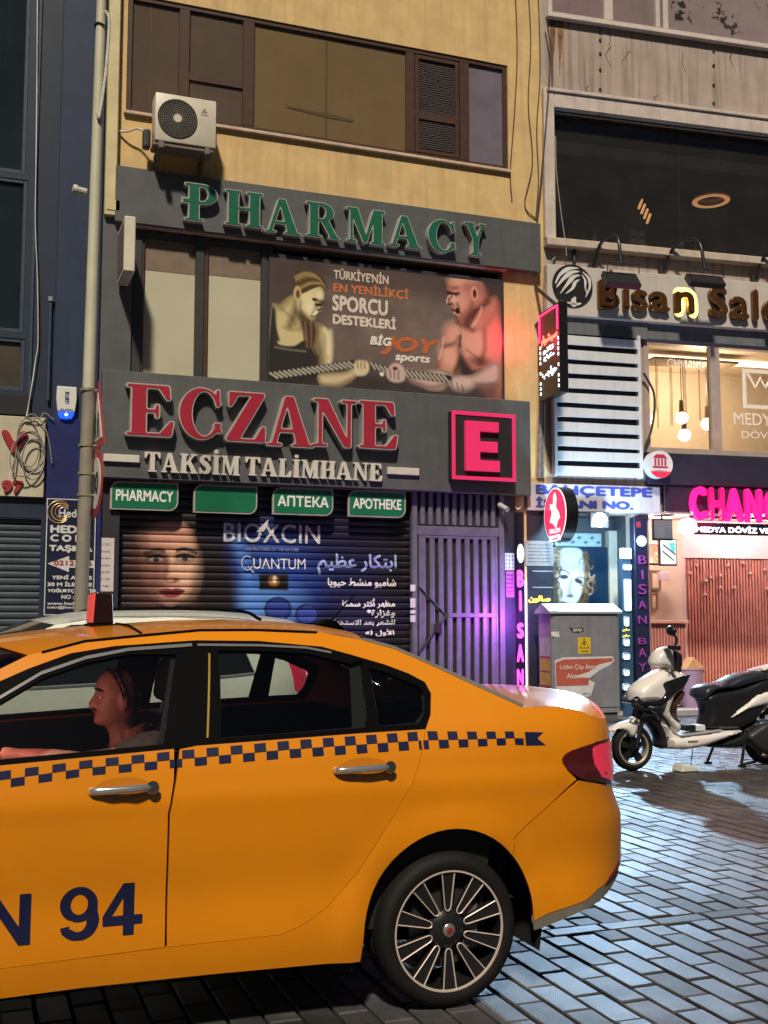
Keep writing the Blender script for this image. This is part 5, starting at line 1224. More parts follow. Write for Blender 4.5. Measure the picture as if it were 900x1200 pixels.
# upstairs lamps seen through it
th = Thing('ceiling_lamp', 'slatted warm lamp hanging in the dark upper room', 'lamp', (*B(751, 240, -1.2)[:1], 1.2, B(751, 240, -1.2)[1]), FR)
for dx, dz in ((0, .05), (.05, -.03), (.10, -.11), (.15, -.19)):
    x, z = B(748, 240, -1.2); b_ = BM(); prism(b_, [(x + dx, z + dz - .10), (x + dx + .03, z + dz - .12), (x + dx + .10, z + dz + .05), (x + dx + .07, z + dz + .07)], 1.2, 1.24, .004); th.part('lamp_bar', b_, lum('amber lamp', (1, .50, .18), .8))
b_ = BM(); tube(b_, [(x + .06, 1.22, z), (x + .06, 1.22, t2[3])], .01); th.part('rod', b_, m_dkmetal)
x, z = B(833, 232, -2.0)
th = Thing('ring_lamp', 'flat round ceiling lamp with a warm glow in the dark upper room', 'lamp', (x, 2.0, z), FR)
b_ = BM(); lathe(b_, [(.05, 0), (.34, 0), (.36, -.04), (.30, -.05)], (x, 2.0, z), 'Z', 28); th.part('shade', b_, mat('lamp brass', (.3, .16, .08), rough=.4, metal=.6))
b_ = BM(); lathe(b_, [(.24, -.058), (.33, -.058), (.33, -.068), (.24, -.068)], (x, 2.0, z), 'Z', 28, closed=True); th.part('diffuser', b_, lum('soft amber', (1, .50, .2), .55))
b_ = BM(); tube(b_, [(x, 2, z), (x, 2, t2[3])], .012); th.part('rod', b_, m_dkmetal)
# things on the window ledge
zl = t2[2] + .004
def ledge(px, d=-.2): return B(px, 285, d)[0]
def pennant(px, h, m_, lab):
    x = ledge(px); t_ = Thing('pennant', lab, 'flag', (x, .2, zl), FR)
    b_ = BM(); cyl(b_, (x, .2, zl), (x, .2, zl + .015), .035, seg=14); t_.part('stand', b_, m_dkmetal)
    b_ = BM(); tube(b_, [(x, .2, zl + .015), (x, .2, zl + h)], .005); t_.part('rod', b_, m_pvc)
    b_ = BM(); prism(b_, [(x, zl + h * .98), (x + .02, zl + h * .55), (x + .075, zl + .06), (x - .075, zl + .05), (x - .03, zl + h * .55)], .19, .2, .002); t_.part('cloth', b_, m_)
m_flr = mat('red cloth', (.34, .03, .04), rough=.8, var=.2, scale=14); m_flw = mat('white cloth', (.5, .45, .44), rough=.8, var=.2, scale=14)
pennant(667, .30, m_flr, 'red desk flag at the left end of the upstairs ledge'); pennant(697, .34, m_flw, 'white desk flag on the upstairs ledge'); pennant(708, .34, m_flr, 'red desk flag close beside the first white one')
pennant(800, .26, m_flw, 'small white flag left of its twin beside the glass joint'); pennant(814, .26, m_flw, 'small white flag right of its twin beside the glass joint')
for px, lab in ((741.5, 'left white carton of the pair on the upstairs ledge'), (750.5, 'right white carton of the pair on the upstairs ledge')):
    x = ledge(px); t_ = Thing('carton', lab, 'box', (x, .2, zl), FR, None)
    b_ = BM(); box(b_, x - .055, x + .055, .16, .26, zl, zl + .34, .004); t_.part('body', b_, mat('carton white', (.55, .48, .45), rough=.6)); b_ = BM(); box(b_, x - .04, x + .04, .155, .1595, zl + .2, zl + .25); t_.part('band', b_, mat('grey print', (.16, .14, .15)))
# band below the window: cream render, metal fascia, cables
b_ = BM(); box(b_, B(756, 390)[0], c1 - .02, -.06, -.003, B(756, 398)[1], B(756, 372)[1], .006); sb.part('fascia', b_, mat('steel fascia', (.14, .15, .17), rough=.4, var=.2, streak=.3))
b_ = BM(); box(b_, B(640, 380)[0], B(755.5, 380)[0], -.09, -.003, B(650, 392)[1], B(650, 370)[1], .006); sb.part('fascia', b_, mat('steel fascia', (.14, .15, .17)))
b_ = BM(); box(b_, B(756, 550)[0], c1 - .02, -.12, -.003, B(756, 568)[1], B(756, 531)[1], .01); sb.part('fascia', b_, m_navy)
b_ = BM(); box(b_, B(775.5, 590)[0], c1 - .02, -.08, -.003, B(775.5, 600)[1], B(775.5, 569)[1], .01); sb.part('fascia', b_, mat('navy fascia dark', (.014, .014, .028), rough=.5))
b_ = BM()
for i in range(7):
    a = 640 + i * 1.4
    r_ = random.Random(i); pl = [(652 - i, 300 + i), (644 + i * .5, 310), (638.5 + i * .4, 330 + i), (637 + i * .7, 380), (634 + i * .9, 440), (632 + i, 500), (630 + i * 1.3, 560)]
    tube(b_, spline([(B(px, py, .05)[0], -.03 - .012 * (i % 3), B(px, py, .05)[1]) for px, py in pl], 4), .011 + .004 * (i % 2), 6)
single('cable_bundle', 'bundle of grey cables running down the joint between the two buildings', 'cable', b_, mat('grey cable', (.22, .2, .2), rough=.6, var=.4, scale=12), (B(636, 400)[0], -.03, B(636, 560)[1]), FR, smooth=60)
# thin wires on the facade
for pl, lab, r_ in (([(640, 20), (645, 60), (641, 130), (634, 210), (629, 255)], 'thin dark wire down the corner of the concrete wall', .012), ([(651, 160), (652, 200), (657, 245), (662, 280), (664, 300)], 'thin pale wire crossing the left side of the dark window', .008)):
    b_ = BM(); tube(b_, spline([(B(px, py, .14)[0], -.14, B(px, py, .14)[1]) for px, py in pl], 5), r_, 6); single('wire', lab, 'cable', b_, m_dkmetal if r_ > .01 else mat('pale cable', (.45, .43, .38)), (B(*pl[0], .14)[0], -.14, B(*pl[-1], .14)[1]), FR)
b_ = BM(); pl = [(754, 437), (760, 447), (766, 460), (767, 480), (763, 505), (757, 520), (756, 530)]; tube(b_, spline([(B(px, py, .1)[0], -.1, B(px, py, .1)[1]) for px, py in pl], 5), .018, 7)
single('black_hose', 'black cable loop hanging beside the lit salon window', 'cable', b_, m_dkmetal, (B(760, 530)[0], -.1, B(760, 530)[1]), FR, smooth=60)
# salon window and its room
f = sb.part('window', frame_bars(BM(), t3[0] - .02, t3[1], t3[2] - .03, t3[3] + .03, -.02, .12, .09), mat('pinkish frame', (.40, .33, .30), rough=.5, var=.1))
b_ = BM(); box(b_, B(833.5, 460)[0], B(844, 460)[0], -.015, .115, t3[2] + .06, t3[3] - .06, .006); sb.part('mullion', b_, mat('pinkish frame', (.40, .33, .30)), f)
b_ = BM(); quad(b_, [(t3[0], .06, t3[2]), (t3[1], .06, t3[2]), (t3[1], .06, t3[3]), (t3[0], .06, t3[3])]); sb.part('pane', b_, glass('clear glass', (.93, .93, .92), .03), f)
b_ = room(BM(), t3[0], t3[1], t3[2] + .0, t3[3], 1.8, .26); sb.part('interior', b_, mat('warm white room', (.72, .60, .46), rough=.8, var=.05))
b_ = BM(); box(b_, t3[0] + .3, t3[0] + 4.5, .9, 1.2, t3[3] - .03, t3[3] - .012); rl = sb.part('ceiling_light', b_, lum('warm tube', (1, .80, .55), 3.2))
sb.lamp('salon_room_lamp', 'POINT', ((t3[0] + t3[0] + 3) / 2, .9, t3[3] - .5), 80, (1, .80, .55), .2)
m_decal = mat('frosted decal', (.85, .80, .72), rough=.6, var=.05)
for s, lx, rx, ty, by, bo in (('MEDYA', 860, 915, 483, 497, .0), ('DÖVİZ', 869, 915, 502, 513, 0), ('CHANGE', 782, 826, 420, 430, 0)):
    q = FR.rect(lx, rx, ty, by, -.05); sb.part('decal', text(s, *q, .052, .003, bo), m_decal, f)
b_ = BM(); q = FR.rect(870, 912, 432, 478, -.05); frame_bars(b_, q[0], q[1], q[2], q[3], .05, .056, .06, 0); sb.part('decal', b_, m_decal, f)
b_ = BM(); pk = [(q[0] + (q[1] - q[0]) * u, q[2] + (q[3] - q[2]) * v) for u, v in ((.14, .9), (.36, .55), (.5, .8), (.64, .55), (.86, .9))]; tube(b_, [(x, .052, z) for x, z in pk], .02, 6); sb.part('decal', b_, m_decal, f)
# pendant lamps
x0_, zc_ = B(790, 412, -.9)
th = Thing('pendant_cluster', 'cluster of round glass pendant bulbs on a ceiling plate behind the salon window', 'lamp', (x0_, .9, t3[3]), FR)
b_ = BM(); box(b_, B(757, 425, -.9)[0], B(855, 425, -.9)[0], .62, 1.12, t3[3] - .14, t3[3] - .1, .006); th.part('ceiling_plate', b_, mat('plate brown', (.22, .16, .12), rough=.5))
for i in range(11):
    px = 764 + i * 5.6; py = 484 + (i * 37 % 19); x, z = B(px, py, -.9); x2 = x
    b_ = BM(); tube(b_, [(x, .75 + (i % 3) * .12, z), (x, .75 + (i % 3) * .12, t3[3] - .14)], .0042, 5); th.part('cord', b_, mat('bronze cord', (.16, .10, .06), rough=.5))
for px, py in ((758, 491), (799, 490), (802, 510), (829, 497)):
    x, z = B(px, py, -.9); b_ = BM(); sphere(b_, (x, .9, z), .105); bl = th.part('bulb', b_, lum('bulb', (1, .86, .62), 3.0), smooth=60)
    b_ = BM(); cyl(b_, (x, .9, z + .09), (x, .9, z + .30), .045, .035, 14); th.part('socket', b_, mat('brass socket', (.14, .09, .05), rough=.4, metal=.5), bl)
    b_ = BM(); tube(b_, [(x, .9, z + .3), (x, .9, t3[3] - .14)], .007, 5); th.part('cord', b_, m_dkmetal)

# ---- louvred shutter panel
a0, a1, z0, z1 = FR.rect(648, 752.5, 386, 557, .14)
th = Thing('louvre_panel', 'white slatted louvre panel beside the salon window', 'louvre', ((a0 + a1) / 2, -.02, z0), FR)
m_lv = mat('white louvre', (.62, .64, .68), rough=.4, var=.08, scale=5, streak=.2)
b_ = BM(); box(b_, a0, a0 + .05, -.14, -.02, z0, z1, .006); th.part('post', b_, m_lv)
b_ = BM(); box(b_, a1 - .05, a1, -.14, -.02, z0, z1, .006); th.part('post', b_, m_lv)
n = 10
for i in range(n):
    zz = z0 + (i + .03) * (z1 - z0) / n; hh = (z1 - z0) / n
    b_ = BM(); prism(b_, [(a0 + .05, zz), (a1 - .05, zz + .012 * math.sin(i * 2.1)), (a1 - .05, zz + hh * .66 + .01 * math.sin(i * 1.3)), (a0 + .05, zz + hh * .66)], -.135, -.11, .004); th.part('slat', b_, m_lv)
b_ = BM(); box(b_, a0 + .06, a1 - .06, -.05, -.03, z0 + .02, z1 - .02); th.part('backing', b_, mat('louvre dark back', (.02, .025, .05), rough=.6, var=.2))
# ---- salon fascia sign
th, r = panel_sign('fascia_sign', 'white salon fascia board with bronze letters and a round head emblem', 'shop sign', 641, 1150, 309, 368, mat('off white board', (.52, .48, .45), rough=.5, var=.08, scale=3, streak=.25, stain=(.36, .32, .29)), .02, .16, FR)
m_brz = mat('bronze letter', (.22, .10, .035), rough=.22, var=.25, scale=9, metal=.75, spec=.6)
for ch, lx, rx, ty, by in (('B', 702, 727, 326, 361), ('ı', 731.5, 738.5, 336, 363), ('s', 741.5, 760, 338, 363.5), ('a', 762, 786, 340, 364), ('n', 791.5, 815, 340, 366), ('S', 832, 854, 334, 371), ('a', 857, 879, 346, 373), ('l', 883, 890, 338, 375), ('o', 895, 916, 350, 376), ('n', 922, 943, 352, 379)):
    q = FR.rect(lx, rx, ty, by, .26); th.part('letter', text(ch, *q, -.205, .085, .055, cell=.025, bevel=.012), m_brz, smooth=None)
    if ch == 'n' and lx < 800:
        q2 = FR.rect(lx - 3, rx + 3, ty - 4, by + 5, .165); th.part('halo', text(ch, *q2, -.163, .003, .13, cell=.03), lum('yellow back light', (1, .88, .22), 2.2))
        th.lamp('letter_light', 'POINT', ((q[0] + q[1]) / 2, -.19, (q[2] + q[3]) / 2), 1.6, (1, .9, .25), .05)
cx, cz = B(671, 335, .17); R_ = abs(B(694.5, 337, .17)[0] - cx)
b_ = BM(); disc(b_, cx, cz, R_, -.175, -.16); em = th.part('emblem', b_, mat('emblem black', (.015, .015, .015), rough=.4))
m_emw = mat('emblem white', (.66, .64, .62), rough=.4)
def lock(pts, ws, nm='emblem_hair'):
    m = Mask(-1.05, 1.05, -1.05, 1.05, .03); q = [(v.x, v.y) for v in spline([(x, y, 0) for x, y in pts], 6)]
    m.stroke(q, [interp(i / (len(q) - 1), [0, .45, 1], ws) for i in range(len(q))])
    me = upright(fill_loops(m.loops(0, .6), .004), cx - R_ * 1.0, cx + R_ * 1.0, cz - R_, cz + R_, -.1775, (-1, 1, -1, 1)); th.part(nm, me, m_emw, em)
lock([(.30, .84), (-.15, .80), (-.60, .50), (-.86, .05)], [.02, .10, .03]); lock([(.34, .70), (-.05, .62), (-.45, .30), (-.80, -.12)], [.02, .11, .03])
lock([(.36, .52), (.05, .42), (-.25, .08), (-.62, -.40)], [.02, .11, .02]); lock([(.34, .32), (.12, .16), (-.02, -.12), (-.36, -.40)], [.02, .09, .02])
lock([(.50, .70), (.80, .40), (.84, .0), (.62, -.5)], [.02, .075, .02]); lock([(.46, .56), (.62, .30), (.62, .0), (.70, -.36)], [.02, .06, .015])
lock([(.10, -.56), (.02, -.70), (.04, -.84)], [.06, .11, .15], 'emblem_neck'); lock([(-.28, -.80), (.1, -.86), (.40, -.80)], [.03, .08, .03], 'emblem_neck')
# ---- gooseneck floodlights over the fascia
def goose(bx, by_, mid, hx, hy, lx, rx, ty, by2, lab):
    x0, z0 = B(bx, by_, .05); t_ = Thing('gooseneck_floodlight', lab, 'floodlight', (x0, 0, z0), FR, 'floodlights over the salon fascia')
    b_ = BM(); cyl(b_, (x0, -.0, z0), (x0, -.06, z0), .07, seg=16); t_.part('wall_plate', b_, m_dkmetal)
    x1, z1 = B(hx, hy, .75); xm, zm = B(*mid, .4)
    b_ = BM(); tube(b_, spline([(x0, -.05, z0), (x0 + (xm - x0) * .4, -.18, z0 + (zm - z0) * .75), (xm, -.42, zm), (x1 - (x1 - xm) * .25, -.64, z1 + (zm - z1) * .75), (x1, -.72, z1)], 6), .026, 8); t_.part('arm', b_, mat('black gloss metal', (.02, .02, .022), rough=.3, var=.1), smooth=60)
    a0, a1, q0, q1 = FR.rect(lx, rx, ty, by2, .74)
    b_ = BM(); box(b_, a0, a1, -.10, .0, -.0, (q1 - q0) + .03, .008)
    bmesh.ops.rotate(b_, verts=b_.verts, cent=(0, 0, 0), matrix=Matrix.Rotation(rad(-38), 3, 'X')); bmesh.ops.translate(b_, verts=b_.verts, vec=(0, -.70, q0 + .01)); t_.part('lamp_head', b_, mat('black gloss metal', (.02, .02, .022)))
    b_ = BM(); zt_ = z1; tube(b_, [(a0 + .02, -.73, q1), (a0 + .02, -.73, zt_), (a1 - .02, -.73, zt_), (a1 - .02, -.73, q1)], .01, 6); t_.part('yoke', b_, m_dkmetal)
goose(695, 312, (715, 276), 729, 308, 711, 751, 317, 337, 'black gooseneck floodlight nearest the round head emblem')
goose(777, 316, (806, 281), 827, 315, 808, 850, 322, 336, 'black gooseneck floodlight over the gap between the two bronze words')
goose(885, 326, (912, 290), 934, 322, 912, 958, 330, 345, 'black gooseneck floodlight over the last bronze letters, cut by the edge')
b_ = BM(); x, z = B(673, 300, .04); tube(b_, [(x, -.04, z - .1), (x, -.04, z + .1)], .03, 8); single('pipe_stub', 'short dark pipe stub on the cream band under the window', 'pipe', b_, m_dkmetal, (x, -.04, z), FR)
# ---- projecting neon board
def perp(px, py, d0):
    x, z = B(px, py, 0); p = FR.m @ Vector((x, 0, 0)); return Frame(p, -5.5 - 90)
xw = B(636, 420)[0]
FN = perp(624, 420, 0)
zn0, zn1 = B(659, 463, .8)[1], B(659, 358, .8)[1]
th = Thing('neon_board', 'black projecting board with a red neon frame and white lit Arabic words', 'shop sign', (.3, 0, zn0), FN)
b_ = BM(); box(b_, .28, 1.0, 0, .13, zn0, zn1, .008); th.part('casing', b_, mat('black casing', (.006, .006, .008), rough=.35))
mn_r = lum('red neon', (1, .02, .10), 5.0); mn_w = lum('white led', (.75, .92, 1), 2.0)
hN = zn1 - zn0
b_ = BM(); tube(b_, [(.31, -.012, zn0 + hN * .66), (.31, -.012, zn1 - .05), (.95, -.012, zn1 - .05), (.95, -.012, zn0 + hN * .70)], .012, 6); th.part('neon_tube', b_, mn_r)
th.part('lettering', text(arabic('سيشوار'), .34, .93, zn0 + hN * .60, zn0 + hN * .72, -.008, .006, .03), lum('orange red neon', (1, .10, .06), 5.0))
th.part('lettering', text(arabic('تاتو'), .42, .80, zn0 + hN * .50, zn0 + hN * .575, -.008, .006, .02), mn_w)
th.part('lettering', text(arabic('مكياج'), .44, .82, zn0 + hN * .42, zn0 + hN * .49, -.008, .006, .02), mn_w)
th.part('lettering', text(arabic('حواجب'), .38, .90, zn0 + hN * .22, zn0 + hN * .34, -.008, .006, .02), mn_w)
for i in range(10):
    for xx in (.31, .96):
        if i in (3, 5): continue
        b_ = BM(); z = zn0 + .08 + i * hN * .058; box(b_, xx - .008, xx + .012, -.012, -.001, z, z + .045); th.part('led', b_, mn_w)
b_ = BM(); tube(b_, [(.0, .06, zn1 - .1), (.95, .06, zn1 + .02)], .03, 6); th.part('bracket', b_, m_dkmetal)
b_ = BM(); tube(b_, [(.0, .06, zn1 + .5), (.75, .06, zn1 + .02)], .028, 6); th.part('brace', b_, m_dkmetal)
th.lamp('neon_glow', 'POINT', (.25, -.42, zn0 + hN * .72), 8, (1, .03, .10), .12)
# ---- oval projecting sign
FO = perp(633, 600, 0)
zo = B(650, 603, .55)[1]; ro = abs(B(650, 571.5, .6)[1] - B(650, 636, .6)[1]) / 2
th = Thing('projecting_disc_sign', 'round lit red and white sign projecting over the metal cabinet', 'shop sign', (.1, 0, zo - ro), FO)
th.part('casing', disc(BM(), .55, zo, ro, 0, .18), mat('black casing', (.014, .014, .018)))
th.part('rim', disc(BM(), .55, zo, ro * .985, -.006, -.0002), lum('white rim glow', (1, .85, .9), 1.0))
th.part('face', disc(BM(), .55, zo, ro * .93, -.011, -.0062), mat('lit red face', (.6, .03, .08), rough=.3, var=.05, emit=(1, .05, .16), es=.85))
m_wl = lum('white lit print', (1, .95, .95), 1.1)
b_ = BM(); prism(b_, [(.38, zo - .1), (.46, zo + .02), (.42, zo + .12), (.50, zo + .10), (.52, zo + .28), (.58, zo + .32), (.63, zo + .22), (.60, zo + .1), (.70, zo + .02), (.74, zo - .06), (.66, zo - .10), (.6, zo - .2), (.5, zo - .13)], -.0145, -.0115); th.part('figure', b_, m_wl)
for s, x0, x1, q0, q1 in (('SALON', .36, .74, -.27, -.20), ('KUAFÖR', .36, .74, -.345, -.285), ('BAY', .40, .52, .08, .16)): th.part('lettering', text(s, x0, x1, zo + q0, zo + q1, -.0135, .003, .03), m_wl)
b_ = BM(); box(b_, .34, .76, -.0145, -.0115, zo - .38, zo - .362); th.part('line', b_, m_wl)
b_ = BM(); tube(b_, [(0, .09, zo + .1), (.12, .09, zo + .1)], .025, 6); th.part('bracket', b_, m_dkmetal)
# ---- small round light box
cx, cz = B(774, 544, .3); r_ = abs(B(788.5, 544, .3)[0] - cx)
th = Thing('round_light_box', 'small round white light box with a red building emblem by the hose', 'shop sign', (cx, -.1, cz - r_), FR)
b_ = BM(); disc(b_, cx, cz, r_, -.3, -.14); th.part('casing', b_, mat('white box', (.6, .58, .6), rough=.4, emit=(1, .95, .98), es=.12))
b_ = BM(); p = [(cx + r_ * .985 * math.cos(t), cz + r_ * .985 * math.sin(t)) for t in np.linspace(math.pi * 1.18, math.pi * 1.82, 16)]; prism(b_, p, -.304, -.3005); th.part('red_segment', b_, mat('red segment', (.5, .02, .05), rough=.3, emit=(1, .05, .12), es=.5))
b_ = BM()
for i in range(4): box(b_, cx - .1 + i * .055, cx - .1 + i * .055 + .03, -.304, -.3005, cz - .02, cz + .08)
box(b_, cx - .13, cx + .12, -.3045, -.301, cz - .06, cz - .03); prism(b_, [(cx - .13, cz + .09), (cx + .12, cz + .09), (cx + .06, cz + .15), (cx - .07, cz + .15)], -.304, -.3005); th.part('emblem', b_, mat('red emblem', (.45, .03, .07), rough=.4))
th.part('lettering', text('MEDYA', cx - .1, cx + .1, cz - .135, cz - .095, -.302, .002), m_sbk)
b_ = BM(); tube(b_, [(cx, -.15, cz), (cx, .0, cz)], .03, 8); th.part('bracket', b_, m_dkmetal)
# ---- address board
th, r = panel_sign('address_board', 'pale board with two lines of blue words above the floodlit entrance', 'sign', 617.5, 774, 565.5, 598, mat('lilac white board', (.52, .50, .55), rough=.5, var=.08, streak=.2), .03, .1, FR)
m_bl = mat('blue letters', (.05, .07, .34), rough=.4, var=.1)
for s, lx, rx, ty, by in (('BAHÇETEPE', 627.5, 764.5, 567.5, 581.5), ('İŞHANI NO.', 627.5, 742, 581.5, 597)):
    q = FR.rect(lx, rx, ty, by, .1); th.part('lettering', text(s, *q, -.1035, .005, .05, cell=.012), m_bl)
# ---- entrance recess with its notices
m_ent = mat('entrance wall', (.05, .06, .075), rough=.5, var=.15); y_e = .7
b_ = room(BM(), t4[0], t4[1], 0.06, t4[3], y_e - .25, .25); sb.part('entrance', b_, m_ent)
b_ = BM(); box(b_, t4[0] - .02, B(648, 700)[0], -.04, .02, 0.0, B(617, 599)[1], .006); sb.part('pier', b_, mat('navy pier', (.018, .02, .035), rough=.4))
def hair_poster():
    a0, a1, z0, z1 = FR.rect(648, 712.5, 641, 711, -.6); z0 -= .5
    ht = z1 - z0; a = (a1 - a0) / ht; p = Paint(150, 240, a, (22, 50, 74))
    def Q(px, py): x, z = FR.at(px, py, -.6); return ((x - a0) / ht, (z - z0) / ht)
    C5 = lambda l: [Q(590 + x / 5, 620 + y / 5) for x, y in l]
    k = (Q(700, 680)[0] - Q(660, 680)[0]) / 40
    p.poly(C5([(290, 110), (330, 105), (360, 130), (345, 200), (320, 250), (340, 330), (330, 460), (290, 460)]), (112, 92, 70), 4 * k)
    p.poly(C5([(340, 120), (420, 110), (465, 140), (475, 230), (470, 330), (440, 420), (380, 450), (330, 430), (320, 330), (318, 250), (335, 200)]), (198, 214, 220), 3 * k)
    p.ell(*C5([(400, 200)])[0], 12 * k, 9 * k, (228, 240, 244), 1, .7)
    p.poly(C5([(460, 150), (490, 130), (500, 200), (490, 300), (500, 400), (470, 460), (420, 460), (450, 400), (472, 320), (478, 220)]), (110, 88, 66), 3 * k)
    rr = random.Random(5)
    for i in range(46):
        lf = i % 2; x = rr.uniform(296, 330) if lf else rr.uniform(455, 530); y = rr.uniform(120, 440); r = rr.uniform(10, 24)
        t0 = rr.uniform(0, 6); p.line(C5([(x + r * math.cos(t0 + u), y + r * 1.2 * math.sin(t0 + u)) for u in (0, .8, 1.6, 2.4, 3.2)]), rr.uniform(.5, 1.0) * k, rr.choice(((190, 168, 132), (70, 54, 40), (140, 116, 84), (48, 40, 36))), 1.6 * k, .85)
    p.line(C5([(332, 240), (362, 244), (388, 264)]), .6 * k, (70, 64, 66), 1.5 * k); p.ell(*C5([(355, 280)])[0], 5 * k, 2.4 * k, (50, 60, 72), .5); p.ell(*C5([(440, 305)])[0], 5 * k, 2.4 * k, (50, 60, 72), .5, 1, -20); p.line(C5([(424, 292), (450, 282), (472, 288)]), .6 * k, (80, 74, 76), 1.5 * k)
    p.line(C5([(400, 300), (385, 360), (395, 385)]), 1.4 * k, (150, 166, 176), 3 * k); p.ell(*C5([(390, 392)])[0], 4 * k, 1.8 * k, (96, 110, 122), .6); p.poly(C5([(335, 425), (365, 428), (408, 440), (380, 450), (350, 445)]), (120, 70, 84), 1.5 * k)
    p.grain(.08)
    return p.mesh(a0, a1, z0, z1, .6), (a0, a1, z0, z1)
me, r = hair_poster()
th = Thing('hair_poster', 'blue poster of a woman with curly hair in the entrance', 'poster', ((r[0] + r[1]) / 2, .6, r[2]), FR)
b_ = BM(); box(b_, r[0] - .01, r[1] + .01, .602, .66, r[2] - .01, r[3] + .01, .004); th.part('board', b_, m_dkmetal); th.part('print', me, printed('hair print', .3))
th, r = panel_sign('header_panel', 'pale teal panel with dark leaf shapes above the hair poster', 'sign', 650, 705, 624, 640, mat('teal panel', (.30, .45, .50), rough=.4, var=.1), -.66, -.6, FR)
for i in range(7):
    x = r[0] + .08 + i * (r[1] - r[0] - .14) / 6; z = r[2] + .06 + .07 * (i % 2); b_ = BM(); prism(b_, [(x - .04, z), (x, z + .035), (x + .05, z + .02), (x + .01, z - .02)], .594, .5985); th.part('leaf_shape', b_, mat('grey leaf print', (.10, .15, .18)))
b_ = BM(); box(b_, B(713, 680, -.6)[0], B(727, 680, -.6)[0], .55, .69, .06, B(713, 622, -.6)[1], .004); sb.part('door_post', b_, mat('cream post', (.50, .50, .42), rough=.5, var=.1))
th, r = panel_sign('paper_notice', 'grey printed notice sheet on the navy pier left of the hair poster', 'notice', 615.5, 648.5, 633.5, 663, mat('grey paper', (.26, .245, .25), rough=.7, var=.1), .042, .05, FR, .002, base='sheet')
for i in range(6): z = r[3] - .06 - i * .05; th.part('lettering', text('duyuru ve kurallar', r[0] + .04, r[1] - .04, z - .012, z + .012, -.0515, .002), m_sbk)
th = Thing('lit_lettering', 'yellow lit Arabic word on the navy pier above the cabinet', 'shop sign', (*B(632, 708, .05)[:1], -.04, B(632, 708, .05)[1]), FR)
q = FR.rect(619.5, 645, 698, 706.5, .06); th.part('lettering', text(arabic('صالون'), *q, -.055, .02, .04), lum('yellow letters', (1, .75, .08), 1.6))
for y in (668.5, 687.5):
    q = FR.rect(624, 648, y, y + 1.6, .05); b_ = BM(); box(b_, q[0], q[1], -.052, -.0425, q[2], q[3]); th.part('bar', b_, mat('grey bar', (.25, .27, .3), rough=.4))
# ---- vertical signs
th, r = panel_sign('vertical_sign', 'narrow black vertical sign with glowing magenta letters beside the gate', 'shop sign', 604, 615.5, 600, 826, mat('gloss black panel', (.012, .01, .02), rough=.2, var=.1), .03, .12, FR, base='panel')
m_mg = lum('magenta letters', (1, .06, .75), 2.6)
for ch, y0, y1 in (('B', 668, 688), ('I', 692, 716), ('S', 730, 748), ('A', 755, 776), ('N', 784, 803)):
    q = FR.rect(606 if ch != 'I' else 608.5, 613.5 if ch != 'I' else 611, y0, y1, .13); th.part('letter', text(ch, *q, -.13, .02, .06), m_mg)
cx, cz = B(610, 648.5, .13); b_ = BM(); prism(b_, [(cx + .052 * math.cos(t), cz + .14 * math.sin(t)) for t in np.linspace(0, 2 * math.pi, 28, endpoint=False)], -.135, -.121); th.part('emblem', b_, lum('emblem glow', (.8, .95, 1), .7))
q = FR.rect(615.6, 617.2, 680, 815, .12); b_ = BM(); box(b_, q[0], q[1], -.12, -.05, q[2], q[3]); th.part('light_strip', b_, lum('cold strip', (.7, .9, 1), 1.6))
GL = th.lamp('sign_glow', 'SPOT', (r[0] - .04, -.75, B(606, 725, .4)[1]), 115, (.55, .10, 1), .2, spot_size=rad(150), spot_blend=.6)
GL.rotation_euler = Vector((.85, -1, 0)).to_track_quat('Z', 'Y').to_euler()
th, r = panel_sign('vertical_sign', 'navy pillar sign with a column of unlit purple letters', 'shop sign', 743, 761.5, 606, 842, mat('navy pillar', (.015, .016, .042), rough=.3, var=.12), -.02, .14, FR)
m_pu = mat('purple letters', (.22, .04, .20), rough=.3, emit=(.5, .05, .45), es=.10)  # faint emission stands in for light on the unlit letters
for ch, y0, y1 in (('B', 651, 661), ('I', 668, 679), ('S', 684.5, 696.5), ('A', 704, 713.5), ('N', 721.5, 731), ('B', 747.5, 755), ('A', 760, 770), ('Y', 777, 786.5)):
    q = FR.rect(748 if ch != 'I' else 752, 757.5 if ch != 'I' else 754, y0, y1, .15); th.part('letter', text(ch, *q, -.152, .02), m_pu)
cx, cz = B(752, 634, .15); b_ = BM(); disc(b_, cx, cz, .085, -.15, -.141, 24); th.part('emblem', b_, mat('emblem pale', (.5, .52, .58), rough=.4))
q = FR.rect(746, 751, 611, 618, .15); b_ = BM(); box(b_, q[0], q[1], -.145, -.141, q[2], q[3]); th.part('sticker', b_, mat('red sticker', (.3, .02, .04)))
th, r = panel_sign('icon_panel', 'narrow blue panel with a column of white icons at the entrance', 'sign', 728.5, 742, 655, 842, mat('icon blue', (.035, .075, .13), rough=.25, var=.1), -.1, .06, FR)
m_ic = lum('icon glow', (.75, .9, 1), .15)
for lx, rx, ty, by in ((730, 740, 661, 668), (731, 739.5, 678, 716), (731, 737, 722, 734), (730.5, 737.5, 748, 757), (730, 738, 765, 773), (730.5, 737.5, 784, 792), (730, 738, 801, 809)):
    q = FR.rect(lx, rx, ty, by, .07); b_ = BM(); box(b_, q[0], q[1], -.066, -.0605, q[2], q[3], .02); th.part('icon', b_, m_ic)
for ty, by in ((736, 740), (743, 747)):
    q = FR.rect(729.5, 738, ty, by, .07); th.part('lettering', text(arabic('صالون'), *q, -.063, .004), lum('yellow letters', (1, .75, .08), 1.6))
b_ = BM(); q = FR.rect(729, 741, 642, 655, .1); box(b_, q[0], q[1], -.09, -.0, q[2], q[3], .01); th.part('light_head', b_, lum('icon glow', (.75, .9, 1), .15))
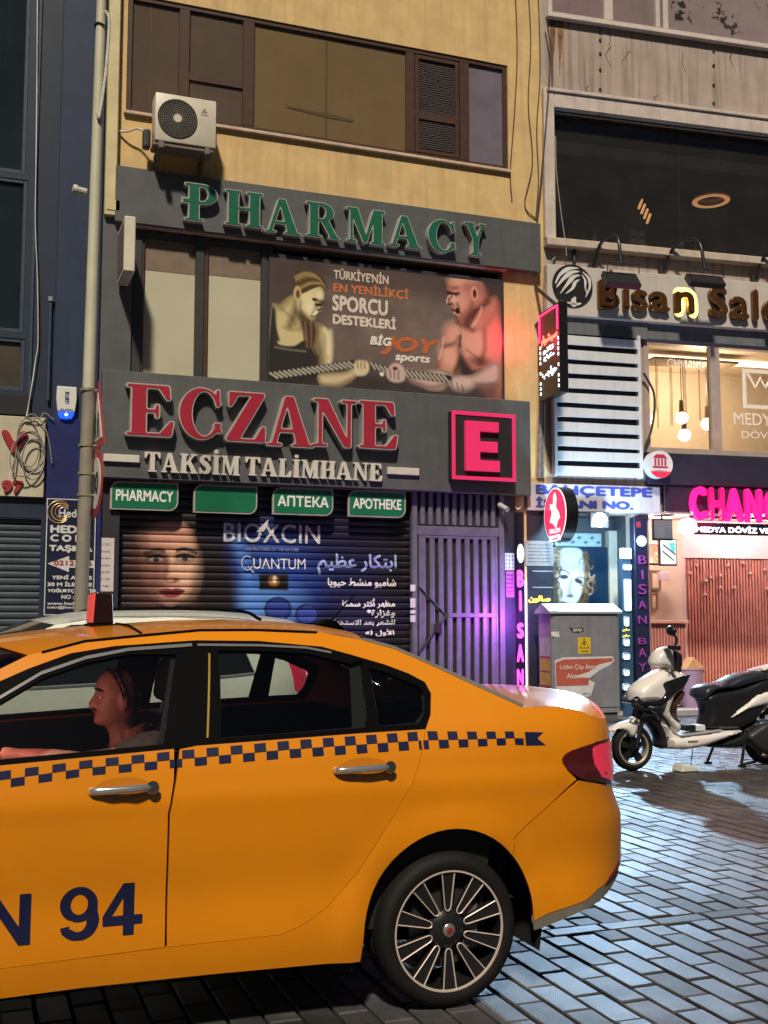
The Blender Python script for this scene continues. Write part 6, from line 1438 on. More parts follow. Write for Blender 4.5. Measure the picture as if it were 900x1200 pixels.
# notices on the gate jamb
th, r = panel_sign('paper_notice', 'white gridded paper notice on the dark door jamb', 'notice', 591.8, 602.6, 648, 668, mat('paper with bluish light', (.45, .55, .62), rough=.6, emit=(.6, .8, 1), es=.12), .031, .036, FP, .001, base='sheet')  # emission stands in for bluish light falling on the sheet
for i in range(4): z = r[3] - .03 - i * .055; th.part('lettering', text('1 2 3', r[0] + .015, r[1] - .015, z - .03, z, -.0375, .002, .02), m_sbk)
th, r = panel_sign('paper_notice', 'magenta tinted leaflet on the dark door jamb below the gridded one', 'notice', 593, 602.6, 669.5, 700, mat('leaflet', (.36, .10, .36), rough=.5, var=.15), .031, .036, FP, .001, base='sheet')
for i in range(5): z = r[3] - .04 - i * .06; th.part('lettering', text('BISAN', r[0] + .012, r[1] - .012, z - .025, z, -.0375, .002), mat('plum print', (.12, .02, .12)))
# ---- LED floodlight under the address board
lx_, lz_ = B(704, 609, .45)
th = Thing('led_floodlight', 'small dazzling white LED floodlight under the address board', 'floodlight', (lx_, 0, lz_), FR)
b_ = BM(); box(b_, lx_ - .15, lx_ + .15, -.42, -.36, lz_ - .115, lz_ + .115, .012); th.part('housing', b_, m_dkmetal)
b_ = BM(); disc(b_, lx_, lz_, .105, -.430, -.4205, 28); th.part('led_window', b_, lum('led white', (.72, .88, 1), 60))
b_ = BM(); tube(b_, [(lx_, -.36, lz_ + .02), (lx_, -.05, lz_ + .12)], .015, 8); th.part('arm', b_, m_dkmetal)
th.lamp('led_spill', 'POINT', (lx_, -.72, lz_ - .22), 150, (.50, .78, 1), .09)
LED = th.lamp('led_light', 'SPOT', (lx_, -.47, lz_), 1750, (.46, .73, 1), .07, spot_size=rad(150), spot_blend=.3)
LED.rotation_euler = (rad(-63), 0, 0)

# ---- cameras and hooks by the gate
def cctv(px, py, lab):
    x, z = A(px, py, .15); t_ = Thing('security_camera', lab, 'camera', (x, 0, z), FP)
    b_ = BM(); cyl(b_, (x - .02, -.1, z + .03), (x + .03, -.26, z - .05), .04, seg=14); t_.part('body', b_, mat('camera white', (.5, .5, .52), rough=.4)); b_ = BM(); tube(b_, [(x, 0, z + .08), (x, -.12, z + .05)], .02, 8); t_.part('mount', b_, mat('camera white', (.5, .5, .52)))
cctv(588.5, 594, 'small white security camera over the gate corner')
b_ = BM(); pp = [A(px, py, .05) for px, py in ((611.5, 582), (610.5, 592), (606.5, 597), (603.5, 594))]; tube(b_, spline([(x, -.06, z) for x, z in pp], 5), .012, 7); single('cable_hook', 'curled white cable end above the magenta sign', 'cable', b_, mat('white cable', (.62, .62, .58)), (pp[0][0], -.06, pp[2][1]), FP)

# ================================================================== money exchange
m_pw = mat('white wall panel', (.60, .51, .51), rough=.45, var=.05)
b_ = room(BM(), t5[0], t5[1], .10, t5[3], 3.2, .25); sb.part('shop_interior', b_, m_pw)
b_ = BM(); box(b_, t5[0], t5[1], .25, 3.4, .102, .106); sb.part('shop_floor', b_, mat('pale floor tile', (.55, .46, .46), rough=.25, var=.05))
b_ = BM(); box(b_, t5[0] - .1, t5[1], -.35, .25, -.0, .10, .01); sb.part('door_step', b_, mat('step stone', (.32, .28, .28), rough=.5, var=.12))
# slatted wood wall
ys = 1.3
sx0 = B(803, 700, -ys)[0]; szt = B(803, 654, -ys)[1]
th = Thing('slatted_partition', 'reddish wooden slat wall inside the money exchange', 'partition', (sx0, ys, .106), FR)
b_ = BM(); box(b_, sx0, t5[1], ys + .03, ys + .06, .106, szt); th.part('backing', b_, mat('slat backing', (.10, .03, .025), rough=.6))
b_ = BM(); x = sx0
while x < min(t5[1], sx0 + 4.2): box(b_, x, x + .034, ys - .01, ys + .03, .106, szt, .003); x += .058
th.part('slat', b_, mat('reddish wood', (.50, .20, .15), rough=.45, var=.25, scale=5, streak=.3, stain=(.26, .09, .06)))
b_ = BM(); box(b_, sx0 - .1, t5[1], ys - .05, ys + .06, szt + .002, t5[3] - .0, .004); th.part('header', b_, m_pw)
b_ = BM(); box(b_, sx0 - .09, sx0 - .002, ys - .03, ys + .06, .106, szt, .006); th.part('end_post', b_, m_pw)
for i, (px, py) in enumerate(((807, 672), (826, 681), (832, 677), (843, 675), (843, 689), (860, 689), (878, 672), (825, 697), (898, 690), (870, 660), (815, 663), (852, 663), (895, 668))):
    x, z = B(px, py, -ys + .03); t_ = Thing('glass_bauble', 'tiny clear glass bauble among those hung before the slats', 'ornament', (x, ys - .06, z), FR, 'glass baubles before the slats')
    b_ = BM(); sphere(b_, (x, ys - .06, z), .035, u=10, v=8); t_.part('bauble', b_, mat('bauble', (.42, .24, .21), rough=.12, var=0, spec=.8), smooth=60); b_ = BM(); tube(b_, [(x, ys - .06, z + .03), (x, ys - .06, szt)], .003, 5); t_.part('thread', b_, mat('thread', (.4, .3, .28)))
# counter
cx0, cx1 = B(763, 750, -.5)[0], B(803, 750, -.5)[0]; czt = B(763, 727, -.5)[1]
th = Thing('shop_counter', 'slatted pink wood counter with a flat top inside the exchange', 'counter', (cx0, .5, .106), FR)
b_ = BM(); box(b_, cx0 - .3, cx1, .52, 1.0, .106, czt - .05); th.part('body', b_, mat('counter backing', (.30, .11, .10), rough=.5))
b_ = BM(); x = cx0 - .3
while x < cx1: box(b_, x, x + .03, .50, .519, .106, czt - .05, .002); x += .052
th.part('slat', b_, mat('pink wood', (.52, .22, .20), rough=.45, var=.2)); b_ = BM(); box(b_, cx0 - .3, cx1 + .04, .44, 1.04, czt - .048, czt, .005); th.part('counter_top', b_, mat('pink top', (.55, .28, .22), rough=.35))
# screens and pictures on the left inside
def screen(name, lab, cat, lx, rx, ty, by, d, m_face, tilt=0):
    a0, a1, z0, z1 = FR.rect(lx, rx, ty, by, -d); t_ = Thing(name, lab, cat, ((a0 + a1) / 2, d, z0), FR)
    b_ = BM(); box(b_, a0, a1, d, d + .06, z0, z1, .008); t_.part('casing', b_, m_dkmetal); b_ = BM(); box(b_, a0 + .02, a1 - .02, d - .004, d - .0005, z0 + .03, z1 - .02); t_.part('screen', b_, m_face); return t_, (a0, a1, z0, z1)
t_, r = screen('monitor', 'grey monitor hanging high beside the pillar sign', 'screen', 765, 788.5, 608, 633, .3, mat('monitor grey', (.22, .28, .32), rough=.2, emit=(.6, .8, .9), es=.12))
b_ = BM(); tube(b_, [((r[0] + r[1]) / 2, .33, r[3]), ((r[0] + r[1]) / 2, .33, t5[3])], .02, 8); t_.part('mount', b_, m_dkmetal)
t_, r = screen('rate_screen', 'bright teal and white advertising screen in the exchange', 'screen', 772.5, 793.5, 631.5, 663, .45, lum('screen white', (.85, .98, 1), .9))
w_, h_ = r[1] - r[0], r[3] - r[2]
b_ = BM(); prism(b_, [(r[0] + w_ * .5, r[3] - h_ * .15), (r[1] - w_ * .12, r[3] - h_ * .12), (r[1] - w_ * .15, r[3] - h_ * .5), (r[0] + w_ * .7, r[3] - h_ * .45)], .443, .4455); t_.part('picture', b_, lum('teal picture', (.1, .62, .62), .9))
b_ = BM(); tube(b_, [(r[0] + w_ * .15, .446, r[2] + h_ * .55), (r[0] + w_ * .8, .446, r[2] + h_ * .2)], .012, 6); t_.part('line', b_, m_sbk); b_ = BM(); tube(b_, [(r[0] + w_ * .2, .446, r[2] + h_ * .8), (r[0] + w_ * .9, .446, r[2] + h_ * .42)], .012, 6); t_.part('line', b_, m_sbk)
t_, r = screen('digit_display', 'orange digit display showing 50 and 30 beside the teal screen', 'screen', 758, 772, 636, 662, .42, lum('digit back', (1, .75, .6), .5))
for s, v in (('50', .56), ('30', .1)): t_.part('digits', text(s, r[0] + .10, r[1] - .02, r[2] + (r[3] - r[2]) * v, r[2] + (r[3] - r[2]) * (v + .36), .414, .004, .06), lum('orange digit', (1, .22, .1), 1.5))
for lx, rx, ty, by, lab in ((762, 774, 668, 691, 'upper small framed picture above the exchange counter'), (762, 770.5, 694, 715, 'lower small framed picture above the exchange counter')):
    a0, a1, z0, z1 = FR.rect(lx, rx, ty, by, -1.2); t_ = Thing('picture_frame', lab, 'picture', (a0, 1.2, z0), FR)
    t_.part('frame', frame_bars(BM(), a0, a1, z0, z1, 1.18, 1.22, .03, 0), mat('brown frame', (.2, .12, .08))); b_ = BM(); box(b_, a0 + .03, a1 - .03, 1.2, 1.205, z0 + .03, z1 - .03); t_.part('picture', b_, mat('warm picture', (.6, .5, .36), var=.3, scale=4))
b_ = BM(); box(b_, cx0 - .4, sx0 - .09, 1.23, 1.3, .106, t5[3]); sb.part('shop_wall', b_, mat('warm shop wall', (.62, .50, .36), rough=.6, var=.06))
b_ = BM(); q = FR.rect(774, 785, 670, 680, -.9); box(b_, q[0], q[1], .9, .98, q[2], q[3], .006); single('switch_panel', 'small white switch panel with dark dots under the screens', 'switch', b_, m_pw, (q[0], .9, q[2]), FR)
# lights of the shop
for i, xx in enumerate((t5[0] + .5, t5[0] + 2.2, t5[0] + 3.9)):
    t_ = Thing('ceiling_downlight', 'round bright ceiling downlight of the exchange, %s' % ('nearest the pillar sign', 'over the middle of the slats', 'furthest inside to the right')[i], 'lamp', (xx, .45, t5[3]), FR)
    b_ = BM(); cyl(b_, (xx, .45, t5[3] - .03), (xx, .45, t5[3] - .004), .13, seg=24); t_.part('diffuser', b_, lum('downlight', (1, .86, .80), 9)); b_ = BM(); lathe(b_, [(.13, 0), (.155, 0), (.155, -.035), (.13, -.035)], (xx, .45, t5[3] - .001), 'Z', 28); t_.part('rim', b_, m_pvc)
    t_.lamp('downlight_lamp', 'POINT', (xx, .45, t5[3] - .15), 68, (1, .72, .68), .1)
# the pink neon sign
th = Thing('neon_sign', 'glowing pink neon letters CHANGE over the exchange entrance', 'shop sign', (*B(808, 610, .2)[:1], -.0, B(808, 612, .2)[1]), FR)
m_np = lum('pink neon', (1, .010, .20), 1.25); m_nd = mat('dim pink letter', (.45, .01, .14), rough=.35, emit=(1, .01, .25), es=.42)
for i, (ch, lx, rx) in enumerate((('C', 810, 829), ('H', 832, 849.5), ('A', 851, 871.5), ('N', 874.5, 893.5), ('G', 897, 916), ('E', 920, 934))):
    q = FR.rect(lx, rx, 569.5 + i * 1.0, 609 + i * 1.0, .2); th.part('letter', text(ch, *q, -.16, .10, .055, cell=.022, bevel=.012), m_np if ch != 'H' else m_nd)
b_ = BM(); q = FR.rect(808, 990, 604, 607, .1); box(b_, q[0], q[1], -.11, -.085, q[2], q[3]); th.part('rail', b_, m_dkmetal)
th.lamp('neon_light', 'POINT', (B(860, 590, .6)[0], -.6, B(860, 596, .6)[1]), 22, (1, .03, .30), .3)
th, r = panel_sign('name_board', 'black strip with white lit words under the pink neon letters', 'shop sign', 808, 985, 612, 625.5, mat('black strip', (.012, .012, .014), rough=.3), .02, .14, FR)
q = FR.rect(815.5, 933, 615, 623.5, .15); th.part('lettering', text('MEDYA DÖVİZ VE ALTIN', *q, -.145, .006, .04), lum('white led', (.75, .92, 1), 2.0))
cx, cz = B(806, 617, .1); b_ = BM(); disc(b_, cx, cz, .13, -.155, -.02, 28); th.part('round_lamp', b_, lum('round lamp', (1, .95, .9), .9))

# ================================================================== street cabinet
cd0, cd1 = .35, .80
a0, a1, z0, z1 = FR.rect(645.5, 725.5, 719, 836, cd1)
th = Thing('utility_cabinet', 'grey metal utility cabinet with a pitched lid and a torn red poster', 'cabinet', ((a0 + a1) / 2, -(cd0 + cd1) / 2, 0), FR)
m_cab = mat('cabinet grey', (.195, .195, .22), rough=.48, var=.15, scale=3, streak=.35, stain=(.11, .105, .11), spec=.4)
b_ = BM(); box(b_, a0 + .02, a1 - .02, -cd1 + .03, -cd0, 0, .12, .004); th.part('plinth', b_, mat('cabinet plinth', (.09, .09, .09), rough=.7))
b_ = BM(); box(b_, a0, a1, -cd1, -cd0, .12, z1, .008); th.part('body', b_, m_cab)
b_ = BM(); yc = -(cd0 + cd1) / 2; e = .04
vs_ = [(a0 - e, -cd1 - e, z1), (a1 + e, -cd1 - e, z1), (a1 + e, -cd0 + e, z1), (a0 - e, -cd0 + e, z1)]
zl_ = z1 + .035; zr_ = z1 + .14
V_ = [b_.verts.new(v) for v in vs_] + [b_.verts.new((v[0], v[1], zl_)) for v in vs_] + [b_.verts.new((a0 - e, yc, zr_)), b_.verts.new((a1 + e, yc, zr_))]
for ix in ((3, 2, 1, 0), (0, 1, 5, 4), (1, 2, 6), (2, 3, 7, 6), (3, 0, 4), (4, 5, 9, 8), (6, 7, 8, 9)):
    b_.faces.new([V_[i] for i in ix])
b_.faces.new([V_[i] for i in (1, 6, 9, 5)]) if False else None
for ix in ((1, 6, 9), (1, 9, 5), (3, 4, 8), (3, 8, 7)): b_.faces.new([V_[i] for i in ix])
bmesh.ops.recalc_face_normals(b_, faces=b_.faces)
th.part('lid', b_, mat('lid grey', (.34, .36, .38), rough=.4, var=.12))
b_ = BM(); xm = a0 + (a1 - a0) * .03; box(b_, a0 + .03, a1 - .03, -cd1 - .012, -cd1 - .002, .2, z1 - .03, .004); dr = th.part('door', b_, m_cab)
def cabq(lx, rx, ty, by): return FR.rect(lx, rx, ty, by, cd1 + .013)
dy = -cd1 - .013
q = cabq(677, 692, 747, 766); b_ = BM(); box(b_, q[0], q[1], dy - .002, dy, q[2], q[3]); st = th.part('warning_plate', b_, mat('warning yellow', (.62, .42, .02), rough=.5, var=.15), dr)
xm, zm = (q[0] + q[1]) / 2, q[2] + (q[3] - q[2]) * .62; b_ = BM(); tube(b_, [(xm - .07, dy - .003, zm - .06), (xm + .07, dy - .003, zm - .06), (xm, dy - .003, zm + .07)], .006, 5, closed=True); prism(b_, [(xm - .008, zm + .03), (xm + .016, zm + .03), (xm + .002, zm - .005), (xm + .014, zm - .005), (xm - .008, zm - .05), (xm - .002, zm - .015), (xm - .016, zm - .015)], dy - .004, dy - .0022); th.part('warning_symbol', b_, m_sbk, dr)
th.part('lettering', text('TEHLİKE', q[0] + .03, q[1] - .03, q[2] + .02, q[2] + .05, dy - .003, .002, .03), m_sbk, dr)
def cp(l, y0, y1): return prism(BM(), [B(590 + x / 5, 620 + y / 5, cd1 + .015) for x, y in l], y0, y1)
th.part('poster', cp([(300, 770), (350, 752), (640, 745), (650, 772), (625, 795), (560, 830), (495, 880), (535, 900), (515, 970), (500, 982), (310, 992)], dy - .003, dy - .0005), mat('poster white', (.55, .54, .54), rough=.6, var=.12, scale=8), dr)
th.part('poster_field', cp([(305, 785), (352, 764), (640, 756), (640, 772), (560, 792), (500, 835), (400, 868), (470, 870), (500, 872), (498, 915), (310, 920)], dy - .0055, dy - .0035), mat('poster red', (.40, .085, .055), rough=.6, var=.15, scale=9), dr)
m_pl = mat('poster pale letters', (.62, .52, .48), rough=.6)
for s, l in (('Lütfen Çöp Atma', (330, 545, 795, 830)), ('Alanı', (370, 440, 845, 875))):
    q = cabq(590 + l[0] / 5, 590 + l[1] / 5, 620 + l[2] / 5, 620 + l[3] / 5); th.part('lettering', text(s, *q, dy - .007, .002, .01), m_pl, dr)
q = cabq(683, 691, 812, 814); th.part('lettering', text('0212', *q, dy - .0045, .002, .02), m_sbk, dr)
q = cabq(654.5, 659, 810, 816); b_ = BM(); box(b_, q[0], q[1], dy - .0045, dy - .0035, q[2], q[3]); th.part('poster_mark', b_, mat('poster red dark', (.16, .05, .04)), dr)
th.part('sticker', cp([(385, 575), (410, 582), (465, 575), (470, 600), (440, 608), (405, 605)], dy - .002, dy - .0003), mat('black sticker', (.02, .02, .022), rough=.5, var=.4, scale=30), dr)
q = cabq(671.5, 682, 736, 740); th.part('lettering', text('ELEKTRİK', *q, dy - .0035, .002, .03), m_swh, dr)
th.part('torn_label', cp([(278, 602), (325, 600), (328, 634), (282, 630)], dy - .002, dy - .0003), mat('torn paper', (.6, .58, .55)), dr)
# stickers on its left side
FC = Frame(FR.m @ Vector((a0, -cd0, 0)), -5.5 - 90)
sd_m = [('side_notice', 'white', 618, 747, 769, (.42, .42, .42), .05, .40), ('side_label', 'yellow', 0, 772, 803, (.55, .38, .03), .06, .40), ('side_strip', 'red', 0, 803, 806, (.36, .04, .03), .06, .40), ('side_strip', 'red', 0, 769, 771, (.36, .04, .03), .06, .40), ('side_strip', 'red', 0, 786, 788, (.36, .04, .03), .0602, .3998)]
for nm, cl, _, ty, by, c, u0, u1 in sd_m:
    z0_, z1_ = B(638, by, .6)[1], B(638, ty, .6)[1]
    p = [FC.m @ Vector((u, -.004, z)) for u, z in ((u0, z0_), (u1, z0_), (u1, z1_), (u0, z1_))]; p2 = [FC.m @ Vector((u, -.001, z)) for u, z in ((u0, z0_), (u1, z0_), (u1, z1_), (u0, z1_))]
    b_ = BM(); V_ = [b_.verts.new(FR.inv @ v) for v in p + p2]
    for ix in ((0, 1, 2, 3), (0, 4, 5, 1), (1, 5, 6, 2), (2, 6, 7, 3), (3, 7, 4, 0)): b_.faces.new([V_[i] for i in ix])
    th.part(nm, b_, mat('cab ' + cl, c, rough=.6, var=.25, scale=14))
# waste bin in the exchange doorway
bx, bz = B(810, 815, -.1); by_ = .1
th = Thing('waste_bin', 'lilac waste bin with a tan paper bag sticking out of it', 'bin', (bx, by_, .10), FR)
zt_b = B(810, 784, -.1)[1]; rb = .185
b_ = BM(); lathe(b_, [(.001, 0), (rb * .86, 0), (rb * .88, .01), (rb, zt_b - .12), (rb * 1.05, zt_b - .11), (rb * 1.05, zt_b - .09), (rb * .96, zt_b - .09), (rb * .9, zt_b - .3)], (bx, by_, .10), 'Z', 32); th.part('body', b_, mat('lilac plastic', (.36, .24, .36), rough=.4, var=.06), smooth=40)
b_ = BM(); zb = zt_b - .01; prism(b_, [(bx - .19, zb), (bx - .11, zb + .09), (bx - .02, zb + .20), (bx + .09, zb + .11), (bx + .17, zb + .04), (bx + .2, zb - .05), (bx + .10, zb), (bx, zb - .03)], by_ - .12, by_ + .1, .02); th.part('paper_bag', b_, mat('kraft paper', (.55, .30, .14), rough=.8, var=.2, scale=12, bump=.4, bscale=20))
# ================================================================== cars: panels cut from a skin
def in_poly(x, y, p):
    ins = False; j = len(p) - 1
    for i in range(len(p)):
        if (p[i][1] > y) != (p[j][1] > y) and x < (p[j][0] - p[i][0]) * (y - p[i][1]) / (p[j][1] - p[i][1]) + p[i][0]: ins = not ins
        j = i
    return ins
def edge_dist(x, y, p):
    d = 9
    for i in range(len(p)):
        ax, ay = p[i - 1]; bx, by = p[i]; dx, dy = bx - ax, by - ay; L = dx * dx + dy * dy + 1e-12
        t = max(0, min(1, ((x - ax) * dx + (y - ay) * dy) / L)); d = min(d, math.hypot(x - ax - t * dx, y - ay - t * dy))
    return d
def dens(p, st):
    out = []
    for i in range(len(p)):
        a, b = p[i], p[(i + 1) % len(p)]; n = max(1, int(math.hypot(b[0] - a[0], b[1] - a[1]) / st))
        out += [(a[0] + (b[0] - a[0]) * k / n, a[1] + (b[1] - a[1]) * k / n) for k in range(n)]
    return out
def inset(p, d):
    ar = sum(p[i - 1][0] * p[i][1] - p[i][0] * p[i - 1][1] for i in range(len(p))); sg = 1 if ar > 0 else -1
    out = []
    for i in range(len(p)):
        a, b, c = p[i - 1], p[i], p[(i + 1) % len(p)]
        n1 = Vector((-(b[1] - a[1]), b[0] - a[0])); n2 = Vector((-(c[1] - b[1]), c[0] - b[0]))
        if n1.length < 1e-9 or n2.length < 1e-9: out.append(b); continue
        n1.normalize(); n2.normalize(); m = n1 + n2
        m = m / max(.5, m.length_squared / 2) if m.length > .1 else n1
        out.append((b[0] + m.x * d * sg, b[1] + m.y * d * sg))
    return out
def panel(fn, outline, holes=(), step=.045, rim=.02, off=0.0, sides=(1, -1), gap=0.0):
    """a piece of the skin inside an outline given in (length, height), with turned-in edges; for the near and/or the far side"""
    if gap: outline = inset(outline, gap)
    ol = dens(outline, step * .8); hs = [dens(h, step * .8) for h in holes]
    pts = list(ol); edges = [(i, (i + 1) % len(ol)) for i in range(len(ol))]
    for h in hs:
        b0 = len(pts); pts += h; edges += [(b0 + i, b0 + (i + 1) % len(h)) for i in range(len(h))]
    xs = [p[0] for p in ol]; zs = [p[1] for p in ol]; x = min(xs) + step / 2; r = 0
    while x < max(xs):
        z = min(zs) + step * (.5 if r % 2 else .25)
        while z < max(zs):
            if in_poly(x, z, ol) and not any(in_poly(x, z, h) for h in hs) and edge_dist(x, z, ol) > step * .45 and all(edge_dist(x, z, h) > step * .45 for h in hs): pts.append((x, z))
            z += step
        x += step * .9; r += 1
    V, E_, F, *_r = delaunay_2d_cdt([Vector(p) for p in pts], edges, [], 1, 1e-6)
    bm = BM()
    for sd_ in sides:
        vs_ = []
        for v in V:
            p = fn(v.x, v.y); vs_.append(bm.verts.new((p[0], p[1] * sd_, p[2])))
        fs = []
        for f in F:
            cx = sum(V[i].x for i in f) / len(f); cz = sum(V[i].y for i in f) / len(f)
            if not in_poly(cx, cz, ol) or any(in_poly(cx, cz, h) for h in hs): continue
            a = [vs_[i] for i in f]
            n = (a[1].co - a[0].co).cross(a[2].co - a[0].co); c = sum((v.co for v in a), Vector()) / len(a)
            if n.dot(Vector((c.x + 1.3 if abs(c.x + 1.3) > 1.3 else 0, c.y * 1.5, 0))) < 0: a = a[::-1]
            try: fs.append(bm.faces.new(a))
            except ValueError: pass
        for v in vs_:
            if not v.link_faces: bm.verts.remove(v)
    bm.normal_update()
    if off:
        for v in bm.verts: v.co += v.normal * off
    for f in bm.faces: f.smooth = True
    if rim:
        bd = [e for e in bm.edges if len(e.link_faces) == 1]
        nm = {v: v.normal.copy() for e in bd for v in e.verts}
        r_ = bmesh.ops.extrude_edge_only(bm, edges=bd)
        nv = [g for g in r_['geom'] if isinstance(g, bmesh.types.BMVert)]
        src = {tuple(round(c, 6) for c in v.co): n for v, n in nm.items()}
        for v in nv:
            n = src.get(tuple(round(c, 6) for c in v.co))
            if n: v.co -= n * rim
        for e in bd: e.smooth = False
    return bm
def shell(stations, fn, nt_=17, pw=2.0, smooth_=True):
    """roof-like surface: each station gives an edge point (length, height) on the skin and the matching point on the centre line"""
    bm = BM(); rows = []
    for (es, ez), (cx, cz) in stations:
        ex, ey, ez2 = fn(es, ez); ey = -ey; row = []
        for k in range(nt_):
            t = -1 + 2 * k / (nt_ - 1); u = 1 - abs(t) ** pw
            row.append(bm.verts.new((ex + (cx - ex) * u, t * ey, ez2 + (cz - ez2) * u)))
        rows.append(row)
    for a, b in zip(rows, rows[1:]):
        for k in range(nt_ - 1): f = bm.faces.new((a[k], b[k], b[k + 1], a[k + 1])); f.smooth = smooth_
    bmesh.ops.recalc_face_normals(bm, faces=bm.faces); bm.normal_update()
    if sum(f.normal.z for f in bm.faces) < 0: bmesh.ops.reverse_faces(bm, faces=bm.faces)
    return bm
def st_fine(st, n=4):
    e = spline([(s[0][0], s[0][1], 0) for s in st], n); c = spline([(s[1][0], s[1][1], 0) for s in st], n)
    return [((a.x, a.y), (b.x, b.y)) for a, b in zip(e, c)]

def soft(p, n=4):
    q = [Vector((x, z, 0)) for x, z in p]; q = [q[-1]] + q + [q[0], q[1]]
    return [(v.x, v.y) for v in spline(q, n)[n:-n - 1]]
TXK = 1.036            # the taxi's drawing units to metres
GZ = .0514             # the paving's height in those units
TX = Frame((1.749, 4.890, -.0533), 0, TXK)
m_taxi = mat('taxi orange paint', (.66, .222, .001), rough=.36, var=.05, scale=2, spec=.4, coat=.65)
m_blk = mat('black trim', (.003, .003, .0035), rough=.5, var=0, spec=.03)
m_plas = mat('grey bumper plastic', (.17, .155, .13), rough=.55, var=.15, scale=10)
m_chr = mat('chrome', (.78, .77, .75), rough=.16, metal=.85, var=0)
m_gl = glass('taxi side glass', (.66, .70, .68), .045, .01)
m_gl2 = glass('taxi screen glass', (.35, .40, .40), .06, .01)
m_int = mat('taxi interior', (.012, .012, .013), rough=.8, var=.15)
m_seat = mat('seat cloth', (.03, .029, .031), rough=.9, var=.2, scale=20)
m_navyp = mat('taxi navy print', (.006, .008, .045), rough=.4, var=.05, coat=.15)
m_tyre = mat('tyre rubber', (.0075, .007, .007), rough=.7, spec=.25, var=.2, scale=14, bump=.2, bscale=120)
tx = Thing('taxi', 'yellow orange taxi with a blue chequer band and the number 94 on its front door', 'taxi', (0, 0, GZ), TX)
dlo_b = [(-2.06, .965), (-1.581, 1.001), (-1.017, 1.030), (-.939, 1.037), (-.604, 1.048), (-.333, 1.057), (-.080, 1.061)]
dlo_t = [(-.052, 1.112), (-.033, 1.188), (-.048, 1.229), (-.105, 1.261), (-.198, 1.297), (-.319, 1.333), (-.433, 1.365), (-.675, 1.388), (-.911, 1.392), (-1.203, 1.374), (-1.353, 1.351), (-1.495, 1.301), (-1.588, 1.261), (-1.80, 1.15), (-2.0, 1.04), (-2.09, .985)]
DLO = dlo_b + dlo_t
rshut = [(-.084, 1.058), (-.119, .949), (-.155, .872), (-.233, .751), (-.355, .574), (-.420, .505), (-.476, .453), (-.561, .403), (-.64, .378)]
HOLE = rshut + [(-1.035, .375), (-1.56, .362), (-2.0, .36), (-2.07, .42), (-2.10, .7)] + dlo_t[::-1]
arch_r = [(-.337, .33)] + [(.002 + .338 * math.cos(t), .345 + .357 * math.sin(t)) for t in np.linspace(math.pi, .72, 22)] + [(.002 + .338 * math.cos(t), .345 + .357 * math.sin(t)) for t in np.linspace(.62, .04, 7)]
arch_f = [(AXF + .365 * math.cos(t), WHZ + .02 + .358 * math.sin(t)) for t in np.linspace(math.pi + .06, -.06, 15)]
top = [(.70, 1.083), (.62, 1.108), (.48, 1.128), (.33, 1.128), (.16, 1.208), (.01, 1.282), (-.14, 1.352), (-.26, 1.386), (-.42, 1.418), (-.675, 1.430), (-.889, 1.430), (-1.117, 1.410), (-1.303, 1.394), (-1.495, 1.346), (-1.62, 1.285), (-1.90, 1.14), (-2.2, .99), (-2.32, .95), (-2.6, .925), (-2.9, .865), (-3.12, .79)]
BODY = [(-2.27, .25), (-1.3, .272), (-.875, .268), (-.345, .256)] + arch_r[:23] + [(.258, .640 + .012), (.42, .772), (.545, .853), (.50, .888), (.474, .931), (.53, .963), (.70, .986), (.85, .986), (1.0, .98), (1.0, 1.066), (.86, 1.064), (.77, 1.068)] + top + [(-3.0, .66), (-2.99, .60)] + arch_f[1:]
body = tx.part('body', panel(skin, BODY, [HOLE]), m_taxi)
fd = tx.part('door', panel(skin, dlo_b[:3] + [(-1.02, .926), (-1.039, .818), (-1.039, .376), (-1.56, .362), (-2.0, .36), (-2.07, .42), (-2.10, .7), (-2.09, .94)], gap=.0016, sides=(1,)), m_taxi, label='orange front door marked 94')
rd_o = [(-1.035, .375), (-1.035, .818), (-1.014, .926), (-1.0, 1.028)] + dlo_b[3:] + rshut
rd_ = tx.part('door', panel(skin, rd_o, gap=.0016, sides=(1,)), m_taxi)
tx.part('door', panel(skin, dlo_b[:3] + [(-1.02, .926), (-1.039, .818), (-1.039, .376), (-1.56, .362), (-2.0, .36), (-2.07, .42), (-2.10, .7), (-2.09, .94)], gap=.0028, sides=(-1,)), m_taxi)
tx.part('door', panel(skin, rd_o, gap=.0028, sides=(-1,)), m_taxi)
# glazing: black surround with openings for the panes
p_f = [(-1.99, 1.0), (-1.58, 1.018), (-1.055, 1.046), (-.985, 1.345), (-1.15, 1.347), (-1.303, 1.32), (-1.45, 1.27), (-1.58, 1.195), (-1.8, 1.09)]
p_r = [(-.86, 1.058), (-.604, 1.066), (-.31, 1.076), (-.285, 1.315), (-.33, 1.302), (-.49, 1.341), (-.675, 1.354), (-.83, 1.357)]
p_q = [(-.265, 1.078), (-.10, 1.082), (-.072, 1.12), (-.056, 1.188), (-.075, 1.215), (-.205, 1.272), (-.262, 1.287)]
for sd_ in (1, -1):
    fr_ = tx.part('window_frame', panel(skin, DLO, [p_f, p_r, p_q], off=-.004, rim=.02, sides=(sd_,)), m_blk)
    for p in (p_f, p_r, p_q): tx.part('pane', panel(skin, p, off=-.010, rim=0, sides=(sd_,), step=.07), m_gl, fr_)
def strip(pl, wd, off, sides=(1,), thick=.004):
    up = [(x, z + wd / 2) for x, z in pl]; dn = [(x, z - wd / 2) for x, z in reversed(pl)]
    return panel(skin, up + dn, off=off, rim=thick, sides=sides, step=.05)
ct = [(-1.80, 1.10), (-1.581, 1.212), (-1.452, 1.286), (-1.303, 1.335), (-1.153, 1.362), (-.925, 1.376)]
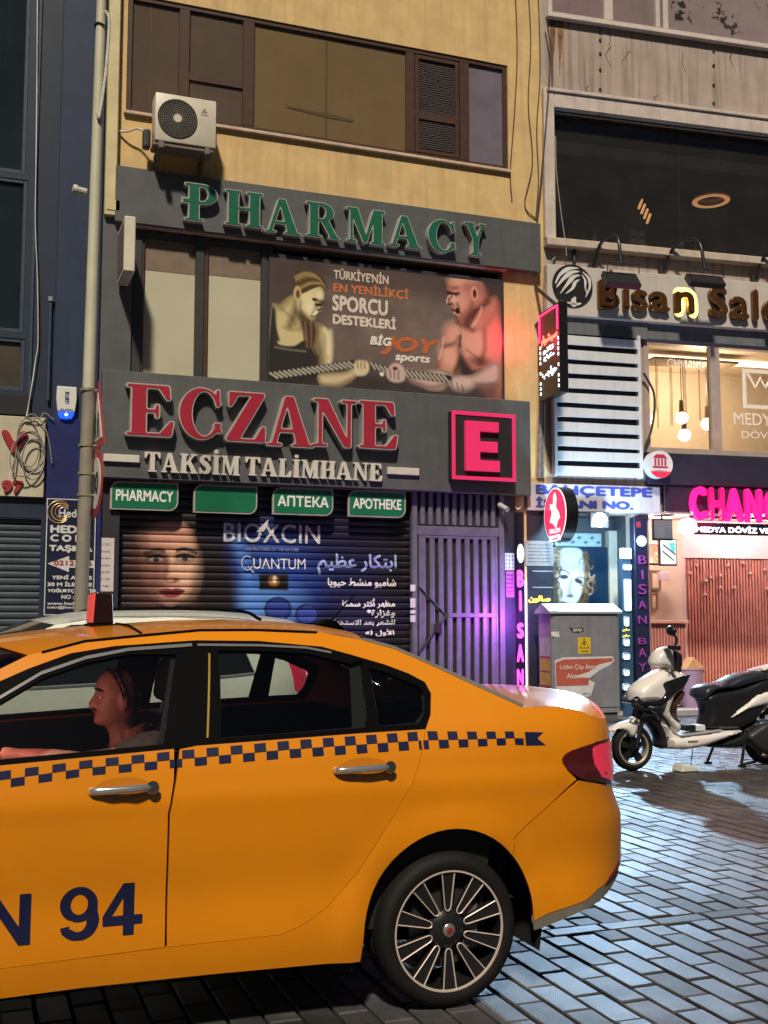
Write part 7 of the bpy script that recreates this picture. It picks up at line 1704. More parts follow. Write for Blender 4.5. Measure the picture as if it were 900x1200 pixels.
tx.part('chrome_strip', strip(ct, .011, .001), m_chr); tx.part('chrome_strip', strip([(-.905, 1.376), (-.675, 1.372), (-.497, 1.362), (-.40, 1.343)], .008, .001), m_chr)
ct2 = [(-1.01, 1.046), (-.955, 1.30)]
tx.part('pillar_reflection', panel(skin, [(-.905, 1.06), (-.898, 1.06), (-.862, 1.345), (-.869, 1.345)], off=.001, rim=.003, sides=(1,)), mat('painted pillar reflection', (.45, .28, .06), rough=.3, metal=.5))  # gold strip paints a warm reflection on the black pillar
# roof, screens, bonnet, boot lid
roof_st = [((-1.495, 1.346), (-1.66, 1.392)), ((-1.303, 1.394), (-1.36, 1.430)), ((-1.117, 1.410), (-1.12, 1.447)), ((-.889, 1.430), (-.88, 1.462)), ((-.675, 1.430), (-.66, 1.464)), ((-.42, 1.418), (-.38, 1.452)), ((-.26, 1.386), (-.20, 1.424))]
tx.part('roof', shell(st_fine(roof_st), skin, pw=2.4), m_taxi)
for sd_ in (1, -1): tx.part('roof_seam', strip([(-1.45, 1.354), (-1.303, 1.391), (-1.117, 1.408), (-.889, 1.427), (-.675, 1.427), (-.44, 1.417)], .007, .0035, (sd_,), .003), m_blk)
bk = [((-.26, 1.386), (-.20, 1.424)), ((-.14, 1.352), (-.06, 1.375)), ((.01, 1.282), (.11, 1.295)), ((.16, 1.208), (.27, 1.215)), ((.33, 1.128), (.44, 1.133))]
tx.part('rear_screen', shell(st_fine(bk), lambda s, z: (skin(s, z)[0], skin(s, z)[1] + .045, z - .004), pw=2.6), m_gl2)
for sd_ in (1, -1): tx.part('screen_edge_highlight', panel(skin, [(-.26, 1.387), (-.14, 1.353), (.01, 1.283), (.16, 1.209), (.33, 1.129), (.34, 1.137), (.17, 1.221), (.01, 1.296), (-.14, 1.365), (-.26, 1.397)], rim=.05, off=.001, sides=(sd_,)), mat('painted edge highlight', (.6, .56, .5), rough=.25, metal=.8))  # pale strip draws the highlight along the rear screen's edge
tx.part('windscreen', shell([((-1.495, 1.346), (-1.66, 1.392)), ((-1.70, 1.245), (-1.90, 1.29)), ((-1.95, 1.115), (-2.18, 1.15)), ((-2.2, .99), (-2.45, 1.0))], lambda s, z: (skin(s, z)[0], skin(s, z)[1] + .02, z), pw=2.2), m_gl2)
bon = [((-2.3, .952), (-2.5, .99)), ((-2.6, .925), (-2.75, .972)), ((-2.9, .865), (-3.05, .915)), ((-3.12, .79), (-3.33, .83)), ((-3.25, .74), (-3.45, .76))]
tx.part('bonnet', shell(st_fine(bon), skin), m_taxi)
boot = [((.33, 1.128), (.44, 1.134)), ((.48, 1.128), (.60, 1.143)), ((.62, 1.108), (.76, 1.146)), ((.70, 1.083), (.86, 1.144)), ((.77, 1.068), (.90, 1.136)), ((.86, 1.064), (.92, 1.122)), ((1.0, 1.066), (.928, 1.10))]
bl_ = tx.part('boot_lid', shell(st_fine(boot), skin, pw=2.6), m_taxi)
end = XR0 + QL
tx.part('lid_panel', panel(skin, [(1.002, .98), (1.05, .978), (1.30, .962), (1.30, .80), (end, .80), (end, 1.10), (1.2, 1.085), (1.002, 1.066)], gap=.0015), m_taxi, bl_)
lamp_o = [(.476, .931), (.53, .962), (.70, .985), (.85, .985), (1.05, .975), (1.28, .955), (1.28, .825), (1.05, .792), (.90, .797), (.78, .815), (.672, .836), (.572, .854), (.505, .888)]
m_lr = mat('red lamp lens', (.42, .012, .03), rough=.14, var=.12, scale=18, coat=1, emit=(1, .05, .12), es=.42)  # emission stands in for light reflected by the red lens
m_ld = mat('dark red lens', (.07, .006, .008), rough=.12, var=.1, coat=1)
for sd_ in (1, -1):
    tl = tx.part('tail_light', panel(skin, soft(lamp_o, 3), off=.003, rim=.03, step=.03, sides=(sd_,)), m_ld)
    tx.part('lens_reflection', panel(skin, [(.665, .968), (.72, .975), (.85, .975), (1.05, .965), (1.24, .945), (1.24, .84), (1.05, .806), (.93, .812), (.80, .83), (.71, .85), (.665, .90), (.655, .94)], off=.0065, rim=.003, step=.03, sides=(sd_,)), m_lr, tl)
BUMP = [(.340, .358), (.344, .335), (.394, .358), (.594, .388), (.665, .420), (.85, .462), (1.05, .478), (1.25, .47), (end, .47), (end, .795), (1.30, .795), (1.05, .786), (.90, .790), (.78, .808), (.672, .829), (.565, .848), (.42, .768), (.262, .650)] + arch_r[22:-1]
rb_ = tx.part('rear_bumper', panel(skin, BUMP, gap=.0012), m_taxi)
tx.part('bumper_valance', panel(skin, [(.338, .352), (.346, .30), (.394, .311), (.536, .342), (.693, .372), (.85, .425), (1.0, .452), (1.25, .40), (end, .40), (end, .468), (1.25, .468), (1.05, .476), (.85, .460), (.665, .418), (.594, .386), (.394, .356), (.344, .333)], off=-.002), m_plas, rb_)
for sd_ in (1, -1): tx.part('reflector', panel(skin, [(.72, .432), (.85, .468), (1.05, .486), (1.05, .508), (.85, .492), (.74, .452)], off=.003, rim=.008, step=.03, sides=(sd_,)), mat('reflector red', (.30, .06, .05), rough=.12, metal=.6), rb_)
# front bumper, lamps and grille (beyond the left edge of the view)
fe = XF0 - QL
fb = tx.part('front_bumper', panel(skin, [(-2.99, .60), (-3.0, .66), (-3.12, .785), (-3.25, .735), (fe, .70), (fe, .22), (-3.2, .24), (-2.985, .26)], gap=.002), m_taxi)
for sd_ in (1, -1): tx.part('headlight', panel(skin, [(-3.03, .70), (-3.14, .772), (-3.30, .735), (-3.62, .70), (-3.55, .62), (-3.25, .63)], off=.004, rim=.01, sides=(sd_,)), mat('headlight lens', (.45, .46, .47), rough=.08, metal=.3, coat=1))
tx.part('grille', panel(skin, [(-3.68, .68), (fe, .68), (fe, .56), (-3.70, .57)], off=.004, rim=.01), m_blk)
tx.part('air_intake', panel(skin, [(-3.5, .46), (fe, .48), (fe, .30), (-3.5, .31)], off=.003, rim=.01), m_blk, fb)
# sill under the doors, floor, wells
b_ = BM(); box(b_, -2.26, -.36, -.72, .72, .235, .34, .03)
box(b_, -3.3, .62, -.62, .62, .24, .40, .03); tx.part('underbody', b_, m_blk)
for ax in (0.0, AXF):
    for sd_ in (1, -1):
        b_ = BM(); n = 18; r_ = .385 if ax == 0 else .37
        arcs = [(ax + r_ * math.cos(t), WHZ - .01 + r_ * math.sin(t)) for t in np.linspace(-.25, math.pi + .25, n)]
        for (xa, za), (xb, zb) in zip(arcs, arcs[1:]): quad(b_, [(xa, -.865 * sd_, za), (xb, -.865 * sd_, zb), (xb, -.55 * sd_, zb), (xa, -.55 * sd_, za)])
        b_.faces.new([b_.verts.new((x, -.55 * sd_, z)) for x, z in arcs]); tx.part('wheel_well', b_, mat('well black', (.004, .004, .004), rough=.9, var=0))
# chequer band, panel by panel
def band(x): 
    xs = [-2.08, -1.581, -1.31, -1.0, -.604, -.09, .12, .26, .33]; t_ = [.947, .985, 1.008, 1.026, 1.044, 1.058, 1.050, 1.047, 1.043]; b2 = [.885, .927, .954, .967, .981, .990, .992, .994, .988]
    return interp(x, xs, b2) + .001, interp(x, xs, t_) - .004
edges = [-2.05 + .0625 * i for i in range(14)]
xs = []; x = -2.06
while x < .33:
    xs.append(x); x += interp(x, [-1.6, -1.0, -.5, .1, .33], [.0428, .0424, .0418, .0388, .0365])
for i in range(len(xs) - 1):
    xa, xb = xs[i], xs[i + 1]
    for r_ in (0, 1):
        if (i + r_) % 2: continue
        if xa < -1.01 < xb or xa < -.10 < xb: cuts = [(xa, -1.017 if xa < -.9 else -.108), (-1.011 if xa < -.9 else -.100, xb)]
        else: cuts = [(xa, xb)]
        for ca, cb in cuts:
            if cb - ca < .006: continue
            q = []
            for xx, lo in ((ca, 1), (cb, 1), (cb, 0), (ca, 0)):
                b0, b1 = band(xx); h = (b1 - b0) / 2; z0 = b0 + h * r_; q.append((xx, z0 if lo else z0 + h))
            xm = (ca + cb) / 2
            tx.part('chequer', panel(skin, q, off=.0016, rim=0, step=.03, sides=(1,)), m_navyp, fd if xm < -1.013 else (rd_ if xm < -.104 else body))
b0, b1 = band(.33); tx.part('chequer_tail', panel(skin, [(.315, b0), (.40, b0 - .002), (.365, (b0 + b1) / 2), (.395, b1 - .004), (.315, b1)], off=.0016, rim=0, step=.02, sides=(1,)), m_navyp, body)
# number on the front door
def door_text(s, x0, x1, z0, z1, bold):
    m = Mask(0, 1, 0, 1, .012)
    if s == '9':
        m.ell(.47, .68, .44, .34); m.ell(.5, .36, .47, .38); m.rect(-.2, -.1, .5, .36, 0); m.ell(.44, .33, .44, .35); m.ell(.46, .36, .22, .22, 0); m.rect(-.2, .2, .40, .60, 0)
        m.ell(.47, .67, .46, .34); m.rect(.66, .30, .93, .70); m.ell(.48, .67, .21, .20, 0)
        m.poly([(0, .24), (.25, .27), (.34, .36), (-.1, .45)], 0); m.poly([(.02, .235), (.26, .265), (.22, .12), (.08, .1)])
    elif s == '4': m.poly([(.50, 1), (.78, 1), (.78, .38), (.99, .38), (.99, .20), (.78, .20), (.78, 0), (.51, 0), (.51, .20), (.01, .20), (.01, .38)]); m.poly([(.51, .38), (.51, .72), (.24, .38)], 0)
    else: m.poly([(.02, 0), (.02, 1), (.27, 1), (.73, .36), (.73, 1), (.98, 1), (.98, 0), (.73, 0), (.27, .64), (.27, 0)])
    me = upright(fill_loops(m.loops(0, .55), .001), x0, x1, z0, z1, 0)
    bm = BM(); add_mesh(bm, me)
    bmesh.ops.delete(bm, geom=[f for f in bm.faces if abs(f.normal.y) < .5 or f.calc_center_median().y > 0], context='FACES')
    bmesh.ops.triangulate(bm, faces=bm.faces)
    bmesh.ops.subdivide_edges(bm, edges=[e for e in bm.edges if e.calc_length() > .06], cuts=2)
    for v in bm.verts: v.co.y = -halfw(v.co.x, v.co.z) - .0022
    for f in bm.faces:
        f.smooth = True
    bmesh.ops.recalc_face_normals(bm, faces=bm.faces)
    if sum(f.normal.y for f in bm.faces) > 0: bmesh.ops.reverse_faces(bm, faces=bm.faces)
    return bm
for s, x0, x1, z0, z1 in (('9', -1.382, -1.257, .428, .598), ('4', -1.246, -1.116, .430, .598), ('N', -1.612, -1.472, .430, .590)):
    tx.part('number' if s != 'N' else 'lettering', door_text(s, x0, x1, z0, z1, .075), m_navyp, fd)
# handles
for xa, xb, z, par in ((-1.31, -1.067, .909, fd), (-.462, -.218, .936, rd_)):
    b_ = BM(); ym = -halfw((xa + xb) / 2, z); tube(b_, spline([(xa + .012, ym + .004, z - .004), (xa + .03, ym - .022, z - .002), ((xa + xb) / 2, ym - .034, z), (xb - .05, ym - .030, z + .002), (xb - .012, ym - .006, z + .003)], 6), [.006] + [.0105] * 23 + [.008], 10)
    for v in b_.verts: v.co.z = z + (v.co.z - z) * 1.25
    tx.part('handle', b_, m_chr, par, smooth=60)
    b_ = BM(); lathe(b_, [(.001, 0), (.02, .0), (.022, .003)], (xb - .03, ym - .036, z + .002), 'Y', 16); tx.part('lock', b_, mat('lock chrome', (.5, .48, .46), rough=.2, metal=1, var=0), par)
    b_ = BM(); n = 20; p = [((xa + xb) / 2 + .095 * math.cos(t), z + .036 * math.sin(t)) for t in np.linspace(0, 2 * math.pi, n, endpoint=False)]
    tx.part('handle_shade', panel(skin, p, off=.0012, rim=0, step=.03, sides=(1,)), mat('taxi recess shade', (.52, .17, .001), rough=.35, var=0, coat=.6), par)  # flat darker ellipse paints the shade behind the handle
# mirrors
for sd_ in (1, -1):
    b_ = BM(); box(b_, -2.02, -1.90, -1.06 * sd_ if sd_ > 0 else .90, -.90 * sd_ if sd_ > 0 else 1.06, 1.0, 1.13, .03, 2); box(b_, -1.97, -1.93, min(-.92 * sd_, -.85 * sd_), max(-.92 * sd_, -.85 * sd_), .99, 1.03, .006); tx.part('wing_mirror', b_, m_taxi)
# wheels
def taxi_wheel(ax, sd_):
    R_ = .2795; o = (ax, -.872 * sd_, GZ + R_); s = sd_
    b_ = BM(); lathe(b_, [(.2155, .006 * s), (.219, -.003 * s), (.232, -.008 * s), (.252, -.007 * s), (.265, .003 * s), (.2735, .016 * s), (R_ - .0015, .034 * s), (R_, .05 * s), (R_, .068 * s), (R_ - .006, .070 * s), (R_ - .006, .080 * s), (R_, .082 * s), (R_, .118 * s), (R_ - .006, .12 * s), (R_ - .006, .13 * s), (R_, .132 * s), (R_ - .002, .165 * s), (.27, .185 * s), (.25, .20 * s), (.2155, .195 * s), (.21, .1 * s), (.2115, .03 * s)], o, 'Y', 72, closed=True)
    wheel = tx.part('wheel', b_, m_tyre, smooth=40)
    b_ = BM(); lathe(b_, [(.221, .008 * s), (.215, .0 * s), (.208, .004 * s), (.206, .02 * s), (.200, .10 * s), (.19, .17 * s), (.185, .17 * s), (.19, .1 * s), (.215, .05 * s)], o, 'Y', 64, closed=True); tx.part('rim', b_, mat('rim black', (.012, .012, .013), rough=.3, var=0, spec=.5), wheel, smooth=40)
    b_ = BM(); lathe(b_, [(.214, -.0006 * s), (.2165, -.003 * s), (.2100, -.003 * s), (.2085, .002 * s)], o, 'Y', 64); tx.part('rim_edge', b_, mat('machined alloy', (.62, .52, .47), rough=.35, metal=.25, var=0), wheel, smooth=60)
    b_ = BM(); lathe(b_, [(.001, .055 * s), (.14, .055 * s), (.145, .075 * s), (.001, .08 * s)], o, 'Y', 40); tx.part('brake_disc', b_, mat('brake steel', (.10, .10, .105), rough=.4, metal=.8), wheel)
    b_ = BM(); box(b_, o[0] + .06, o[0] + .14, min(o[1] + .035 * s, o[1] + .10 * s), max(o[1] + .035 * s, o[1] + .10 * s), o[2] - .09, o[2] + .09, .015); tx.part('brake_caliper', b_, mat('caliper', (.12, .11, .11), rough=.4), wheel)
    # ten flat spokes, each edged by a bright loop
    bs, be = BM(), BM(); N = 10
    for i in range(N):
        t = math.pi / 2 + i * 2 * math.pi / N + .01; c, n = math.cos(t), math.sin(t)
        loc = lambda r, u, y: (o[0] + r * c - u * n, o[1] + y * s, o[2] + r * n + u * c)
        ri, ro = .068, .209; wi, wo = .0125, .0255
        pts = [(ri, -wi * .3), (ri + .006, -wi * .8), (ri + .016, -wi), (ro, -wo), (ro, wo), (ri + .016, wi), (ri + .006, wi * .8), (ri, wi * .3)]
        f0 = [bs.verts.new(loc(r, u, .006 + .010 * (1 - (r - ri) / (ro - ri)))) for r, u in pts]; f1 = [bs.verts.new(loc(r, u, .04)) for r, u in pts]
        bs.faces.new(f0); bs.faces.new(f1[::-1])
        for k in range(8): bs.faces.new((f0[k], f0[(k + 1) % 8], f1[(k + 1) % 8], f1[k]))
        lp = [(ro, -wo)] + [(ri + .016, -wi), (ri + .006, -wi * .8), (ri, -wi * .3), (ri, wi * .3), (ri + .006, wi * .8), (ri + .016, wi)] + [(ro, wo)]
        tube(be, [loc(r, u, .004 + .010 * (1 - (r - ri) / (ro - ri))) for r, u in lp], .0030, 6)
    bmesh.ops.recalc_face_normals(bs, faces=bs.faces)
    tx.part('spoke', bs, mat('rim black', (.012, .012, .013)), wheel); tx.part('spoke_edge', be, mat('machined alloy', (.62, .52, .47)), wheel, smooth=60)
    b_ = BM(); lathe(b_, [(.001, .006 * s), (.03, .008 * s), (.066, .018 * s), (.075, .03 * s), (.075, .06 * s)], o, 'Y', 40); tx.part('hub', b_, mat('rim black', (.012, .012, .013)), wheel, smooth=40)
    b_ = BM(); lathe(b_, [(.001, -.002 * s), (.018, -.001 * s), (.024, .004 * s), (.025, .012 * s)], o, 'Y', 28); tx.part('hub_cap', b_, mat('hub cap alloy', (.5, .42, .40), rough=.25, metal=.8, var=0), wheel, smooth=40)
    b_ = BM(); lathe(b_, [(.001, -.004 * s), (.010, -.0035 * s), (.012, -.001 * s)], o, 'Y', 20); tx.part('hub_badge', b_, mat('badge red', (.25, .02, .03), rough=.3), wheel)
for ax in (0.0, AXF):
    for sd_ in (1, -1): taxi_wheel(ax, sd_)
# cabin
inner = lambda s, z: (skin(s, z)[0], skin(s, z)[1] + .055, z)
for sd_ in (1, -1):
    tx.part('door_lining', panel(inner, [(-2.1, .35), (.15, .35), (.25, .98), (-.08, 1.045), (-.604, 1.03), (-1.0, 1.012), (-1.58, .985), (-2.1, .95)], rim=0, step=.09, sides=(sd_,)), m_int)
    tx.part('pillar_lining', panel(lambda s, z: (skin(s, z)[0], skin(s, z)[1] + .03, z), DLO, [[(-1.9, 1.03), (-1.58, 1.015), (-1.07, 1.04), (-1.0, 1.34), (-1.15, 1.34), (-1.45, 1.265), (-1.58, 1.19)], [(-.85, 1.055), (-.604, 1.063), (-.36, 1.073), (-.33, 1.29), (-.49, 1.335), (-.675, 1.348), (-.82, 1.35)], [(-.255, 1.075), (-.11, 1.082), (-.07, 1.12), (-.06, 1.188), (-.08, 1.21), (-.205, 1.265), (-.25, 1.28)]], rim=0, step=.08, sides=(sd_,)), m_int)
rl_st = [((e[0], e[1] - .02), (c[0], c[1] - .025)) for e, c in roof_st]
tx.part('headlining', shell(st_fine(rl_st, 2), lambda s, z: (skin(s, z)[0], skin(s, z)[1] + .03, z), pw=2.4), m_int)
b_ = BM(); quad(b_, [(-2.3, -.8, .41), (.3, -.8, .41), (.3, .8, .41), (-2.3, .8, .41)]); tx.part('cabin_floor', b_, m_int)
b_ = BM(); box(b_, .26, .30, -.74, .74, .41, 1.04); box(b_, .22, .44, -.70, .70, 1.045, 1.06, .004); tx.part('parcel_shelf', b_, m_int)
def seat(x, y, w_, rear=False):
    b_ = BM(); box(b_, x - .50, x + .05, y - w_ / 2, y + w_ / 2, .44, .60, .05, 3); st_ = tx.part('seat', b_, m_seat, smooth=60)
    b_ = BM(); box(b_, -.07, .07, y - w_ / 2, y + w_ / 2, 0, .50, .05, 3)
    for v in b_.verts:
        v.co.x += v.co.z * .30; v.co.x += x; v.co.z += .55
    tx.part('backrest', b_, m_seat, st_, smooth=60)
    if not rear:
        b_ = BM(); box(b_, -.045, .045, y - .13, y + .13, 0, .19, .04, 3)
        for v in b_.verts: v.co.x += x + .17 + v.co.z * .15; v.co.z += 1.10
        tx.part('headrest', b_, mat('headrest grey', (.075, .07, .072), rough=.85, var=.15), st_, smooth=60)
        b_ = BM()
        for dy in (-.05, .05): tube(b_, [(x + .15, y + dy, 1.02), (x + .18, y + dy, 1.13)], .007, 6)
        tx.part('headrest_post', b_, m_chr, st_)
seat(-1.02, -.37, .50); seat(-1.02, .37, .50); seat(.06, -.36, .66, True); seat(.06, .36, .66, True)
b_ = BM(); box(b_, -2.35, -1.78, -.74, .74, .62, .93, .06, 3); tx.part('dashboard', b_, m_int, smooth=60)
b_ = BM(); box(b_, -1.83, -1.77, -.70, -.52, .95, 1.04, .01); dsp = tx.part('added_meter', b_, m_int); b_ = BM(); box(b_, -1.768, -1.764, -.68, -.54, .97, 1.02); tx.part('added_display', b_, lum('added red display', (1, .04, .05), 2.0), dsp)  # invented meter, out of view, to carry the red light
tx.lamp('added_face_light', 'POINT', (-1.66, -.70, 1.16), 6.5, (1, .38, .32), .06)  # added lamp for the red light on the driver's face
b_ = BM(); R_ = Matrix.Translation((-1.62, -.37, .84)) @ Matrix.Rotation(rad(62), 4, 'Y')
tube(b_, [R_ @ Vector((.18 * math.cos(t), .18 * math.sin(t), 0)) for t in np.linspace(0, 2 * math.pi, 36, endpoint=False)], .015, 8, closed=True)
for t in (0, 2.1, 4.2): tube(b_, [R_ @ Vector((0, 0, -.03)), R_ @ Vector((.175 * math.cos(t), .175 * math.sin(t), 0))], .014, 6)
tx.part('steering_wheel', b_, m_blk, smooth=60)
# taxi lamp on the roof, aerial
b_ = BM(); prism(b_, [(-1.225, 1.447), (-1.145, 1.447), (-1.152, 1.575), (-1.217, 1.578)], -.15, .13, .008, 2); rl_ = tx.part('roof_sign', b_, mat('dark red lamp case', (.012, .0025, .0025), rough=.25, var=.1, coat=.3))
b_ = BM(); prism(b_, [(-1.228, 1.455), (-1.2245, 1.455), (-1.2175, 1.572), (-1.221, 1.572)], -.135, .115); tx.part('lamp_face', b_, mat('lit red lamp', (.6, .06, .05), rough=.3, var=0, emit=(1, .10, .07), es=.42), rl_)
b_ = BM(); box(b_, -1.235, -1.135, -.17, .15, 1.434, 1.449, .005); tx.part('lamp_foot', b_, m_blk, rl_)
b_ = BM(); tube(b_, [(-1.13, -.10, 1.45), (-1.115, -.36, 1.445), (-1.10, -.60, 1.418)], .005, 6); tx.part('lamp_cable', b_, m_blk, rl_)
b_ = BM(); prism(b_, [(-.26, 1.44), (-.12, 1.415), (-.17, 1.465), (-.22, 1.468)], -.03, .03, .01); ae = tx.part('aerial', b_, m_blk); b_ = BM(); tube(b_, [(-.19, 0, 1.455), (-.065, 0, 1.585)], [.006, .003], 6); tx.part('aerial_rod', b_, m_blk, ae)

# ================================================================== white estate car parked behind
_WZ2 = [.15, .25, .5, .8, 1.0, 1.08, 1.2, 1.32, 1.44, 1.47, 1.6]; _WW2 = [.80, .87, .885, .895, .885, .870, .80, .735, .655, .60, .4]
K2 = dict(halfw=lambda x, z: smi(z, _WZ2, _WW2), xr=.22, xf=-2.85, rz=[.2, .4, .6, .8, .95, 1.1, 1.3, 1.45, 1.6], rx=[.62, .76, .80, .76, .74, .74, .66, .56, .4], fz=[.2, .5, .8, 1.1], fx=[-3.35, -3.45, -3.38, -3.1])
sk2 = lambda s, z: skin(s, z, K2)
WC = Frame((1.56, 8.0, 0), 0)
m_wc = mat('white car paint', (.72, .76, .70), rough=.3, var=.04, coat=.8)
wc = Thing('parked_car', 'white estate car parked behind the orange taxi', 'car', (0, 0, 0), WC)
AF2 = -2.6; e2 = .22 + QL; f2_ = -2.85 - QL
def arc2(ax): return [(ax + .36 * math.cos(t), .33 + .36 * math.sin(t)) for t in np.linspace(math.pi + .1, -.1, 13)]
W2o = [(-1.95, 1.01), (-1.37, 1.045), (-.60, 1.075), (.0, 1.098), (.20, 1.115), (.12, 1.34), (-.1, 1.41), (-.5, 1.435), (-.95, 1.425), (-1.15, 1.36), (-1.5, 1.2)]
B2 = [(-2.2, .26), (-.40, .26)] + arc2(0)[0:] + [(.45, .30), (e2, .30), (e2, 1.06), (.80, 1.06), (.70, 1.16), (.55, 1.20), (.48, 1.30), (.42, 1.40), (.1, 1.452), (-.3, 1.472), (-.8, 1.465), (-1.05, 1.425), (-1.3, 1.32), (-1.7, 1.16), (-2.1, .99), (-2.5, .94), (-2.9, .86), (f2_, .75), (f2_, .26), (-2.97, .26)] + arc2(AF2)
B2 = [p for p in B2]
# order the front arch from front to back
B2 = [(-2.22, .26), (-.38, .26)] + arc2(0) + [(.45, .30), (e2, .30), (e2, .93), (.95, .93), (.62, .95), (.52, 1.0), (.50, 1.19), (.56, 1.21), (.45, 1.40), (.1, 1.452), (-.3, 1.472), (-.8, 1.465), (-1.05, 1.425), (-1.3, 1.32), (-1.7, 1.16), (-2.1, .99), (-2.5, .94), (-2.9, .86), (f2_, .75), (f2_, .26), (-2.99, .26)] + arc2(AF2)
wc.part('body', panel(sk2, B2, [W2o], step=.07), m_wc)
wc.part('window', panel(sk2, W2o, off=-.006, rim=.02, step=.08), mat('dark car glass', (.012, .014, .015), rough=.06, var=0, spec=.6))
def strip2(pl, wd, m_, nm):
    wc.part(nm, panel(sk2, [(x, z + wd / 2) for x, z in pl] + [(x, z - wd / 2) for x, z in reversed(pl)], off=.004, rim=.006, step=.08), m_)
strip2([(-1.9, 1.0), (-1.37, 1.035), (-.6, 1.065), (0, 1.088), (.2, 1.105)], .014, m_chr, 'chrome_strip')
rs = [((-1.05, 1.425), (-1.18, 1.455)), ((-.8, 1.465), (-.82, 1.515)), ((-.3, 1.472), (-.28, 1.528)), ((.1, 1.452), (.14, 1.515)), ((.42, 1.405), (.60, 1.462)), ((.47, 1.39), (.70, 1.43))]
wc.part('roof', shell(st_fine(rs), sk2), m_wc)
wc.part('windscreen', shell([((-1.05, 1.425), (-1.18, 1.455)), ((-1.5, 1.24), (-1.72, 1.27)), ((-2.1, .99), (-2.35, 1.0))], sk2), mat('dark car glass', (.012, .014, .015)))
wc.part('bonnet', shell(st_fine([((-2.1, .99), (-2.35, 1.0)), ((-2.5, .94), (-2.7, .98)), ((-2.9, .86), (-3.15, .9)), ((-3.2, .76), (-3.42, .78))]), sk2), m_wc)
wc.part('rear_screen', shell([((.46, 1.39), (.66, 1.41)), ((.5, 1.25), (.74, 1.2)), ((.56, 1.1), (.80, 1.0)), ((.6, .95), (.82, .9))], sk2), mat('dark car glass', (.012, .014, .015)))
for sd_ in (1, -1): wc.part('tail_light', panel(sk2, [(.52, 1.0), (.63, .955), (.95, .93), (1.0, 1.10), (.72, 1.17), (.57, 1.205), (.505, 1.19)], off=.004, rim=.02, sides=(sd_,), step=.04), m_lr)
for y in (-.6, .6): b_ = BM(); tube(b_, spline([(-.8, y, 1.475), (-.7, y, 1.525), (.1, y, 1.52), (.3, y, 1.455)], 5), .012, 6); wc.part('roof_rail', b_, m_blk)
for ax in (0, AF2):
    for sd_ in (1, -1):
        o = (ax, -.87 * sd_, .32); b_ = BM(); lathe(b_, [(.2, 0), (.21, -.01 * sd_), (.3, -.006 * sd_), (.32, .03 * sd_), (.32, .16 * sd_), (.3, .19 * sd_), (.2, .19 * sd_)], o, 'Y', 40, closed=True); wh = wc.part('wheel', b_, m_tyre, smooth=40)
        b_ = BM(); lathe(b_, [(.001, .02 * sd_), (.06, .01 * sd_), (.19, .03 * sd_), (.205, .0 * sd_)], o, 'Y', 40); wc.part('rim', b_, mat('alloy grey', (.35, .35, .36), rough=.3, metal=.8), wh, smooth=40)
b_ = BM(); box(b_, -3.2, .65, -.72, .72, .2, .5, .04); box(b_, -2.2, .5, -.80, .80, .16, .32, .03); wc.part('underbody', b_, m_blk)
# ================================================================== the scooter
SC = Frame((6.02, 9.35, 0), -1.4)
def S(x, y, d=0): return SC.at(700 + x / 4.5, 720 + y / 4.5, d)
def inflate(poly, w, e, step=.022, y0=0.0, flat=.25):
    """a padded body: an outline in side view, rounded off towards its rim"""
    ol = dens(poly, step * .8); pts = list(ol); n = len(ol)
    xs = [p[0] for p in ol]; zs = [p[1] for p in ol]; x = min(xs) + step / 2; k = 0
    while x < max(xs):
        z = min(zs) + step * (.5 if k % 2 else .25)
        while z < max(zs):
            if in_poly(x, z, ol) and edge_dist(x, z, ol) > step * .5: pts.append((x, z))
            z += step
        x += step; k += 1
    V, _e, F, *_r = delaunay_2d_cdt([Vector(p) for p in pts], [(i, (i + 1) % n) for i in range(n)], [], 1, 1e-6)
    bm = BM(); L = []
    for sd_ in (-1, 1):
        vs_ = []
        for v in V:
            d = min(1, edge_dist(v.x, v.y, ol) / e); y = w * (flat + (1 - flat) * math.sqrt(max(0, 1 - (1 - d) ** 2)))
            vs_.append(bm.verts.new((v.x, y0 + sd_ * y, v.y)))
        L.append(vs_)
        for f in F:
            cx = sum(V[i].x for i in f) / len(f); cz = sum(V[i].y for i in f) / len(f)
            if in_poly(cx, cz, ol): bm.faces.new([vs_[i] for i in f])
    bd = [e_ for e_ in bm.edges if len(e_.link_faces) == 1]
    half = [e_ for e_ in bd if e_.verts[0] in set(L[0])]
    m_ = {a: b for a, b in zip(L[0], L[1])}
    for e_ in half:
        a, b = e_.verts
        if m_[a].link_faces and m_[b].link_faces: bm.faces.new((a, b, m_[b], m_[a]))
    for v in list(bm.verts):
        if not v.link_faces: bm.verts.remove(v)
    bmesh.ops.recalc_face_normals(bm, faces=bm.faces)
    return bm
sc = Thing('motor_scooter', 'white and black motor scooter parked on the paving before the exchange', 'scooter', (0, 0, 0), SC)
m_sw = mat('scooter white', (.70, .67, .64), rough=.28, var=.05, coat=.8); m_sk = mat('scooter black', (.010, .010, .012), rough=.35, var=.15); m_sg = mat('scooter gloss black', (.008, .008, .010), rough=.12, var=0, coat=.6)
m_sst = mat('seat leather', (.018, .022, .036), rough=.34, var=.1, bump=.2, bscale=200); m_cast = mat('cast metal', (.04, .04, .042), rough=.45, metal=.5, var=.2)
def fair(name, pts, w, e, m_, par=None, y0=0.0, flat=.25, sm=True):
    p = [S(*q) for q in pts]
    return sc.part(name, inflate(soft(p) if sm else p, w, e, y0=y0, flat=flat), m_, par, smooth=48)
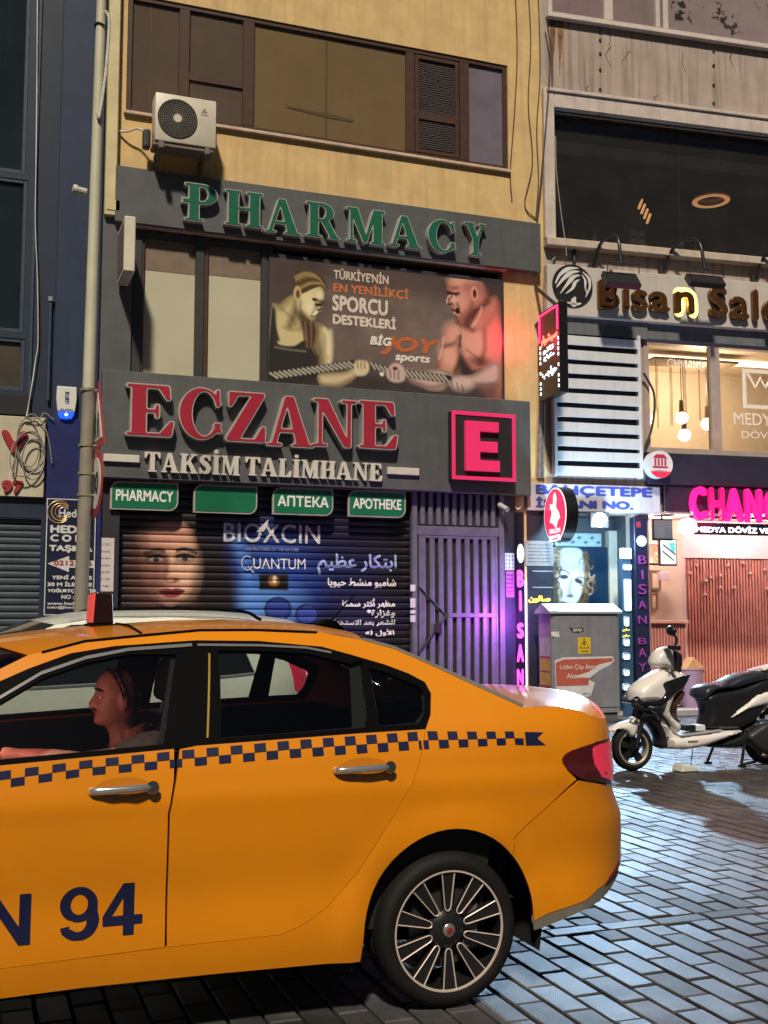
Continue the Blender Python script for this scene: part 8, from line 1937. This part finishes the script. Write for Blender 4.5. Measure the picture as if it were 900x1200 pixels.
def wheel(cx, cz, r, w, name='wheel'):
    b_ = BM(); lathe(b_, [(r * .74, -w * .42), (r * .82, -w * .5), (r * .93, -w * .42), (r, -w * .12), (r, w * .12), (r * .93, w * .42), (r * .82, w * .5), (r * .74, w * .42)], (cx, 0, cz), 'Y', 48, closed=True)
    wh = sc.part(name, b_, m_tyre, smooth=40)
    b_ = BM(); lathe(b_, [(r * .76, -w * .4), (r * .72, -w * .43), (r * .66, -w * .36), (r * .64, -w * .1), (r * .64, w * .3), (r * .76, w * .4)], (cx, 0, cz), 'Y', 48, closed=True); sc.part('rim', b_, mat('scooter rim', (.42, .38, .33), rough=.35, metal=.5), wh, smooth=40)
    for i in range(5):
        t = i * 2 * math.pi / 5 + .3; b_ = BM(); c, n = math.cos(t), math.sin(t)
        for u0, u1, v0, v1 in ((.03, r * .68, .022, .030),):
            pts = [(u0, -v0), (u1, -v1), (u1, v1), (u0, v0)]
            f0 = [b_.verts.new((cx + u * c - v * n, -.03, cz + u * n + v * c)) for u, v in pts]; f1 = [b_.verts.new((cx + u * c - v * n, .03, cz + u * n + v * c)) for u, v in pts]
            b_.faces.new(f0); b_.faces.new(f1[::-1])
            for k in range(4): b_.faces.new((f0[k], f0[(k + 1) % 4], f1[(k + 1) % 4], f1[k]))
        bmesh.ops.recalc_face_normals(b_, faces=b_.faces); sc.part('spoke', b_, m_sk, wh)
    b_ = BM(); cyl(b_, (cx, -.05, cz), (cx, .05, cz), .04, seg=20); sc.part('hub', b_, m_sk, wh)
    b_ = BM(); cyl(b_, (cx, .035, cz), (cx, .045, cz), r * .5, seg=32); sc.part('brake_disc', b_, m_cast, wh)
wx, wz = S(180, 684); wheel(wx, .222, .222, .11)
rx_, rz_ = S(880, 668); wheel(rx_, .222, .222, .12)
# front end
(ax, az), (bx_, bz_) = S(215, 500), S(180, 684)
for y in (-.085, .085):
    b_ = BM(); tube(b_, [(ax + .04, y, az + .06), (bx_, y, .222)], .021, 10); sc.part('fork_leg', b_, m_sk, smooth=60)
fair('mudguard', [(58, 612), (85, 588), (130, 568), (168, 558), (185, 540), (212, 556), (204, 592), (188, 640), (168, 648), (140, 622), (100, 608), (72, 622)], .075, .05, m_sw, flat=.5)
fair('lower_cover', [(212, 505), (275, 505), (305, 545), (332, 596), (350, 640), (350, 705), (300, 694), (306, 660), (285, 610), (250, 575), (225, 572), (205, 540)], .10, .05, m_sk)
fair('front_cowl', [(172, 447), (176, 400), (204, 364), (250, 330), (300, 300), (346, 288), (425, 303), (438, 325), (432, 395), (392, 425), (366, 480), (362, 520), (404, 560), (418, 582), (402, 628), (378, 618), (322, 545), (298, 492), (240, 480), (178, 470)], .155, .10, m_sw)
fair('cowl_panel', [(300, 362), (345, 340), (436, 314), (436, 326), (420, 362), (372, 402), (330, 442), (312, 470), (270, 478), (180, 472), (174, 448), (230, 444), (285, 440), (312, 404)], .178, .03, m_sg, flat=.88)
fair('headlight', [(184, 442), (200, 432), (262, 428), (282, 436), (258, 452), (196, 456)], .183, .03, mat('scooter lens', (.22, .22, .24), rough=.08, metal=.3, coat=1, var=.3, scale=30), flat=.92)
fair('leg_shield', [(366, 468), (392, 420), (428, 394), (424, 424), (388, 480), (384, 522), (410, 566), (398, 572), (362, 522)], .178, .05, mat('shield brown', (.05, .026, .018), rough=.3, var=.1))
fair('under_cowl', [(330, 560), (378, 616), (402, 628), (420, 640), (350, 706), (344, 640)], .12, .05, m_sw)
fair('handlebar_cover', [(280, 247), (298, 204), (338, 176), (384, 178), (388, 300), (345, 284), (304, 278), (284, 268)], .10, .06, m_sw)
fair('visor', [(302, 246), (318, 214), (338, 202), (322, 240), (306, 262)], .102, .03, m_sg, flat=.85)
fair('instrument_housing', [(372, 186), (400, 190), (432, 212), (428, 306), (384, 304)], .085, .05, m_sk)
for y in (-1, 1):
    hx, hz = S(396, 190); gx, gz = S(414, 176, .33 if y < 0 else -.33)
    b_ = BM(); tube(b_, spline([(hx - .01, y * .05, hz - .02), ((hx + gx) / 2, y * .20, gz), (gx, y * .33, gz)], 5), .018, 8); hb = sc.part('handlebar', b_, m_sk, smooth=60)
    b_ = BM(); tube(b_, [(gx - .02, y * .25, gz + .003), (gx + .01, y * .37, gz - .002)], .024, 10); sc.part('grip', b_, m_sk, hb)
    b_ = BM(); tube(b_, [(hx - .02, y * .12, hz - .01), (gx - .05, y * .34, gz - .02)], .007, 6); sc.part('brake_lever', b_, m_cast, hb)
(mx_, mz_), (nx_, nz_) = S(391, 86, .26), S(404, 178, .22)
b_ = BM(); tube(b_, spline([(nx_, -.22, nz_), (nx_ + .02, -.24, (nz_ + mz_) / 2), (mx_ + .005, -.26, mz_ - .02)], 5), .013, 6); mr = sc.part('mirror_stem', b_, m_sk)
b_ = BM(); sphere(b_, (mx_, -.26, mz_), 1, .036, .07, .052); sc.part('mirror', b_, m_sk, mr, smooth=60)
# crash bar round the nose
for y in (-.17,):
    b_ = BM(); tube(b_, spline([(*S(300, 500)[:1], y, S(300, 500)[1]), (S(262, 492)[0], y, S(262, 492)[1]), (S(160, 488)[0], y - .02, S(160, 488)[1]), (S(130, 470)[0], y - .02, S(130, 470)[1]), (S(132, 440)[0], y - .02, S(132, 440)[1]), (S(158, 432)[0], y - .02, S(158, 432)[1]), (S(164, 462)[0], y - .02, S(164, 462)[1]), (S(150, 476)[0], y - .02, S(150, 476)[1])], 5), .012, 8); sc.part('crash_bar', b_, m_sg, smooth=60)
    b_ = BM(); tube(b_, spline([(S(240, 495)[0], y, S(240, 495)[1]), (S(270, 505)[0], y, S(270, 505)[1]), (S(300, 540)[0], y, S(300, 540)[1]), (S(330, 585)[0], y, S(330, 585)[1])], 5), .013, 8); sc.part('crash_bar', b_, m_sg, smooth=60)
# floor, seat, tail
fair('footboard', [(344, 642), (404, 634), (500, 622), (610, 606), (738, 594), (720, 622), (620, 662), (520, 696), (440, 712), (346, 706)], .17, .05, m_sw, sm=False)
fair('floor_mat', [(400, 628), (500, 616), (612, 600), (612, 608), (500, 624), (400, 636)], .16, .02, mat('footmat', (.35, .37, .40), rough=.4), sm=False, flat=.9)
fair('belly_pan', [(560, 690), (640, 655), (745, 618), (775, 640), (765, 692), (700, 704), (610, 700)], .13, .05, m_sk)
fair('seat', [(514, 432), (524, 388), (560, 366), (640, 354), (720, 316), (800, 296), (862, 300), (888, 318), (850, 348), (760, 372), (700, 390), (600, 402), (552, 440), (536, 450)], .15, .05, m_sst)
fair('seat_base', [(530, 445), (560, 410), (640, 396), (740, 372), (870, 322), (880, 420), (850, 482), (820, 545), (720, 604), (600, 606), (545, 592), (556, 520), (546, 470)], .135, .07, m_sk)
fair('side_panel', [(638, 546), (700, 490), (800, 412), (920, 374), (1010, 330), (1020, 378), (910, 436), (864, 488), (832, 516), (850, 474), (760, 500), (652, 550)], .165, .05, m_sw, sm=False, flat=.6)
fair('side_stripe', [(770, 474), (830, 432), (900, 410), (880, 428), (830, 452)], .170, .03, mat('stripe brown', (.06, .03, .02), rough=.3), sm=False, flat=.93)
fair('grab_rail', [(800, 294), (850, 276), (920, 258), (1020, 240), (1040, 262), (960, 276), (900, 288), (930, 305), (900, 320), (860, 300)], .12, .04, m_sw)
fair('tail_lamp', [(1000, 330), (1040, 318), (1050, 350), (1020, 372)], .12, .03, m_lr)
fair('rear_mudguard', [(860, 490), (960, 470), (1040, 500), (1075, 560), (1060, 575), (1010, 530), (940, 510), (880, 530)], .07, .04, m_sk)
fair('engine_case', [(740, 640), (800, 585), (860, 560), (950, 590), (985, 660), (950, 720), (880, 735), (800, 710)], .075, .05, m_cast, y0=-.11)
fair('swing_cover', [(728, 610), (790, 570), (815, 545), (830, 560), (800, 600), (750, 625)], .12, .04, m_cast)
b_ = BM(); x, z = S(900, 655); cyl(b_, (x, -.19, z), (x, -.175, z), .05, seg=20); sc.part('engine_cap', b_, mat('engine cap', (.30, .29, .28), rough=.3, metal=.7))
b_ = BM(); (x0, z0), (x1, z1) = S(905, 450), S(900, 640); tube(b_, [(x0, .10, z0), (x1, .10, z1)], .03, 10); sc.part('shock_absorber', b_, m_cast)
b_ = BM(); (x0, z0), (x1, z1) = S(800, 700), S(1040, 640); tube(b_, spline([(x0, .13, z0), ((x0 + x1) / 2, .15, z0 + .02), (x1, .15, z1)], 5), [.02] * 4 + [.05] * 7, 10); sc.part('exhaust', b_, m_sk, smooth=60)
for (p0, p1, y) in (((648, 700), (618, 786), .12), ((738, 668), (716, 800), -.13)):
    (x0, z0), (x1, z1) = S(*p0), S(*p1); b_ = BM(); tube(b_, [(x0, y * .9, z0), (x1, y, max(.015, z1))], .014, 8); tube(b_, [(x1 - .03, y, max(.012, z1 - .01)), (x1 + .05, y, max(.012, z1 - .01))], .013, 8); sc.part('stand_leg', b_, m_sk, smooth=60)
(x0, z0), (x1, z1) = S(720, 802), S(850, 806); b_ = BM(); tube(b_, [(x0, -.13, .02), (x1, .05, .018)], .014, 8); sc.part('stand_bar', b_, m_sk)
for px, w_ in ((465, .05), (515, .045)):
    (x0, z0), (x1, z1) = S(px - 25, 612), S(px + 25, 578); b_ = BM(); box(b_, x0, x1, -.10, .04, z0, z1, .008)
    if px < 500: single('black_pouch', 'small black pouch lying on the footboard of the scooter', 'bag', b_, m_sk, ((x0 + x1) / 2, 0, z0), SC)
    else: single('white_reflection', 'stand-in for a white packet lying on the footboard of the scooter', 'reflection', b_, mat('packet white', (.55, .56, .6), rough=.5, bump=.6, bscale=30), ((x0 + x1) / 2, 0, z0), SC)  # white block stands in for a reflection beside the pouch
me = text('motor', *[f(S(425, 668)[0], S(478, 654)[0]) for f in (lambda a, b: a, lambda a, b: b)], S(425, 668)[1], S(425, 655)[1], -.172, .004, .02, .2); sc.part('lettering', me, m_sk)
# a white plate lying under the scooter, with its wire
pp = [S(350, 768), S(362, 745), S(425, 738), S(440, 774), S(390, 782)]
th = Thing('plastic_plate', 'white plastic wedge lying on the paving under the scooter', 'wedge', (pp[0][0], -.16, 0), SC)
x0, x1 = S(350, 770)[0], S(442, 770)[0]; b_ = BM(); prism(b_, [(x0, .004), (x1, .004), (x1 - .01, .05), (x0 + .03, .07)], -.30, -.12, .008); th.part('wedge', b_, mat('aged white plastic', (.55, .56, .5), rough=.5, var=.1))
b_ = BM(); tube(b_, [(x1 - .03, -.2, .05), (x1 + .04, -.16, .26)], .005, 6); th.part('wire', b_, m_dkmetal)

# ================================================================== the driver
def head_mesh(bm, c, sc_=1.0):
    lv = [(-.20, -.030, .085, .075), (-.16, -.028, .074, .062), (-.125, -.032, .066, .056), (-.100, -.048, .066, .055), (-.091, -.084, .066, .050), (-.080, -.0945, .068, .056), (-.066, -.093, .072, .061), (-.053, -.086, .076, .065), (-.045, -.091, .078, .067), (-.038, -.0875, .080, .068), (-.031, -.092, .082, .070), (-.020, -.0875, .086, .072), (-.006, -.0865, .089, .074), (.012, -.085, .091, .0755), (.026, -.0825, .093, .076), (.036, -.084, .094, .0765), (.046, -.0905, .094, .0765), (.056, -.0905, .093, .076), (.075, -.086, .091, .073), (.095, -.077, .085, .067), (.112, -.062, .073, .056), (.124, -.042, .056, .041), (.131, -.018, .034, .022), (.133, 0, .01, .006)]
    n = 56; rings = []
    for z, xf, xb, b in lv:
        xc = (xf + xb) * .5 + .012; ring = []
        for k in range(n):
            t = 2 * math.pi * k / n; ct, st = math.cos(t), math.sin(t)
            a = (xc - xf) if ct > 0 else (xb - xc)
            e = .86; x = xc - a * math.copysign(abs(ct) ** e, ct); y = b * math.copysign(abs(st) ** e, st)
            if ct > 0:
                # nose, sockets, cheeks, lips
                nz = max(0, 1 - abs((z + .012) / .03)) if z < -.012 else max(0, 1 - (z + .012) / .058)
                if -.034 < z < .046: x -= .037 * (nz ** .8) * math.exp(-(y / (.0125 + .004 * (z < 0))) ** 2)
                x += .010 * math.exp(-((z - .022) / .012) ** 2) * math.exp(-((abs(y) - .033) / .014) ** 2)
                x -= .004 * math.exp(-((z + .008) / .018) ** 2) * math.exp(-((abs(y) - .042) / .016) ** 2)
            ring.append(bm.verts.new(Vector((x, y, z)) * sc_ + Vector(c)))
        rings.append(ring)
    for A_, B_ in zip(rings, rings[1:]):
        for k in range(n): bm.faces.new((A_[k], A_[(k + 1) % n], B_[(k + 1) % n], B_[k]))
    bm.faces.new(rings[0][::-1]); bm.faces.new(rings[-1])
    for s in (-1, 1):
        bmesh.ops.create_uvsphere(bm, u_segments=14, v_segments=10, radius=1, matrix=Matrix.Translation(Vector(c) + Vector((.014, s * .078, .004)) * sc_) @ Matrix.Rotation(s * .35, 4, 'Z') @ Matrix.Rotation(-.15, 4, 'Y') @ Matrix.Diagonal((.019, .009, .033, 1)))
    bmesh.ops.recalc_face_normals(bm, faces=bm.faces); return bm
def limb(bm, pts, rs, seg=14): return tube(bm, spline(pts, 5), [interp(i / 5, list(range(len(pts))), rs) for i in range((len(pts) - 1) * 5 + 1)], seg)
def remesh(bm, vox, smooth_it=3):
    me = bpy.data.meshes.new('figure'); bm.to_mesh(me); bm.free()
    o = bpy.data.objects.new('figure', me); COL.objects.link(o)
    r = o.modifiers.new('r', 'REMESH'); r.mode = 'VOXEL'; r.voxel_size = vox
    if smooth_it: s = o.modifiers.new('s', 'SMOOTH'); s.iterations = smooth_it; s.factor = .5
    dg = bpy.context.evaluated_depsgraph_get(); dg.update(); out = bpy.data.meshes.new_from_object(o.evaluated_get(dg))
    bpy.data.objects.remove(o, do_unlink=True); bpy.data.meshes.remove(me)
    for p in out.polygons: p.use_smooth = True
    return out
HC = (-1.150, -.37, 1.158)
dr_ = Thing('person', 'bald man in a brown shirt driving the taxi with one arm forward on the wheel', 'person', (-1.05, -.37, .60), TX)
bm = BM(); head_mesh(bm, HC, .93)
limb(bm, [(-1.095, -.37, 1.06), (-1.075, -.37, 1.0), (-1.05, -.37, .90)], [.064, .074, .11])
limb(bm, [(-1.05, -.37, .96), (-1.04, -.37, .85), (-1.02, -.37, .70), (-1.0, -.37, .62)], [.12, .155, .15, .16], 18)
for s in (-1, 1):
    sh_ = (-1.04, -.37 + s * .18, .982)
    if s < 0: el, wr, hd = (-1.30, -.575, .955), (-1.50, -.515, .985), (-1.565, -.50, .985)
    else: el, wr, hd = (-1.27, -.16, .82), (-1.47, -.22, .90), (-1.545, -.225, .925)
    limb(bm, [(-1.05, -.37 + s * .08, .955), sh_, tuple((a + b) / 2 + (-.01 if i == 2 else 0) for i, (a, b) in enumerate(zip(sh_, el))), el], [.075, .066, .050, .043])
    limb(bm, [el, tuple((a + b) / 2 for a, b in zip(el, wr)), wr], [.043, .040, .027])
    limb(bm, [wr, hd], [.026, .034])
    for k in range(4):
        dy = (k - 1.5) * .019; L_ = (.8, 1, .95, .75)[k]
        b0 = Vector(hd) + Vector((-.02, dy, .012)); limb(bm, [b0, b0 + Vector((-.035 * L_, 0, .008)), b0 + Vector((-.058 * L_, 0, -.016)), b0 + Vector((-.045 * L_, 0, -.042))], [.0095, .009, .0085, .0075], 8)
    t0 = Vector(hd) + Vector((.0, -s * .03, .0)); limb(bm, [t0, t0 + Vector((-.03, -s * .018, .0)), t0 + Vector((-.055, -s * .012, -.012))], [.012, .0105, .009], 8)
    limb(bm, [(-1.0, -.37 + s * .09, .62), (-1.25, -.37 + s * .13, .66), (-1.45, -.37 + s * .13, .66), (-1.55, -.37 + s * .12, .52), (-1.62, -.37 + s * .12, .44)], [.10, .085, .065, .055, .045], 14)
body_ = dr_.part('body', remesh(bm, .0065), mat('weathered skin', (.42, .22, .15), rough=.5, var=.12, scale=30, bump=.15, bscale=220))
# clothes sit just outside the body
bm = BM(); limb(bm, [(-1.072, -.37, 1.03), (-1.05, -.37, .975), (-1.035, -.37, .85), (-1.02, -.37, .70), (-1.0, -.37, .58)], [.086, .155, .178, .170, .172], 20)
for s in (-1, 1):
    sh_ = (-1.04, -.37 + s * .18, .982); el = (-1.30, -.575, .955) if s < 0 else (-1.27, -.16, .82)
    limb(bm, [(-1.055, -.37 + s * .06, .957), sh_, tuple((a + b) / 2 + (-.01 if i == 2 else 0) for i, (a, b) in enumerate(zip(sh_, el)))], [.088, .078, .066], 16)
dr_.part('shirt', remesh(bm, .009, 4), mat('brown shirt', (.065, .044, .036), rough=.85, var=.25, scale=25, bump=.35, bscale=28), body_)
bm = BM()
for s in (-1, 1): limb(bm, [(-.98, -.37 + s * .09, .615), (-1.25, -.37 + s * .13, .66), (-1.45, -.37 + s * .13, .66), (-1.55, -.37 + s * .12, .53), (-1.60, -.37 + s * .12, .47)], [.115, .097, .078, .068, .06], 14)
dr_.part('trousers', remesh(bm, .012, 3), mat('dark trousers', (.02, .022, .03), rough=.9, var=.2), body_)
hx, hy, hz = HC
bm = BM(); head_mesh(bm, HC, .93 * 1.009)
bmesh.ops.delete(bm, geom=[v for v in bm.verts if (v.co.z < hz + .030 + 1.0 * max(0, hx + .030 - v.co.x) or v.co.x < hx - .045) and not (v.co.x > hx + .045 and v.co.z > hz - .07)], context='VERTS')
dr_.part('hair', bm, mat('cropped hair in shaded tone', (.20, .125, .095), rough=.8, var=.4, scale=60, bump=.6, bscale=180), body_, smooth=80)  # cropped hair, toned like the shaded skin at the back
bm = BM()
for s in (-1, 1): tube(bm, spline([(hx - .078, hy + s * .014, hz + .045), (hx - .080, hy + s * .032, hz + .049), (hx - .064, hy + s * .055, hz + .042)], 5), [.0035, .0045, .005, .005, .005, .0055, .005, .005, .0045, .004, .003], 7)
dr_.part('eyebrows', bm, mat('dark brows', (.015, .012, .011), rough=.9), body_)
bm = BM(); tube(bm, spline([(hx - .068, hy - .028, hz - .034), (hx - .088, hy - .014, hz - .025), (hx - .092, hy, hz - .023), (hx - .088, hy + .014, hz - .025), (hx - .068, hy + .028, hz - .034)], 5), .006, 7); dr_.part('moustache', bm, mat('dark brows', (.015, .012, .011)), body_)
for s in (-1, 1):
    bm = BM(); sphere(bm, (hx - .0655, hy + s * .031, hz + .020), .0115, u=14, v=10); ey = dr_.part('eye', bm, mat('eye white', (.55, .5, .47), rough=.2, var=0), body_, smooth=80)
    bm = BM(); sphere(bm, (hx - .0725, hy + s * .031, hz + .020), .0058, u=12, v=8); dr_.part('iris', bm, mat('dark iris', (.012, .008, .006), rough=.15, var=0), ey, smooth=80)
bm = BM(); tube(bm, spline([(hx - .078, hy - .022, hz - .0405), (hx - .088, hy, hz - .0385), (hx - .078, hy + .022, hz - .0405)], 6), .0022, 6); dr_.part('mouth', bm, mat('lip line', (.12, .035, .03), rough=.6), body_)
# glasses pushed up over the crown
bm = BM(); tube(bm, spline([(hx + .012, hy - .079, hz + .012), (hx + .002, hy - .080, hz + .05), (hx - .02, hy - .068, hz + .095), (hx - .035, hy - .045, hz + .117)], 6), .0032, 6); tube(bm, spline([(hx + .012, hy + .079, hz + .012), (hx + .002, hy + .080, hz + .05), (hx - .02, hy + .068, hz + .095), (hx - .035, hy + .045, hz + .117)], 6), .0032, 6)
tube(bm, spline([(hx - .035, hy - .045, hz + .117), (hx - .04, hy, hz + .128), (hx - .035, hy + .045, hz + .117)], 6), .004, 6)
gl = single('spectacles', 'dark framed spectacles pushed up on the bald driver\'s head', 'spectacles', bm, m_blk, (hx - .01, hy, hz + .02), TX, smooth=60)
